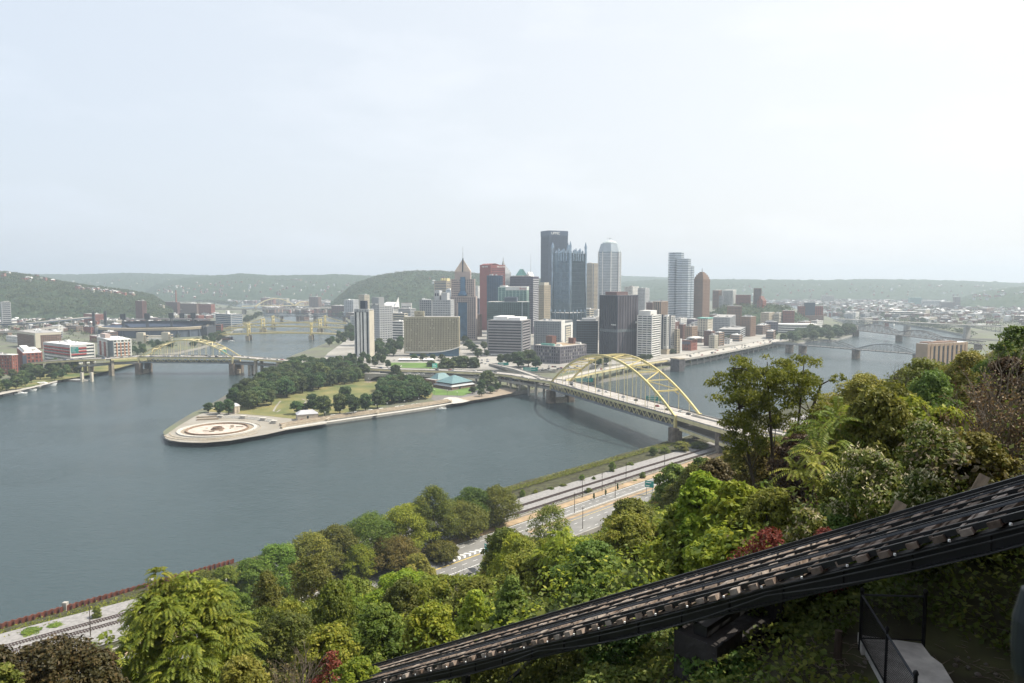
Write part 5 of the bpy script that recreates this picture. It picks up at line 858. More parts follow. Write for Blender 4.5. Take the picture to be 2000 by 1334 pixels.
# ------------------------------------------------------------------ near bank road and railway
rs1 = lambda t: 276.5 - 15.5 * min(1, max(0, (t - 40) / 220)) - max(0, (t - 380) * .02); rs2 = lambda t: rs1(t) - 5.0 - 3 * min(1, max(0, (t - 60) / 200))
tq = list(range(-60, 700, 12)); ballast = mat('ballast', (.26, .25, .245), .95, .2, .8); tie_m = mat('rail_tie', (.075, .055, .05), .9, .3, 1); rail_m = mat('rail_steel', (.16, .12, .11), .45, .2, .5, metal=.5)
def along(f, z): return [stp(f(t), t, z if not callable(z) else z(t)) for t in tq]
rz_ = lambda t: 9.75
struct(strip(along(lambda t: (rs1(t) + rs2(t)) / 2, 9.55 + .12), (14, 17)).build('ballast_bed', ballast)); struct(strip(along(lambda t: rs2(t) - 8.5, 9.62), 9).build('service_road', mat('pale_gravel', (.34, .33, .315), .95, .15, .4)))
for f, lb in ((rs1, 'railway track nearer the river on pale ballast'), (rs2, 'railway track nearer the road on pale ballast')):
    t = thing('railway_track', lb, 'railway', (0, 0, 0)); m = MB()
    for i in range(int(760 / .9)):
        q = -60 + i * .9
        if q < 480: m.bar(stp(f(q) - 1.3, q, 9.78), stp(f(q) + 1.3, q, 9.78), .26, .2)
    m.build('tie_pattern', tie_m, t)
    for sg in (-.76, .76):
        m = MB()
        for a, c in zip(tq, tq[1:]): m.bar(stp(f(a) + sg, a, 9.98), stp(f(c) + sg, c, 9.98), .16, .2)
        m.build('rail', rail_m, t)
struct(strip([stp(224.5, t, 10.24) for t in tq], 33).build('road', asphalt)); struct(strip([stp(244.0, t, 10.24) for t in tq], 5.2).build('road_verge', tan_dirt))
struct(strip([stp(229.5, t, 10.27) for t in tq if t > 236], 3.6).build('road_median', tan_dirt))
mk = MB(); ym = MB()
for a, c in zip(tq, tq[1:]):
    for s, m in ((240.2, mk), (225.4, ym), (232.6, mk) if a > 226 else (225.0, ym), (209.2, mk), (217.2, mk) if a < 232 else (209.0, mk)): m.poly([tuple(stp(s - .13, a, 10.262)), tuple(stp(s - .13, c, 10.262)), tuple(stp(s + .13, c, 10.262)), tuple(stp(s + .13, a, 10.262))][::-1])
    for k_ in range(0, 12, 6): m = mk; q = a + k_; [m.poly([tuple(stp(s - .1, q, 10.262)), tuple(stp(s - .1, q + 2.6, 10.262)), tuple(stp(s + .1, q + 2.6, 10.262)), tuple(stp(s + .1, q, 10.262))][::-1]) for s in (221.3, 236.4, 213.2)]
for i in range(15):
    q = 186 + i * 2.9; w = 5.8 * (1 - i / 17); s0 = 226.6
    for (sa, ta), (sb, tb) in (((s0, q), (s0 + w * .5, q + 1.7)), ((s0 + w * .5, q + 1.7), (s0 + w, q))): mk.poly([tuple(stp(sa, ta, 10.27)), tuple(stp(sb, tb, 10.27)), tuple(stp(sb, tb + 1.15, 10.27)), tuple(stp(sa, ta + 1.15, 10.27))])
struct(mk.build('road_marking', white_p)); struct(ym.build('road_marking', yellow_p))
t = thing('jersey_barrier', 'low concrete barrier along the river side of the near road', 'barrier', (0, 0, 0)); m = MB(); [m.bar(stp(246.8, a, 10.7), stp(246.8, c, 10.7), .5, 1.0) for a, c in zip(tq, tq[1:])]; m.build('barrier_wall', concrete, t); m = MB(); [m.bar(stp(246.8, q, 11.2), stp(246.8, q, 12.3), .07, .07, up=(1, 0, 0)) for q in range(-60, 480, 4)]; m.build('fence_post_row', grey_steel, t)['kind'] = 'stuff'
m = MB(); [m.bar(stp(230.9 - .9, a, 10.65), stp(230.9 - .9, c, 10.65), .45, .9) for a, c in zip(tq, tq[1:]) if a > 238]; tag(m.build('median_barrier', pale_conc), 'pale concrete barrier between the two carriageways of the near road', 'barrier')
m = MB(); [m.bar(stp(207, a, 11.2), stp(207, c, 11.2), .6, 2.4) for a, c in zip(tq, tq[1:])]; tag(m.build('retaining_wall', concrete), 'concrete retaining wall at the foot of the wooded slope beside the road', 'wall')
t = thing('sheet_pile_wall', 'rusty red brown steel sheet pile wall at the water edge lower left', 'wall', (0, 0, 0)); m = MB(); rust = mat('rust_steel', (.15, .055, .04), .9, .35, .5, stretch=(1, 1, .3)); lo_t = -60
for i in range(190):
    q = lo_t + i; s0 = 300.6 + (.35 if i % 2 else -.35); m.bar(stp(s0, q, 5.4), stp(s0, q + 1.02, 5.4), .3, 5.4)
m.build('sheet_panel', rust, t); m = MB(); [m.box(*(lambda p: (p.x - .8, p.x + .8, p.y - .8, p.y + .8))(stp(301, q)), 3, 9.2) for q in (66, 96)]; m.build('cap_post', concrete, t)
# poles
pole_m = MB(); pole_m.cyl(0, 0, 0, 11, .17, .11, 6); pole_m.bar((-1.2, 0, 10.2), (1.2, 0, 10.2), .14, .14); pm_ = pole_m.mesh('utility_pole', bark)
for i, (x, y) in enumerate(((177, 1241), (1014, 999), (1137.5, 973), (1122, 1003), (1222.6, 937), (1176, 960), (1201.5, 974), (1138, 1034), (1298, 908))):
    o = bpy.data.objects.new('utility_pole', pm_); COL.objects.link(o); o.location = gp(x, y, 9.8); o.rotation_euler = (0, 0, R_(45)); tag(o, 'dark wooden utility pole beside the near road and railway' if i else 'dark utility pole by the rails at the lower left behind the tall yellow green tree', 'utility pole', 'poles along the near railway' if i else None)
def road_sign(label, p, w, h, zb, rz, lines=3, col=sign_g, post=grey_steel, offs=0, group=None):
    t = thing('highway_sign', label, 'road sign', p, rz, group); part(t, 'post', post, lambda m: [m.cyl(x, .15, -1.5, zb + h, .16, .16, 6) for x in ((-w * .35, w * .35) if offs == 0 else (offs,))] + ([m.bar((offs, .2, zb + h * .5), (-w / 2, .2, zb + h * .5), .2, .2)] if offs else [])); part(t, 'panel', col, lambda m: m.box(-w / 2, w / 2, -.1, .05, zb, zb + h))
    rg = random.Random(int(p[0] * 10)); part(t, 'legend', white_p, lambda m: [m.box(-w * .4, -w * .4 + w * .8 * rg.uniform(.5, 1), -.16, -.11, zb + h * (k_ + .35) / lines, zb + h * (k_ + .62) / lines) for k_ in range(lines)]); return t
p = gp(953, 1113, 10.2); road_sign('green highway sign on a single post over the near road by the white chevrons', p, 6.0, 4.2, 6.0, R_(-62), 3, offs=4.0)
p = gp(1268, 967, 10.2); road_sign('teal highway sign at the right end of the near road before the trees', p, 5.0, 3.6, 4.4, R_(-30), 2)
for px, yt, yb, w, h, D, rz, lb in ((1140, 738.5, 746, 20, 4.2, 770, 0, 'wide green gantry sign beside the big arch left foot'), (1278, 770, 783, 15, 4.6, 640, 5, 'wide green gantry sign seen through the big arch right leg'), (1036, 717.5, 725, 19, 5, 930, 0, 'green highway sign right of the street trees by the interchange'), (983, 708.5, 713.5, 15, 4, 1020, 0, 'small green highway sign in front of the louvred office'), (849, 711, 718.5, 7, 6, 960, 25, 'pale green square sign between two round trees on the lawn'), (1387, 676, 684, 8.5, 8, 1350, 0, 'green parkway sign beyond the big arch'), (438, 684, 690.5, 7, 5, 1030, 20, 'mint green diamond like sign on the small arch right leg'), (146, 680, 689, 11, 8, 1010, 0, 'mint green sign before the crimson striped office'), (1210, 715, 719.5, 9, 4, 1000, 0, 'small blue sign over the riverside ramp')):
    p = dp(px, yb, D); road_sign(lb, (p.x, p.y, p.z - 5), w, h, 5, R_(rz), 3 if h > 4 else 2, col=mat('sign_blue', (.02, .22, .45), .5, .05) if 'blue' in lb else mat('sign_mint', (.06, .42, .34), .5, .05) if 'mint' in lb or 'pale' in lb else sign_g)
# ------------------------------------------------------------------ vehicles
tyre = mat('tyre', (.02, .02, .02), .9, .1); CARC = {'white': (.72, .72, .70), 'black': (.02, .02, .024), 'silver': (.42, .43, .45), 'red': (.34, .03, .03), 'grey': (.14, .145, .15), 'blue': (.05, .09, .2)}
paint = {k_: mat('car_paint_' + k_, v, .3, .04, spec=.6) for k_, v in CARC.items()}
def loft(m, secs):                                       # sections: x, half width, z0, z1
    for (xa, wa, a0_, a1_), (xb, wb, b0_, b1_) in zip(secs, secs[1:]):
        A_ = [(xa, -wa, a0_), (xa, wa, a0_), (xa, wa * .93, a1_), (xa, -wa * .93, a1_)]; B_ = [(xb, -wb, b0_), (xb, wb, b0_), (xb, wb * .93, b1_), (xb, -wb * .93, b1_)]
        for i in range(4): j = (i + 1) % 4; m.poly([A_[i], A_[j], B_[j], B_[i]])
    for s, rev in ((secs[0], 1), (secs[-1], 0)):
        q = [(s[0], -s[1], s[2]), (s[0], s[1], s[2]), (s[0], s[1] * .93, s[3]), (s[0], -s[1] * .93, s[3])]; m.poly(q if not rev else q[::-1])
def car_body(m, suv): h = .1 if suv else 0; loft(m, [(-2.25, .80, .35, .75 + h), (-2.1, .90, .28, .98 + h), (-1.2, .92, .25, 1.02 + h), (.9, .92, .25, .98 + h), (1.9, .88, .28, .86 + h), (2.25, .74, .38, .68 + h)])
def car_top(m, suv): loft(m, [(-2.0 if suv else -1.75, .76, 1.0, 1.08), (-1.6 if suv else -1.0, .74, 1.0, 1.72 if suv else 1.45), (.2, .74, 1.0, 1.74 if suv else 1.47), (1.15, .78, .98, 1.03)])
def car_roof(m, suv): m.box(-1.55 if suv else -.95, .15, -.66, .66, 1.70 if suv else 1.43, 1.77 if suv else 1.5)
def wheels(m): [m.tube([(x, y - .11, .33), (x, y + .11, .33)], .33, 10) for x in (-1.4, 1.4) for y in (-.82, .82)]
CM = {}
for k_ in CARC:
    for suv in (0, 1):
        m = MB(); car_body(m, suv); m.mi = 1; car_top(m, suv); m.mi = 0; car_roof(m, suv); m.mi = 2; wheels(m); CM[k_, suv] = m.mesh('car', [paint[k_], g_dark, tyre])
cr = random.Random(21); WT = ['white'] * 6 + ['black'] * 5 + ['silver'] * 4 + ['grey'] * 4 + ['red'] * 2 + ['blue'] * 2
def small_car(p, rz, where, col=None):
    k_ = col or cr.choice(WT); o = bpy.data.objects.new('car', CM[k_, cr.random() < .5]); COL.objects.link(o); o.location = p; o.rotation_euler = (0, 0, rz + (math.pi if cr.random() < .5 else 0)); tag(o, f'small {k_} car {where}', 'car', f'{k_} cars {where}')
def on_path(pts, n_, W, where, dz=.05):
    for _ in range(n_):
        i = cr.randrange(len(pts) - 1); a, c = Vector(pts[i]), Vector(pts[i + 1]); f = cr.random(); d = (c - a); q = a + d * f; d.z = 0; d.normalize(); q += Vector((-d.y, d.x, 0)) * cr.choice((-.32, -.14, .14, .32)) * W; q.z += dz; small_car(q, math.atan2(d.y, d.x), where)
fpz = lambda u: FP_Z(FP_L * u)
for u, w, c_ in ((.10, .62, 'silver'), (.13, .42, 'black'), (.37, .55, 'silver'), (.40, .74, 'white'), (.56, .60, 'silver'), (.65, .62, 'black'), (.80, .60, 'red'), (.93, .70, 'white'), (.985, .62, 'black'), (.88, .5, 'black')):
    q = FP_A + fpd * (FP_L * u) + fpn * (22 * w); q.z = fpz(u) + .06; small_car(q, math.atan2(fpd.y, fpd.x), 'crossing the big yellow arch bridge', c_)
for i in range(17):
    u = cr.random(); q = FD_A + dd * FD_L * u + dn * cr.choice((4, 9, 15, 20)); q.z = 24.1; small_car(q, math.atan2(dd.y, dd.x), 'crossing the small yellow arch bridge')
on_path([e0 + dn * 12, W3(510, 700.5, 22.5), W3(560, 704, 20), W3(620, 710, 16)], 12, 17, 'on the bridge approach above the grove'); on_path([W3(120, 703.5, 20), W3(170, 701, 22), W3(215, 699.8, 23.5), d0 + dn * 12], 9, 17, 'on the north bank bridge approach'); on_path(far_path[1:], 16, 15, 'on the highway across the point')
on_path([W3(1035, 748, 13.5), W3(985, 741, 12), W3(930, 735, 11), W3(860, 732, 10), W3(790, 730, 9.5)], 16, 13, 'on the lower road behind the museum'); on_path([W3(1300, 703, 12), W3(1350, 695.5, 12), W3(1400, 686.5, 12), W3(1450, 677.5, 12), W3(1490, 669, 12), W3(1525, 663, 12)], 44, 28, 'on the riverside parkway'); on_path([W3(1150, 727, 17.5), W3(1200, 717.5, 15), W3(1250, 709, 13)], 4, 11, 'on the yellow girdered ramp')
for i in range(70):
    x, y = (cr.uniform(1030, 1130), cr.uniform(716, 727)) if i < 34 else (cr.uniform(1150, 1185), cr.uniform(707, 713)) if i < 48 else (cr.uniform(925, 955), cr.uniform(668, 712)); small_car(gp(x, y, 9.06), R_(cr.choice((10, 55, -35))), 'parked or waiting in the streets behind the bridge')
for i in range(14): small_car(gp(770 + i * 9.5, 704.2 + cr.uniform(-.3, .3), 9.06), 0, 'parked in the row before the khaki hotel')
def full_car(label, p, rz, col, suv=1):
    t = thing('car', label, 'car', p, rz); part(t, 'body', paint[col], lambda m: car_body(m, suv)); part(t, 'window_glass', g_dark, lambda m: car_top(m, suv)); part(t, 'roof', paint[col], lambda m: car_roof(m, suv))
    for x in (-1.4, 1.4):
        for y in (-.82, .82): part(t, 'wheel', tyre, lambda m: m.tube([(x, y - .11, .33), (x, y + .11, .33)], .33, 12))
    for y in (-.6, .6): part(t, 'headlight', white_p, lambda m: m.box(2.12, 2.27, y - .18, y + .18, .62, .78)); part(t, 'tail_light', paint['red'], lambda m: m.box(-2.27, -2.14, y - .2, y + .2, .72, .9))
full_car('white sport utility car driving past the chevron markings on the near road', gp(988, 1045, 10.27), R_(45), 'white'); full_car('dark grey car on the inner lanes of the near road beside the trees', gp(914, 1127, 10.27), R_(225), 'black', 0); full_car('red pickup like truck parked at the stone pavilion', gp(591, 822.5, 4.06), R_(10), 'red')
full_car('white delivery car on the lower road right of the museum', W3(996, 741.5, 12.4), R_(-20), 'white'); full_car('maroon car beside the white one on the lower road right of the museum', W3(982, 739.5, 12.1), R_(-20), 'red')
# ------------------------------------------------------------------ boats
def boat(label, p, rz, ln, group=None, cabin=True):
    t = thing('motor_boat', label, 'boat', (p.x, p.y, 0), rz, group); w = ln * .16
    def hull(m):
        n_ = 10; T, Bq = [], []
        for i in range(n_ + 1):
            u = i / n_; h = w * (1 - max(0, (u - .45) / .55) ** 2.2) * (.85 + .15 * min(1, u * 3)); T.append((-ln / 2 + ln * u, h, ln * (.09 + .04 * u * u))); Bq.append((-ln / 2 + ln * u * .94, h * .7, -.2))
        for sg in (1, -1):
            for i in range(n_): m.poly([(T[i][0], T[i][1] * sg, T[i][2]), (T[i + 1][0], T[i + 1][1] * sg, T[i + 1][2]), (Bq[i + 1][0], Bq[i + 1][1] * sg, Bq[i + 1][2]), (Bq[i][0], Bq[i][1] * sg, Bq[i][2])])
        for i in range(n_): m.poly([(T[i][0], -T[i][1], T[i][2] - .1), (T[i + 1][0], -T[i + 1][1], T[i + 1][2] - .1), (T[i + 1][0], T[i + 1][1], T[i + 1][2] - .1), (T[i][0], T[i][1], T[i][2] - .1)])
        m.poly([(T[0][0], T[0][1], T[0][2]), (T[0][0], -T[0][1], T[0][2]), (Bq[0][0], -Bq[0][1], -.2), (Bq[0][0], Bq[0][1], -.2)])
    part(t, 'hull', white_p, hull)
    if cabin: part(t, 'cabin', white_p, lambda m: loft(m, [(-ln * .22, w * .7, ln * .08, ln * .17), (ln * .05, w * .7, ln * .08, ln * .18), (ln * .22, w * .4, ln * .1, ln * .12)])); part(t, 'windscreen', g_dark, lambda m: m.box(-ln * .18, ln * .06, -w * .69, w * .69, ln * .125, ln * .155)); part(t, 'canopy', roof_w, lambda m: m.box(-ln * .3, ln * .02, -w * .6, w * .6, ln * .2, ln * .21))
boat('small white motorboat alone on the river off the promenade', gp(862, 799.5), R_(20), 11)
for px, py, ln, lb in ((88, 754.5, 26, 'largest white yacht moored along the left bank'), (69, 757, 13, 'white cruiser moored behind the largest yacht'), (56, 764, 17, 'white cruiser with dark canopy moored by the left bank'), (41, 769.5, 13, 'low white boat moored near the left photo edge'), (16, 771.5, 10, 'dark covered small boat nearest the left photo edge'), (452, 667, 14, 'white cruiser beside the dark floating pavilion')): boat(lb, gp(px, py), R_(38 if px < 100 else 10), ln)
p = gp(440, 665); t = thing('houseboat', 'dark floating pavilion moored below the nearest gold suspension bridge', 'boat', (p.x, p.y, 0), R_(12)); part(t, 'pontoon', dark_steel, lambda m: m.box(-16, 16, -7, 7, -.3, 1.6)); part(t, 'deck_house', brick_d, lambda m: m.box(-14, 10, -5.5, 5.5, 1.6, 5.4)); part(t, 'roof', roof_d, lambda m: m.hip(-15, 11, -6.5, 6.5, 5.4, 8, 4)); part(t, 'annex', w_purple, lambda m: m.box(-4, 14, 8, 16, 0, 7))
a = gp(113, 744.5); c = gp(158, 746); t = thing('floating_dock', 'grey barge dock with a pale guide frame at the left bank', 'dock', (a.x, a.y, 0), frame_of(a, c)[1]); Ln = frame_of(a, c)[0]; part(t, 'pontoon', concrete, lambda m: m.box(0, Ln, 0, 12, -.4, 2)); part(t, 'deck', roof_g, lambda m: m.box(1, Ln - 1, 1, 11, 2, 2.3)); part(t, 'guide_frame', w_cream, lambda m: (m.box(Ln, Ln + 3, -1, 2, -2, 12), m.box(Ln + 10, Ln + 13, 4, 7, -2, 12), m.bar((Ln + 1.5, .5, 3), (Ln + 11.5, 5.5, 3), 1, 1)))
# shore grass and walks on the north bank
flat('north_walk', [(-20, 778), (0, 771), (60, 758.5), (112, 745.5), (112, 743), (60, 755.5), (0, 766)], 4.05, pale_conc); flat('north_lawn', [(-20, 770), (0, 765), (60, 755), (112, 742.5), (150, 737), (205, 726), (300, 700), (300, 690), (180, 712), (90, 730), (0, 752)], 4.06, grass_m)
# ------------------------------------------------------------------ vegetation
def leaf_mesh(name, m_, C, Dv, Nv, ln, wd, tint):
    n_ = len(C); Dv = Dv / (np.linalg.norm(Dv, axis=1, keepdims=True) + 1e-9); Sd = np.cross(Dv, Nv); Sd /= np.linalg.norm(Sd, axis=1, keepdims=True) + 1e-9
    ln = np.broadcast_to(ln, n_)[:, None]; wd = np.broadcast_to(wd, n_)[:, None]
    v = np.empty((n_, 4, 3), np.float32); v[:, 0] = C - Dv * ln / 2; v[:, 1] = C + Sd * wd / 2 + Dv * ln * .08; v[:, 2] = C + Dv * ln / 2; v[:, 3] = C - Sd * wd / 2 + Dv * ln * .08
    me = bpy.data.meshes.new(name); me.vertices.add(n_ * 4); me.vertices.foreach_set('co', v.ravel()); me.loops.add(n_ * 4); me.loops.foreach_set('vertex_index', np.arange(n_ * 4, dtype=np.int32))
    me.polygons.add(n_); me.polygons.foreach_set('loop_start', np.arange(0, n_ * 4, 4, dtype=np.int32))
    at = me.attributes.new('tint', 'FLOAT', 'FACE'); at.data.foreach_set('value', np.clip(tint, 0, 1).astype(np.float32)); me.materials.append(m_); me.update(); me.validate(); return me
def unit(r, n_): v = r.normal(size=(n_, 3)); return v / np.linalg.norm(v, axis=1, keepdims=True)
def lobes_of(r, H, R, zb, n_, shape=.42, lob=.40, cone=0):
    o = []
    for i in range(n_):
        f = (i + .5) / n_; z = zb + (H - zb) * (f ** .85); q = (z - zb) / (H - zb); prof = max(.08, (1 - abs(q - shape) / (1 - shape if q > shape else shape * 1.25)) ** .55) if not cone else max(.06, (1 - q) ** .8 + .03)
        a = i * 2.39996 + r.uniform(-.5, .5); rad = R * prof * r.uniform(.40, .92); lr = R * lob * r.uniform(.55, 1.35) * (.6 + .4 * prof); o.append((rad * math.cos(a), rad * math.sin(a), min(z, H - lr * .55), lr))
    return o
def lobe_leaves(r, lobes, total, up=.5, fill=.22, flat=.80, droop=0, spr=.16):
    A = np.array(lobes); w = A[:, 3] ** 2; idx = r.choice(len(A), size=total, p=w / w.sum()); d = unit(r, total); d[:, 2] = np.where(d[:, 2] < -.35, -d[:, 2], d[:, 2])
    rad = r.uniform(.80, 1.08, total) * (1 + .16 * np.sin(d[:, 0] * 7 + idx) * np.sin(d[:, 1] * 8 + idx * 2)); ins = r.random(total) < fill; rad[ins] *= r.uniform(.3, .9, ins.sum())
    sp = r.random(total) < spr; sd = unit(r, len(A) * 6).reshape(len(A), 6, 3); sd[:, :, 2] = np.abs(sd[:, :, 2]) * .8; ns_ = sp.sum(); dd_ = sd[idx[sp], r.integers(0, 6, ns_)] + r.normal(size=(ns_, 3)) * .10; d[sp] = dd_ / np.linalg.norm(dd_, axis=1, keepdims=True); rad[sp] = r.uniform(.95, 1.5, ns_)
    C = A[idx, :3] + d * (rad * A[idx, 3])[:, None] * np.array([1, 1, flat]); N = d * .7 + np.array([0, 0, up]) + r.normal(size=(total, 3)) * .45; N /= np.linalg.norm(N, axis=1, keepdims=True)
    Dv = np.cross(N, unit(r, total)) + np.array([0, 0, -droop]); lt = r.random(len(A)) * .35; tint = r.random(total) * .62 + lt[idx]; return C, Dv, N, tint
def trunk_mesh(r, H, zb, lobes, rt, name='trunk', m_=None, nl=14, lean=0):
    m = MB(); top = zb + (H - zb) * .72; pts = [(lean * math.sin(i * .9) * i / 5, lean * .6 * math.sin(i * 1.3) * i / 5, top * i / 5 - (.6 if i == 0 else 0)) for i in range(6)]; m.tube(pts, [rt * (1 - .8 * i / 5) * (1.35 if i == 0 else 1) for i in range(6)], 7)
    for lb in lobes[:nl]:
        z0 = min(max(zb * .8, lb[2] - lb[3] * .9 - abs(lb[0]) * .5), top * .95); f = z0 / top * 5; i = min(4, int(f)); g = f - i; p0 = Vector(pts[i]).lerp(Vector(pts[i + 1]), g); p1 = Vector(lb[:3]); mid = (p0 + p1) / 2 + Vector((0, 0, -.06 * (p1 - p0).length)); m.tube([p0, mid, p1], [rt * .38, rt * .24, rt * .07], 5)
    return m.mesh(name, m_ or bark)
KINDS = {}
def make_tree(seed, H, R, zb, lm, nl=16, leaves=3000, ll=.8, lw=.55, rt=.3, shape=.42, lob=.40, cone=0, up=.5, fill=.14, droop=0, flat=.78, m_=None, lean=0, tl=14):
    r = np.random.default_rng(seed); lobes = lobes_of(r, H, R, zb, nl, shape, lob, cone); C, Dv, N, t = lobe_leaves(r, lobes, leaves, up, fill, flat, droop); s = r.uniform(.7, 1.3, leaves)
    return trunk_mesh(r, H, zb, lobes, rt, m_=m_, lean=lean, nl=tl), leaf_mesh('crown', lm, C, Dv, N, ll * s, lw * s, t)
def put_tree(name, label, meshes, p, rz=0, sc=(1, 1, 1), group=None, cat='tree'):
    t = thing(name, label, cat, p, rz, group); t.scale = sc
    for me, nm_ in zip(meshes, ('trunk', 'crown', 'flower_cluster')): o = bpy.data.objects.new(nm_, me); COL.objects.link(o); o.parent = t
    return t
vr = random.Random(99)
parks = [make_tree(i + 1, 14, 6.2, 2.6, lf_park, nl=13 + 2 * i, leaves=6500, ll=1.0, lw=.75, rt=.38, lob=.40) for i in range(6)]
rivers = [make_tree(i + 20, 13, 5.2, 2.0, lf_river, nl=18, leaves=5200, ll=.75, lw=.5, rt=.3, lob=.42) for i in range(4)]
def inside(x, y, poly):
    c = False; j = len(poly) - 1
    for i in range(len(poly)):
        if (poly[i][1] > y) != (poly[j][1] > y) and x < (poly[j][0] - poly[i][0]) * (y - poly[i][1]) / (poly[j][1] - poly[i][1]) + poly[i][0]: c = not c
        j = i
    return c
def grove(px, z, sp, name, label, group, h=(12, 17), src=None, w=1.0, cap=999, zoff=0):
    poly = [tuple(gp(x, y, z)[:2]) for x, y in px]; xs, ys = [p[0] for p in poly], [p[1] for p in poly]; pts = []; tries = 0
    while tries < 4000 and len(pts) < cap:
        tries += 1; x, y = vr.uniform(min(xs), max(xs)), vr.uniform(min(ys), max(ys))
        if inside(x, y, poly) and all((x - a) ** 2 + (y - b) ** 2 > sp * sp for a, b in pts): pts.append((x, y))
    for x, y in pts: H = vr.uniform(*h); k_ = H / (14 if (src or parks) is parks else 13); put_tree(name, label, vr.choice(src or parks), (x, y, z + zoff), vr.uniform(0, 6.28), (k_ * w * vr.uniform(.9, 1.15), k_ * w * vr.uniform(.9, 1.15), k_), group)
    return len(pts)
def single(px, yb, ht, name, label, z=4.0, wpx=None, src=None, group=None):
    p = gp(px, yb, z); H = ht / FPX * p.y; me = vr.choice(src or parks); k_ = H / (14 if (src or parks) is parks else 13); w = (wpx / FPX * p.y) / 12.4 if wpx else k_; return put_tree(name, label, me, p, vr.uniform(0, 6.28), (w, w, k_), group)
grove([(462, 801), (502, 801), (538, 790), (550, 776), (600, 767), (640, 756), (690, 749), (712, 743), (716, 737), (640, 722), (596, 718), (566, 724), (452, 786)], 4, 10.8, 'park_tree', 'dark round park tree in the grove along the left side of the point', 'trees of the left grove on the point', h=(14, 19), w=1.0)
grove([(752, 793), (770, 789), (800, 785), (836, 778), (836, 768), (818, 758), (782, 753), (748, 760), (738, 772)], 4, 9.6, 'park_tree', 'dark round park tree in the clump left of the museum', 'trees of the clump by the museum', h=(13, 18), w=1.0)
for px, yb, ht, w, lb in ((407, 806, 19, 20, 'low park tree at the water left of the pavilion'), (428, 809, 24, 24, 'park tree in front of the half hidden pavilion'), (446, 810, 30, 22, 'park tree beside the half hidden pavilion'), (580, 809, 25, 26, 'small round tree directly behind the stone pavilion'), (596, 806, 18, 18, 'lowest small tree right of the pavilion tree'), (612, 806, 36, 26, 'upright round tree on the lawn right of the pavilion'), (634, 814, 40, 34, 'broad tree at the promenade right of the pavilion'), (664, 809, 40, 32, 'tree with yellowing crown along the promenade'), (675, 790, 34, 34, 'dark dome shaped tree standing in the middle of the lawn'), (690, 810, 36, 30, 'tree behind the white benches mid promenade'), (714, 803, 34, 30, 'tree at the promenade left of the big clump'), (737, 797, 32, 30, 'tree joining the big clump at the promenade'), (560, 776, 34, 32, 'tree at the front edge of the left grove over the path'), (626, 752, 42, 36, 'dense tree reaching onto the lawn from the left grove'), (773, 745, 32, 24, 'round tree beside the striped flag'), (952, 757, 32, 32, 'large tree right of the museum by the lower road'), (941, 764, 22, 18, 'small tree at the walk right of the museum'), (923, 769, 14, 14, 'low tree at the museum entrance corner'), (940, 774, 15, 17, 'yellow green low tree on the tan path'), (958, 768, 14, 15, 'pale small tree on the tan path'), (971, 764, 16, 14, 'small tree nearest the bridge columns'), (872, 726, 26, 34, 'dark round tree right of the pale green square sign'), (842, 723, 18, 22, 'small dark tree left of the pale green square sign'), (904, 724, 28, 36, 'broad green tree mass above the curved flyover'), (925, 725, 26, 30, 'tree with reddish edge above the curved flyover'), (890, 722, 24, 26, 'middle tree of the clump above the flyover')): single(px, yb, ht, 'park_tree', lb, wpx=w)
for px, yb, ht, w, lb in ((978, 710, 18, 18, 'yellowish street tree before the louvred office'), (991, 711, 20, 18, 'dark street tree before the louvred office'), (1012, 718, 30, 40, 'big spreading tree between the louvred office and the green sign'), (1032, 716, 32, 34, 'dark tall tree beside the telephone building'), (1046, 719, 22, 22, 'small tree at the corner of the telephone building'), (808, 704, 12, 16, 'small tree left before the khaki hotel lobby'), (826, 704, 13, 16, 'yellow green small tree before the khaki hotel lobby'), (845, 704, 12, 14, 'third small tree before the khaki hotel lobby'), (863, 704, 12, 14, 'rightmost small tree before the khaki hotel lobby'), (908, 672, 16, 16, 'boulevard tree nearest the pointed tower'), (916, 682, 18, 20, 'boulevard tree beside the median below the pointed tower'), (924, 690, 18, 20, 'rusty boulevard tree on the median'), (934, 698, 17, 20, 'boulevard tree low on the median'), (946, 684, 16, 16, 'boulevard tree at the edge of the louvred office'), (951, 696, 12, 12, 'small boulevard tree by the louvred office base'), (1256, 706, 14, 18, 'street tree at the foot of the white condominium'), (1268, 704, 12, 14, 'second street tree at the foot of the white condominium'), (1168, 714, 16, 20, 'tree seen under the crown of the big arch'), (1185, 712, 17, 18, 'darker tree seen under the crown of the big arch'), (1312, 691, 9, 14, 'tree at the beige podium by the parkway'), (1425, 665, 10, 22, 'tree before the low grey block by the parkway'), (1516, 655, 8, 10, 'small tree below the square purple block')): single(px, yb, ht, 'street_tree', lb, z=9, wpx=w)
grove([(732, 702), (786, 697), (786, 672), (734, 668)], 9, 8.5, 'street_tree', 'dark street tree between the striped white tower and the khaki hotel', 'trees between the striped tower and hotel', h=(12, 17), cap=22)
grove([(652, 716), (716, 722), (758, 719), (752, 707), (700, 702), (664, 706)], 9, 9, 'street_tree', 'street tree below the striped white tower beside the highway', 'trees below the striped tower', h=(9, 14), cap=20)
grove([(-10, 771), (40, 760), (100, 745), (150, 735), (150, 722), (95, 716), (60, 728), (-10, 745)], 4, 9, 'bank_tree', 'leafy tree along the left river bank before the brick offices', 'trees along the left bank', h=(10, 16), cap=34)
grove([(222, 699), (262, 697), (300, 690), (345, 683), (332, 672), (270, 676), (222, 690)], 4, 9, 'bank_tree', 'tree behind the small arch bridge below the ballpark', 'trees below the ballpark', h=(8, 13), cap=26)
grove([(380, 684), (424, 670), (440, 658), (428, 652), (396, 664), (372, 676)], 4, 9, 'bank_tree', 'tree on the bank bend right of the ballpark', 'trees on the bank bend', h=(8, 13), cap=22)
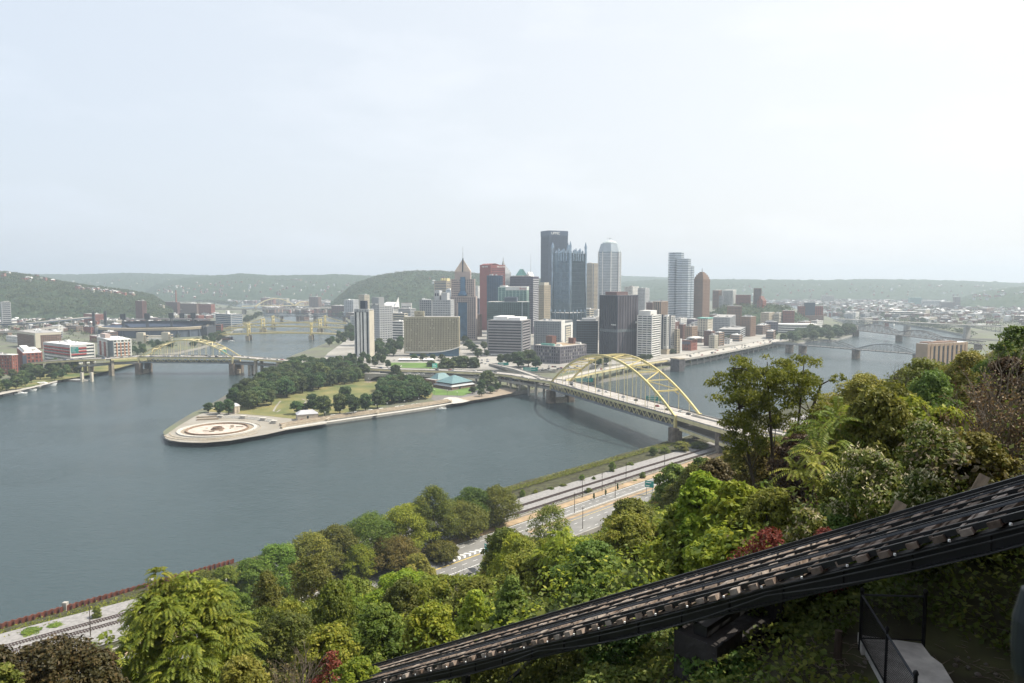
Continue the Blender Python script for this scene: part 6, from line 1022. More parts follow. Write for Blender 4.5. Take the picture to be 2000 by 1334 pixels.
grove([(460, 641), (484, 632), (516, 619), (508, 616), (478, 627), (455, 636)], 4, 10, 'bank_tree', 'tree on the north bank behind the gold bridges', 'trees behind the gold bridges', h=(12, 18), cap=16)
grove([(640, 676), (692, 676), (692, 640), (684, 640), (668, 655)], 6, 9.5, 'bank_tree', 'tree on the city bank left of the striped white tower', 'trees on the city bank', h=(10, 17), cap=24)
grove([(612, 606), (640, 614), (690, 632), (690, 622), (660, 606)], 4, 13, 'bank_tree', 'distant tree at the dark railroad bridge end', 'trees at the railroad bridge end', h=(12, 18), cap=16)
grove([(1525, 672), (1576, 667), (1625, 665), (1664, 655), (1668, 648), (1600, 650), (1545, 660)], 4, 11, 'bank_tree', 'dense tree on the wooded bank behind the lens truss bridge', 'trees on the right hand river bank', h=(16, 24), cap=46, w=1.15)
grove([(1620, 612), (1700, 622), (1745, 628), (1840, 645), (1830, 632), (1740, 612), (1640, 606)], 4, 20, 'bank_tree', 'distant tree on the far south bank', 'trees on the far south bank', h=(12, 18), cap=26)
for px, y0, D, H in ((60, 640, 0, 14), (85, 636, 0, 12), (105, 640, 0, 13), (130, 636, 0, 14), (30, 622, 0, 12), (70, 622, 0, 12), (110, 619, 0, 14), (145, 618, 0, 14), (160, 640, 0, 9), (215, 612, 0, 12), (300, 616, 0, 13), (318, 620, 0, 12), (340, 612, 0, 12), (395, 652, 0, 12), (404, 644, 0, 13), (330, 606, 0, 12), (250, 606, 0, 12)): single(px, y0, H, 'street_tree', 'bushy tree among the roofs of the north shore behind the ballpark', group='trees among the north shore roofs', wpx=H * 1.4)
# far wood clumps on the flats and along far banks: nobody could count them
r = np.random.default_rng(4); lob = []
def fw(px, D, s, z=4): lob.append(((px - 1000) / FPX * D, D, z + s * .5, s))
for _ in range(620): D = vr.uniform(1380, 2500); fw(vr.uniform(-60, 350), D, vr.uniform(4, 7.5))
for _ in range(260): D = vr.uniform(2400, 5200); fw(vr.uniform(330, 720), D, vr.uniform(5, 10))
for _ in range(700): D = vr.uniform(1950, 4600); fw(vr.uniform(1640 if D < 2600 else 1560, 2050), D, vr.uniform(5, 10))
for key, n_, s in (('near_l', 2600, 6), ('near_c', 2600, 6), ('bluff', 420, 4.5)):
    pr_ = {'near_l': (-60, 335), 'near_c': (655, 1150), 'bluff': (1375, 1578)}[key]
    for _ in range(n_): x, y, z = HILLS[key](vr.uniform(*pr_), vr.uniform(.02, 1)); lob.append((x, y, z + 5.5, s * vr.uniform(.7, 1.3)))
for a, c in zip(S_FAR, S_FAR[1:]):
    for _ in range(24): f = vr.random(); q = gp(a[0] + (c[0] - a[0]) * f, a[1] + (c[1] - a[1]) * f - vr.uniform(.3, 2)); lob.append((q.x, q.y, 8, vr.uniform(6, 10)))
for a, c in (((395, 580), (510, 591.5)), ((386, 590), (455, 599))):
    for _ in range(50): f = vr.random(); q = gp(a[0] + (c[0] - a[0]) * f, a[1] + (c[1] - a[1]) * f); lob.append((q.x, q.y + vr.uniform(20, 110), 10, vr.uniform(9, 14)))
for a, c in (((1345, 712), (1440, 691)), ((1440, 691), (1515, 675))):
    for _ in range(30): f = vr.random(); q = gp(a[0] + (c[0] - a[0]) * f, a[1] + (c[1] - a[1]) * f - 2, 4); lob.append((q.x, q.y, 5.5, vr.uniform(2, 3.4)))
C, Dv, N, tn = lobe_leaves(r, lob, 200000, .6, .05, .8); sz = 1.2 + C[:, 1] / 1900
tag(bpy.data.objects.new('far_wood', leaf_mesh('far_wood', lf_park, C, Dv, N, sz * 1.3, sz, tn)), 'distant mixed woodland between the roofs of the far flats', 'woods', kind='stuff'); COL.objects.link(bpy.data.objects['far_wood'])
# ------------------------------------------------------------------ the near hillside
ENV = [(-200, 1275), (0, 1268), (170, 1262), (205, 1215), (240, 1180), (460, 1150), (480, 1112), (620, 1072), (760, 1078), (815, 1118), (935, 1128), (948, 1052), (1010, 1028), (1040, 1048), (1130, 1052), (1180, 1042), (1196, 990), (1270, 980), (1284, 930), (1330, 902), (1392, 890), (1440, 868), (1600, 815), (1640, 755), (1750, 730), (1800, 716), (1880, 692), (1930, 662), (1990, 650), (2100, 620)]
def proj(p):
    c, s = math.cos(PITCH), math.sin(PITCH); z = p[2] - CAM_H; d = p[1] * c - z * s; return 1000 + FPX * p[0] / d, 667 - FPX * (p[1] * s + z * c) / d
def clear_height(s, t, R):                 # tallest plant here that stays below the tree line seen from the deck
    p = stp(s, t); zg = hill_z(s, t); D = p.y
    if D < 6: return 0
    px, _ = proj((p.x, p.y, zg)); lim = max(interp(ENV, px - R / D * FPX * .5), interp(ENV, px), interp(ENV, px + R / D * FPX * .5)) if px > -200 else 1280
    if t < 19 and s > -2: lim = max(lim, 1075 + .242 * (2000 - px))
    r_ = ray(px, lim); return CAM_H + r_[2] * D / r_[1] - zg
hero = []
def hill_tree(name, label, px, yt, D, wpx, lm, zb=.25, leaves=6000, ll=.34, lw=.16, nl=22, shape=.45, lob=.38, up=.5, droop=.2, rt=None, cone=0, fill=.14, group=None, lean=.2, m_=None, cat='tree', seed=None, H=None, flat=.8):
    top = dp(px, yt, D); zg = hz(top.x, top.y); H = H or max(2.0, top.z - zg); R = wpx / 2 / FPX * D; hero.append((top.x, top.y, R))
    k_ = make_tree(seed or int(px * 3 + yt), H, R, H * zb, lm, nl, leaves, ll, lw, rt or .035 * H ** .9, shape, lob, cone, up, fill, droop, flat, m_, lean, 18)
    return put_tree(name, label, k_, (top.x, top.y, top.z - H), 0, group=group, cat=cat)
def frond_tree(name, label, px, yt, D, wpx, lm, nf=420, shape=.5, fl=1.1, lf=.24, zb=.3, rt=.12, nl=16, droop=.6, cat='tree', H=None, pairs=8, wd=.32):
    top = dp(px, yt, D); zg = hz(top.x, top.y); H = H or max(2, top.z - zg); R = wpx / 2 / FPX * D; hero.append((top.x, top.y, R)); r = np.random.default_rng(int(px + yt)); lobes = lobes_of(r, H, R, H * zb, nl, shape, .30)
    A = np.array(lobes); w = A[:, 3] ** 1.5; idx = r.choice(len(A), size=nf, p=w / w.sum()); d = unit(r, nf); d[:, 2] = np.abs(d[:, 2]) * .7 - .1; d /= np.linalg.norm(d, axis=1, keepdims=True); base = A[idx, :3] + d * (A[idx, 3] * .65)[:, None]; L0 = fl * r.uniform(.7, 1.25, nf)
    C, Dv, N, T = [], [], [], []; tn = r.random(nf) * .5
    for j in range(pairs):
        f = (j + .7) / pairs; q = base + d * (L0 * f)[:, None] + np.array([0, 0, -1]) * (L0 * droop * f * f)[:, None]; ax = d + np.array([0, 0, -1]) * droop * 2 * f; ax /= np.linalg.norm(ax, axis=1, keepdims=True); sd = np.cross(ax, np.array([0, 0, 1.0])); sd /= np.linalg.norm(sd, axis=1, keepdims=True) + 1e-6; up = np.cross(sd, ax)
        for sg in (1, -1):
            dr = sd * sg + ax * .55 + np.array([0, 0, -.45]); dr /= np.linalg.norm(dr, axis=1, keepdims=True); C.append(q + dr * lf * .5); Dv.append(dr); N.append(up + r.normal(size=(nf, 3)) * .2); T.append(tn + r.random(nf) * .5)
    C, Dv, N, T = map(np.concatenate, (C, Dv, N, T)); N /= np.linalg.norm(N, axis=1, keepdims=True)
    me = leaf_mesh('crown', lm, C, Dv, N, lf * 1.05, lf * wd, T); return put_tree(name, label, (trunk_mesh(r, H, H * zb, lobes, rt, lean=.25, nl=16), me), (top.x, top.y, top.z - H), 0, cat=cat)
def twig_shrub(name, label, px, yt, D, wpx, n_=26, m_=None, H=None, lm=None, cat='shrub', leaves=500, ll=.16):
    top = dp(px, yt, D); zg = hz(top.x, top.y); H = H or max(2, top.z - zg); R = wpx / 2 / FPX * D; rg = random.Random(int(px * 7 + yt)); m = MB(); tips = []
    def br(p, d, ln, rad, k_):
        q = p + d * ln * .5 + Vector((rg.uniform(-.06, .06), rg.uniform(-.06, .06), 0)) * ln; e = q + (d + Vector((rg.uniform(-.3, .3), rg.uniform(-.3, .3), rg.uniform(-.05, .2)))).normalized() * ln * .5; m.tube([p, q, e], [rad, rad * .8, rad * .55], 4); tips.append(e)
        if k_ > 0:
            for _ in range(rg.choice((2, 3, 3))): br(p.lerp(e, rg.uniform(.45, 1)), (d + Vector((rg.uniform(-.75, .75), rg.uniform(-.75, .75), rg.uniform(-.1, .5)))).normalized(), ln * rg.uniform(.5, .75), rad * .55, k_ - 1)
    for i in range(n_ // 4):
        a = i * 2.4; br(Vector((math.cos(a), math.sin(a), 0)) * R * .2 * rg.random() + Vector((0, 0, -.3)), Vector((math.cos(a) * rg.uniform(.1, .5) * R / H * 1.6, math.sin(a) * rg.uniform(.1, .5) * R / H * 1.6, 1)).normalized(), H * .42, .016 * H ** .7, 3)
    ms = [m.mesh('trunk', m_ or twig)]
    if lm:
        r = np.random.default_rng(int(px)); T = np.array([tuple(p) for p in tips]); c = T[r.integers(0, len(T), leaves)] + r.normal(size=(leaves, 3)) * .18; N = unit(r, leaves); ms.append(leaf_mesh('crown', lm, c, np.cross(N, unit(r, leaves)), N, ll, ll * .55, r.random(leaves)))
    return put_tree(name, label, ms, (top.x, top.y, top.z - H), 0, cat=cat)
# river edge trees beyond the near road, left to right
for px, yt, s, w, lm, lb in ((335, 1140, 250, 70, lf_river, 'low green tree hiding part of the rusty wall'), (395, 1120, 250, 80, lf_olive, 'low olive tree hiding the end of the rusty wall'), (440, 1108, 248, 74, lf_river, 'second tree of the row beyond the near road, above the rails'), (492, 1097, 247, 92, lf_river, 'broad low tree beyond the near road at the far left of the row'), (545, 1068, 248, 100, lf_river, 'rounded tree beyond the near road left of the row middle'), (605, 1048, 248, 110, lf_river, 'mid green rounded tree in the row beyond the near road'), (655, 1030, 249, 100, lf_dark, 'darker tree in the row beyond the near road'), (718, 1010, 249, 130, lf_river, 'widest umbrella crowned tree in the row beyond the near road'), (792, 990, 248, 112, lf_lime, 'bright tree left of the tallest one in the row'), (846, 954, 247, 96, lf_river, 'tallest tree of the row beyond the near road'), (905, 985, 246, 96, lf_olive, 'loose olive tree right of the tallest one in the row'), (925, 955, 252, 84, lf_river, 'tall tree at the water behind the loose olive one'), (968, 955, 247, 90, lf_river, 'rightmost tall tree of the row, beside the white car'), (770, 1052, 236, 96, lf_olive, 'grey green willow like tree overhanging the near road'), (862, 1062, 232, 66, lf_olive, 'small grey green tree overhanging the chevron markings'), (700, 1068, 238, 64, lf_lime, 'lime green tree before the row at the hidden road'), (815, 1085, 214, 60, lf_olive, 'small dull tree at the road edge under the row')):
    r_ = ray(px, yt); D = s / S2 / (1 - r_[0] / r_[1]); hill_tree('riverside_tree', lb, px, yt, D, w * 1.22, lm, zb=.10, leaves=26000, ll=.60, lw=.38, nl=70, lob=.25, up=.55, shape=.4)
for px, yb, h, w in ((1020, 975, 20, 14), (1046, 968, 12, 12), (1137, 943, 16, 16), (1160, 941, 10, 12), (1196, 926, 24, 18), (1075, 960, 9, 20), (1100, 954, 9, 24), (1232, 912, 9, 20), (1275, 893, 20, 22), (1298, 888, 16, 26), (1150, 967, 14, 20), (1212, 952, 10, 14), (1240, 946, 9, 14), (1256, 940, 18, 18), (190, 1214, 30, 26), (60, 1243, 14, 60), (110, 1230, 12, 50), (1330, 884, 22, 40), (1365, 880, 18, 40)):
    single(px, yb, h, 'riverside_shrub', 'small leafy shrub growing along the near railway and water edge', z=8, wpx=w, src=rivers, group='shrubs along the near railway')
for px, yb in ((1160, 977), (1183, 970), (1206, 958)): single(px, yb, 14, 'columnar_shrub', 'narrow upright dark shrub in the row of three beside the railway fence', z=10, wpx=4, group='narrow shrubs by the railway fence')
# big near trees
def big_tree():
    px, yt, D = 1506, 684, 62; top = dp(px, yt, D); zg = hz(top.x, top.y); H = top.z - zg; r = np.random.default_rng(77); k_ = D / FPX; hero.append((top.x, top.y, 4.5))
    raw = [(-78, 45, 1.5), (-58, 22, 1.6), (-88, 85, 1.4), (-70, 118, 1.3), (-84, 150, 1.0), (-40, 60, 1.6), (-30, 105, 1.4), (-5, 30, 1.5), (-8, 75, 1.4), (12, 112, 1.2), (20, 55, 1.2), (45, 28, 1.3), (62, 14, 1.4), (78, 40, 1.4), (95, 62, 1.2), (108, 30, .9), (60, 80, 1.4), (85, 100, 1.2), (40, 115, 1.1), (105, 95, .8), (-55, 150, 1.1), (-22, 160, 1.2), (60, 135, .9), (-95, 60, .9), (118, 75, .6), (66, 4, .8), (-60, 8, .8), (-20, 10, .9), (120, 20, .5), (-100, 110, .6)]
    lobes = [(x * k_ * .86, r.uniform(-3, 3), H - (y + 26) * k_ - .2, s * 1.0) for x, y, s in raw]; fine = [(a + r.normal() * c * .5, b + r.normal() * c * .6, z + r.normal() * c * .5, c * .46) for a, b, z, c in lobes for _ in range(9)]
    C, Dv, N, t = lobe_leaves(r, fine, 26000, .35, .3, .85, .5); s = r.uniform(.7, 1.3, len(C)); lf = leaf_mesh('crown', lf_olive2, C, Dv, N, .26 * s, .11 * s, t); m = MB()
    base = Vector((0, 0, -.5)); stems = [[(0, 0, -.5), (-.6, .2, 3), (-1.4, .1, 6), (-2.6, 0, H - 5), (-3.2, 0, H - 1.6)], [(.3, 0, -.5), (.4, .3, 4), (.5, .2, 7), (-.1, .2, H - 3), (-.3, 0, H - 1)], [(.8, .1, -.5), (1.8, .2, 3), (2.4, .4, 5.5), (2.8, .2, H - 4), (2.9, 0, H - .9)], [(1.0, 0, 0), (2.6, -.2, 4.5), (3.6, 0, H - 5.5), (4.4, 0, H - 3)]]
    for st_ in stems: m.tube(st_, [.22, .18, .14, .08, .03][:len(st_)], 7)
    for lb in lobes:
        best = min((Vector(p) for st_ in stems for p in st_[1:]), key=lambda p: (p - Vector(lb[:3]) + Vector((0, 0, 1.0))).length); m.tube([best, (best + Vector(lb[:3])) / 2 + Vector((0, 0, .2)), lb[:3]], [.07, .045, .02], 5)
    put_tree('tall_tree', 'tall airy olive green tree with dark forked stems before the right hand river', (m.mesh('trunk', bark), lf), (top.x, top.y, zg), 0)
lf_olive2 = leaf_mat('olive_green_leaf', (.07, .10, .012), (.155, .175, .02), (.29, .29, .05), .48, hue=.006, val=.1)
big_tree()
frond_tree('tall_tree', 'tall yellow green tree with long drooping compound leaves at the lower left', 338, 1160, 44, 300, lf_yel, nf=3200, shape=.74, fl=.85, lf=.27, nl=60, zb=.12, rt=.16, droop=.55)
for px, yt, w, lb in ((262, 1185, 70, 'low outer left shoot of the tall yellow green tree'), (288, 1138, 56, 'upper left shoot beside the tall yellow green tree'), (412, 1150, 62, 'upper outer right shoot of the tall yellow green tree'), (448, 1205, 70, 'low outer right shoot of the tall yellow green tree'), (315, 1112, 60, 'slender top shoot rising from the tall yellow green tree'), (375, 1120, 80, 'right hand leafy shoot beside the tall yellow green tree')): frond_tree('young_tree', lb, px, yt, 44.5, w, lf_yel, nf=220, fl=.75, lf=.25, nl=10, zb=.6, rt=.07, droop=.5)
frond_tree('young_tree', 'tree of heaven with a star of long arching fronds mid slope', 1628, 812, 38, 100, lf_river, nf=90, fl=1.5, lf=.28, nl=6, zb=.7, rt=.08, droop=.45, pairs=12); frond_tree('young_tree', 'second smaller star shaped frond tree below the first', 1590, 880, 36, 80, lf_river, nf=60, fl=1.2, lf=.26, nl=4, zb=.7, rt=.06, droop=.45, pairs=11)
frond_tree('young_tree', 'lime green frond tree left of the pointed evergreen', 1095, 1035, 78, 90, lf_lime, nf=260, fl=1.3, lf=.42, nl=12, zb=.4, rt=.12, droop=.5)
for px, yt, D, w, lm, zb, ll, lw, nlv, lb in (
    (1372, 925, 46, 120, lf_lime, .2, .42, .30, 3600, 'bright lime tree with large floppy leaves above the red shrub'), (1440, 945, 42, 130, lf_lime, .2, .42, .30, 3600, 'lime yellow tree with large leaves right of the other lime one'), (1335, 985, 48, 100, lf_yel, .2, .40, .28, 2600, 'yellowing large leaved tree left of the lime one'), (1310, 1060, 50, 130, lf_lime, .2, .36, .2, 3600, 'lime shrub tree just above the incline track'), (1420, 1040, 38, 150, lf_lime, .1, .34, .2, 3800, 'fresh green shrub tree behind the red shrub'),
    (1505, 960, 40, 150, lf_river, .1, .26, .13, 5000, 'feathery green shrub in mid slope'), (1240, 1010, 70, 150, lf_river, .15, .40, .2, 5200, 'rounded green tree left of the lime trees'), (1150, 1060, 72, 130, lf_lime, .15, .42, .22, 4600, 'light green tree above the middle of the incline'), (1040, 1085, 80, 150, lf_river, .15, .46, .24, 5200, 'large green tree mass beside the near road sign'), (985, 1035, 120, 100, lf_dark, .15, .55, .3, 4600, 'dark rounded tree just right of the road sign'), (1075, 990, 175, 100, lf_dark, .45, .6, .3, 1600, 'thin open crowned tree silhouetted against the near road'), (1235, 978, 110, 110, lf_olive, .15, .5, .28, 5200, 'olive round tree at the near road before the bridge'), (1318, 908, 150, 80, lf_dark, .15, .6, .35, 4200, 'dark tree at the foot of the bridge column'), (1372, 896, 140, 80, lf_dark, .15, .6, .3, 4200, 'dark tree under the bridge approach'), (1452, 872, 80, 100, lf_olive, .1, .4, .22, 4600, 'olive bush tree at the foot of the tall airy tree'), (1500, 865, 66, 130, lf_olive, .1, .32, .17, 5200, 'yellow olive thicket under the tall airy tree'), (1400, 900, 70, 110, lf_brown, .1, .34, .18, 3600, 'brownish bush left under the tall airy tree'), (1560, 850, 56, 120, lf_brown, .1, .3, .16, 3600, 'brown tinged bush right under the tall airy tree'),
    (1690, 735, 75, 170, lf_olive, .15, .34, .17, 6000, 'grey olive tree right of the tall airy tree'), (1620, 790, 70, 110, lf_olive, .15, .34, .17, 4200, 'dull olive tree hiding the lower slope'), (1810, 708, 90, 170, lf_river, .15, .40, .2, 6000, 'fresh green domed tree in front of the tan hotel'), (1895, 690, 80, 150, lf_olive, .15, .36, .18, 5000, 'olive tree right of the tan hotel'), (1768, 780, 44, 200, lf_lime, .1, .34, .22, 6000, 'bright lime leafy bank in the upper right slope'), (1850, 800, 40, 150, lf_lime, .1, .30, .18, 4200, 'lime green bush right of the bright leafy bank'), (1665, 800, 46, 80, lf_lime, .2, .32, .2, 2000, 'narrow lime bush beside the star frond tree'), (1900, 850, 34, 170, lf_olive, .1, .24, .13, 5600, 'olive brown thicket at the right edge above the track'), (1975, 700, 46, 130, lf_brown, .2, .26, .12, 4200, 'brown autumn tree at the upper right edge'), (1990, 640, 60, 130, lf_dark, .2, .3, .15, 4600, 'dark green tree cut by the right photo edge'), (1640, 1010, 30, 130, lf_ivy, .05, .2, .12, 4200, 'dark creeper mound above the red shrub'),
    (520, 1120, 90, 150, lf_dark, .12, .40, .16, 6500, 'dark conical evergreen at the lower left'), (450, 1150, 110, 120, lf_river, .15, .5, .25, 4800, 'mid green tree right of the tall yellow green tree'), (610, 1090, 130, 140, lf_dark, .15, .55, .26, 5600, 'dark feathery tree in the lower left wood'), (690, 1130, 110, 120, lf_river, .15, .5, .25, 4600, 'mid green tree in the lower left wood'), (790, 1118, 90, 160, lf_lime, .15, .44, .24, 5600, 'sunlit yellow green tree over the lower left wood'), (880, 1130, 80, 120, lf_yel, .15, .42, .22, 4200, 'yellow crowned slender trees left of the dark road car'), (560, 1200, 60, 150, lf_dark, .1, .34, .15, 5600, 'dark green tree at the bottom left centre'), (640, 1225, 50, 150, lf_yel, .1, .3, .15, 5000, 'yellow green shrub tree at the bottom left centre'), (740, 1190, 60, 140, lf_river, .12, .34, .17, 5000, 'green tree above the lower end of the incline'), (840, 1185, 56, 120, lf_lime, .12, .34, .2, 4200, 'leafy light green tree above the lower incline'), (1000, 1130, 56, 110, lf_dark, .12, .3, .12, 4600, 'dark narrow evergreen by the incline'), (930, 1155, 62, 110, lf_lime, .12, .36, .2, 3800, 'lime shrub tree left of the dark narrow evergreen'),
    (85, 1262, 30, 330, lf_brown2, .1, .2, .12, 13000, 'dark reddish olive bush in the bottom left corner'), (185, 1285, 30, 150, lf_brown2, .1, .2, .12, 5000, 'smaller dark reddish bush left of the tall yellow green tree'), (470, 1290, 34, 170, lf_olive, .1, .22, .12, 6000, 'olive bush right of the foot of the tall yellow green tree'), (700, 1290, 40, 110, lf_lime, .1, .24, .13, 4200, 'lime bush at the lower end of the incline track'), (205, 1272, 32, 110, lf_brown2, .1, .2, .12, 4200, 'reddish olive bush hard against the tall yellow green tree'), (0, 1272, 28, 150, lf_brown2, .1, .2, .12, 5000, 'reddish olive bush cut by the photo edge'), (10, 1300, 22, 140, lf_dark, .1, .18, .1, 4200, 'dark bush cut by the bottom left corner')) if globals().setdefault('lf_brown2', leaf_mat('dull_red_leaf', (.030, .030, .010), (.055, .048, .016), (.12, .08, .03), .25)) else ():
    hill_tree('hillside_tree', lb, px, yt, D, w, lm, zb=zb * .5, leaves=int(nlv * 4.0), ll=ll * .80, lw=lw * .84, nl=84, lob=.235, shape=.62, cone=1 if 'conical' in lb or 'narrow' in lb else 0)
def flower_bush(lb, px, yt, D, w, n_, fl):
    top = dp(px, yt, D); zg = hz(top.x, top.y); H = max(1.6, top.z - zg); R = w / 2 / FPX * D; r = np.random.default_rng(int(px)); lobes = lobes_of(r, H, R, H * .1, 26, .35, .34); C, Dv, N, t = lobe_leaves(r, lobes, n_, .45, .12); me = leaf_mesh('crown', lf_ivy, C, Dv, N, .2, .12, t)
    C2, D2, N2, t2 = lobe_leaves(r, [l for l in lobes if l[2] > H * .45], fl, .5, 0); C2 = C2 + np.array([0, 0, .07]); D2[:, 2] = np.abs(D2[:, 2]) + .4; fm = leaf_mesh('flower_cluster', lf_cream, C2, D2, N2, .17, .06, t2); put_tree('flowering_shrub', lb, (trunk_mesh(r, H, H * .2, lobes, .05), me, fm), (top.x, top.y, top.z - H), cat='shrub')
for i, (px, py, s_, t_, H, w) in enumerate(((1500, 1230, 14, 25, 1.9, 2.0), (1560, 1215, 11.5, 26.5, 1.7, 1.7), (1620, 1200, 10.5, 28.5, 1.8, 1.8), (1350, 1270, 18, 24.5, 2.2, 2.2), (1240, 1290, 22, 25, 2.4, 2.4), (1130, 1310, 27, 25.5, 2.4, 2.6), (1400, 1320, 14.5, 19.5, 1.2, 1.7), (1300, 1320, 18, 18, 1.3, 2.0), (1850, 1180, 6.2, 31, 1.5, 1.8), (1950, 1170, 3.6, 31, 1.4, 1.8), (1560, 1290, 11.5, 21.3, 1.0, 1.3))):
    q = stp(s_, t_, hill_z(s_, t_) - .1); me_ = make_tree(700 + i, H, w, .1, (lf_ivy, lf_ivy, lf_river)[i % 3], 40, 5200, .17, .11, .04, .45, .26, 0, .55, .2, .2); put_tree('ivy_mound', 'leafy creeper mound on the slope beneath the incline track', me_, q, 0, group='creeper mounds beneath the incline track', cat='shrub')
flower_bush('large dark leaved bush covered in cream flower plumes', 1705, 885, 30, 190, 7000, 1900); flower_bush('dark leaved bush with cream flowers higher on the slope', 1810, 830, 34, 190, 7000, 900); flower_bush('low bush with cream plumes left of the two planks', 1580, 1000, 28, 110, 3000, 500); flower_bush('small cream flowered bush between the planks', 1800, 925, 26, 130, 3600, 700)
hill_tree('red_shrub', 'dark red sumac shrub against the upper side of the incline', 1500, 1035, 30, 140, lf_red, zb=.1, leaves=3200, ll=.2, lw=.07, cat='shrub'); hill_tree('red_shrub', 'smaller red brown shrub right of the sumac', 1610, 1035, 27, 90, lf_red, zb=.1, leaves=1800, ll=.18, lw=.06, cat='shrub'); hill_tree('red_shrub', 'rusty red shrub at the lower end of the incline', 648, 1275, 44, 90, lf_red, zb=.1, leaves=1600, ll=.22, lw=.09, cat='shrub')
twig_shrub('bare_shrub', 'leafless brown thicket at the right edge above the track', 1960, 690, 36, 150, 44, lm=lf_brown, leaves=1500); twig_shrub('bare_shrub', 'grey bare twigs of a shrub beside the olive thicket', 1900, 760, 38, 120, 34, lm=lf_brown, leaves=700); twig_shrub('bare_shrub', 'dark bare bush leaning beside the fresh green domed tree', 1745, 672, 82, 70, 30, m_=bark, H=9); twig_shrub('bare_shrub', 'sparse twigs with few leaves standing against the far bridge', 1965, 612, 44, 80, 24, lm=lf_olive, leaves=420, H=9)
twig_shrub('bare_shrub', 'pale dead branches at the lower left centre', 585, 1225, 42, 80, 24, H=5); twig_shrub('bare_shrub', 'grey dry stems in the bottom centre', 545, 1265, 36, 90, 28, lm=lf_brown, leaves=300, H=4); twig_shrub('bare_shrub', 'thin brown dead saplings left of the dark road car', 905, 1085, 82, 60, 22, m_=bark, H=9); twig_shrub('bare_shrub', 'thin bare saplings below the dark road car', 880, 1125, 72, 70, 22, H=9)
# filler trees over the slope
fill_n = 0; pts = []; fillk = {k_: [make_tree(300 + 10 * i + j, 8, 3.8, .7, lm, nl=62, leaves=16000, ll=.30, lw=.17, rt=.14, lob=.25, droop=.2) for j in range(2)] for i, (k_, lm) in enumerate((('green', lf_river), ('dark', lf_dark), ('lime', lf_lime), ('olive', lf_olive), ('yellow', lf_yel)))}
tries = 0
while fill_n < 290 and tries < 60000:
    tries += 1; s, t = vr.uniform(8, 204) if vr.random() < .75 else vr.uniform(8, 90), vr.uniform(-80, 420)
    if 15 < t < 31.5 and s > -4: continue
    p = stp(s, t); D = p.y
    if D < 22: continue
    px, _ = proj((p.x, p.y, hill_z(s, t)))
    if px < -60 or px > 2040 or any((p.x - a) ** 2 + (p.y - b) ** 2 < (2.4 + D * .010) ** 2 for a, b in pts) or any((p.x - a) ** 2 + (p.y - b) ** 2 < (R * .45) ** 2 for a, b, R in hero): continue
    R = 2.2 + D * .013; H = min(clear_height(s, t, R) - .4, vr.uniform(6, 11) + D * .02)
    if H < 2.6 or (t < 19 and H < 3.2): continue
    k_ = vr.choice(('olive', 'dark', 'green', 'olive') if px > 1560 else ('lime', 'green', 'lime', 'olive', 'dark') if px > 950 else ('green', 'dark', 'yellow', 'green', 'dark')); w = min(R / 3.6, H / 8 * 1.35); z_ = p.copy(); z_.z = hill_z(s, t); put_tree('slope_tree', f'{k_} leafed tree in the thicket covering the near slope', vr.choice(fillk[k_]), z_, vr.uniform(0, 6.28), (w, w, H / 8), f'{k_} leafed trees of the near slope'); pts.append((p.x, p.y)); fill_n += 1
# thicket mass between the trees
r = np.random.default_rng(17); groups = {}
for _ in range(9000):
    s, t = 6 + 198 * vr.random() ** 1.25, vr.uniform(-100, 430)
    if (14.5 < t < 30.5) or (t < 20 and s < 30): continue
    p = stp(s, t); D = p.y
    if D < 18: continue
    zg = hill_z(s, t); px, _ = proj((p.x, p.y, zg))
    if px < -100 or px > 2080: continue
    R = vr.uniform(.9, 1.7) + D * .006; hh = clear_height(s, t, R) - R
    if hh < .4: continue
    z = zg + min(hh, vr.uniform(.6, 3.4) + D * .008); k_ = (vr.choice(('olive', 'lime', 'green')) if px < 900 else vr.choice(('lime', 'green', 'lime', 'olive')) if px < 1500 else vr.choice(('olive', 'green', 'olive', 'brown'))); groups.setdefault(k_, []).append((p.x, p.y, z, R))
for k_, lm in (('green', lf_river), ('lime', lf_lime), ('olive', lf_olive), ('brown', lf_brown)):
    lo = groups.get(k_, []); print('thicket', k_, len(lo))
    if not lo: continue
    C, Dv, N, tn = lobe_leaves(r, lo, min(190000, len(lo) * 230), .5, .1, .85, .2); sz = (.13 + C[:, 1] * .0024) * r.uniform(.7, 1.3, len(C)); o = bpy.data.objects.new('thicket_foliage', leaf_mesh('thicket_foliage', lm, C, Dv, N, sz * 1.5, sz * .8, tn)); COL.objects.link(o); tag(o, k_ + ' tangled thicket foliage filling the slope between the trees', 'thicket', kind='stuff')
# undergrowth: leaf cover over the slope
def cover(name, label, lm, n_, s0, s1, t0, t1, size, hmax, seed, skip=None, dens_near=False):
    r = np.random.default_rng(seed); s = r.uniform(s0, s1, n_) if not dens_near else s0 + (s1 - s0) * r.random(n_) ** 1.6; t = r.uniform(t0, t1, n_); keep = ~skip(s, t) if skip is not None else np.ones(n_, bool); s, t = s[keep], t[keep]; n_ = len(s)
    z = np.array([hill_z(a, b) for a, b in zip(s, t)]); x, y = (t - s) * S2, (t + s) * S2; mound = .5 + .5 * np.sin(x * 1.1 + 1.3 * np.sin(y * .7)) * np.sin(y * .9 + 1.7 * np.sin(x * .5)); h = hmax * (.25 + .75 * mound) * r.random(n_) ** .5
    N = unit(r, n_) * .75 + np.array([.1, -.1, .8]); N /= np.linalg.norm(N, axis=1, keepdims=True); D = np.cross(N, unit(r, n_)); sz = size * r.uniform(.6, 1.4, n_); tint = .6 * r.random(n_) + .4 * mound
    o = bpy.data.objects.new(name, leaf_mesh(name, lm, np.stack([x, y, z + h], 1), D, N, sz * 1.25, sz * .8, tint)); COL.objects.link(o); return tag(o, label, 'ground cover', kind='stuff')
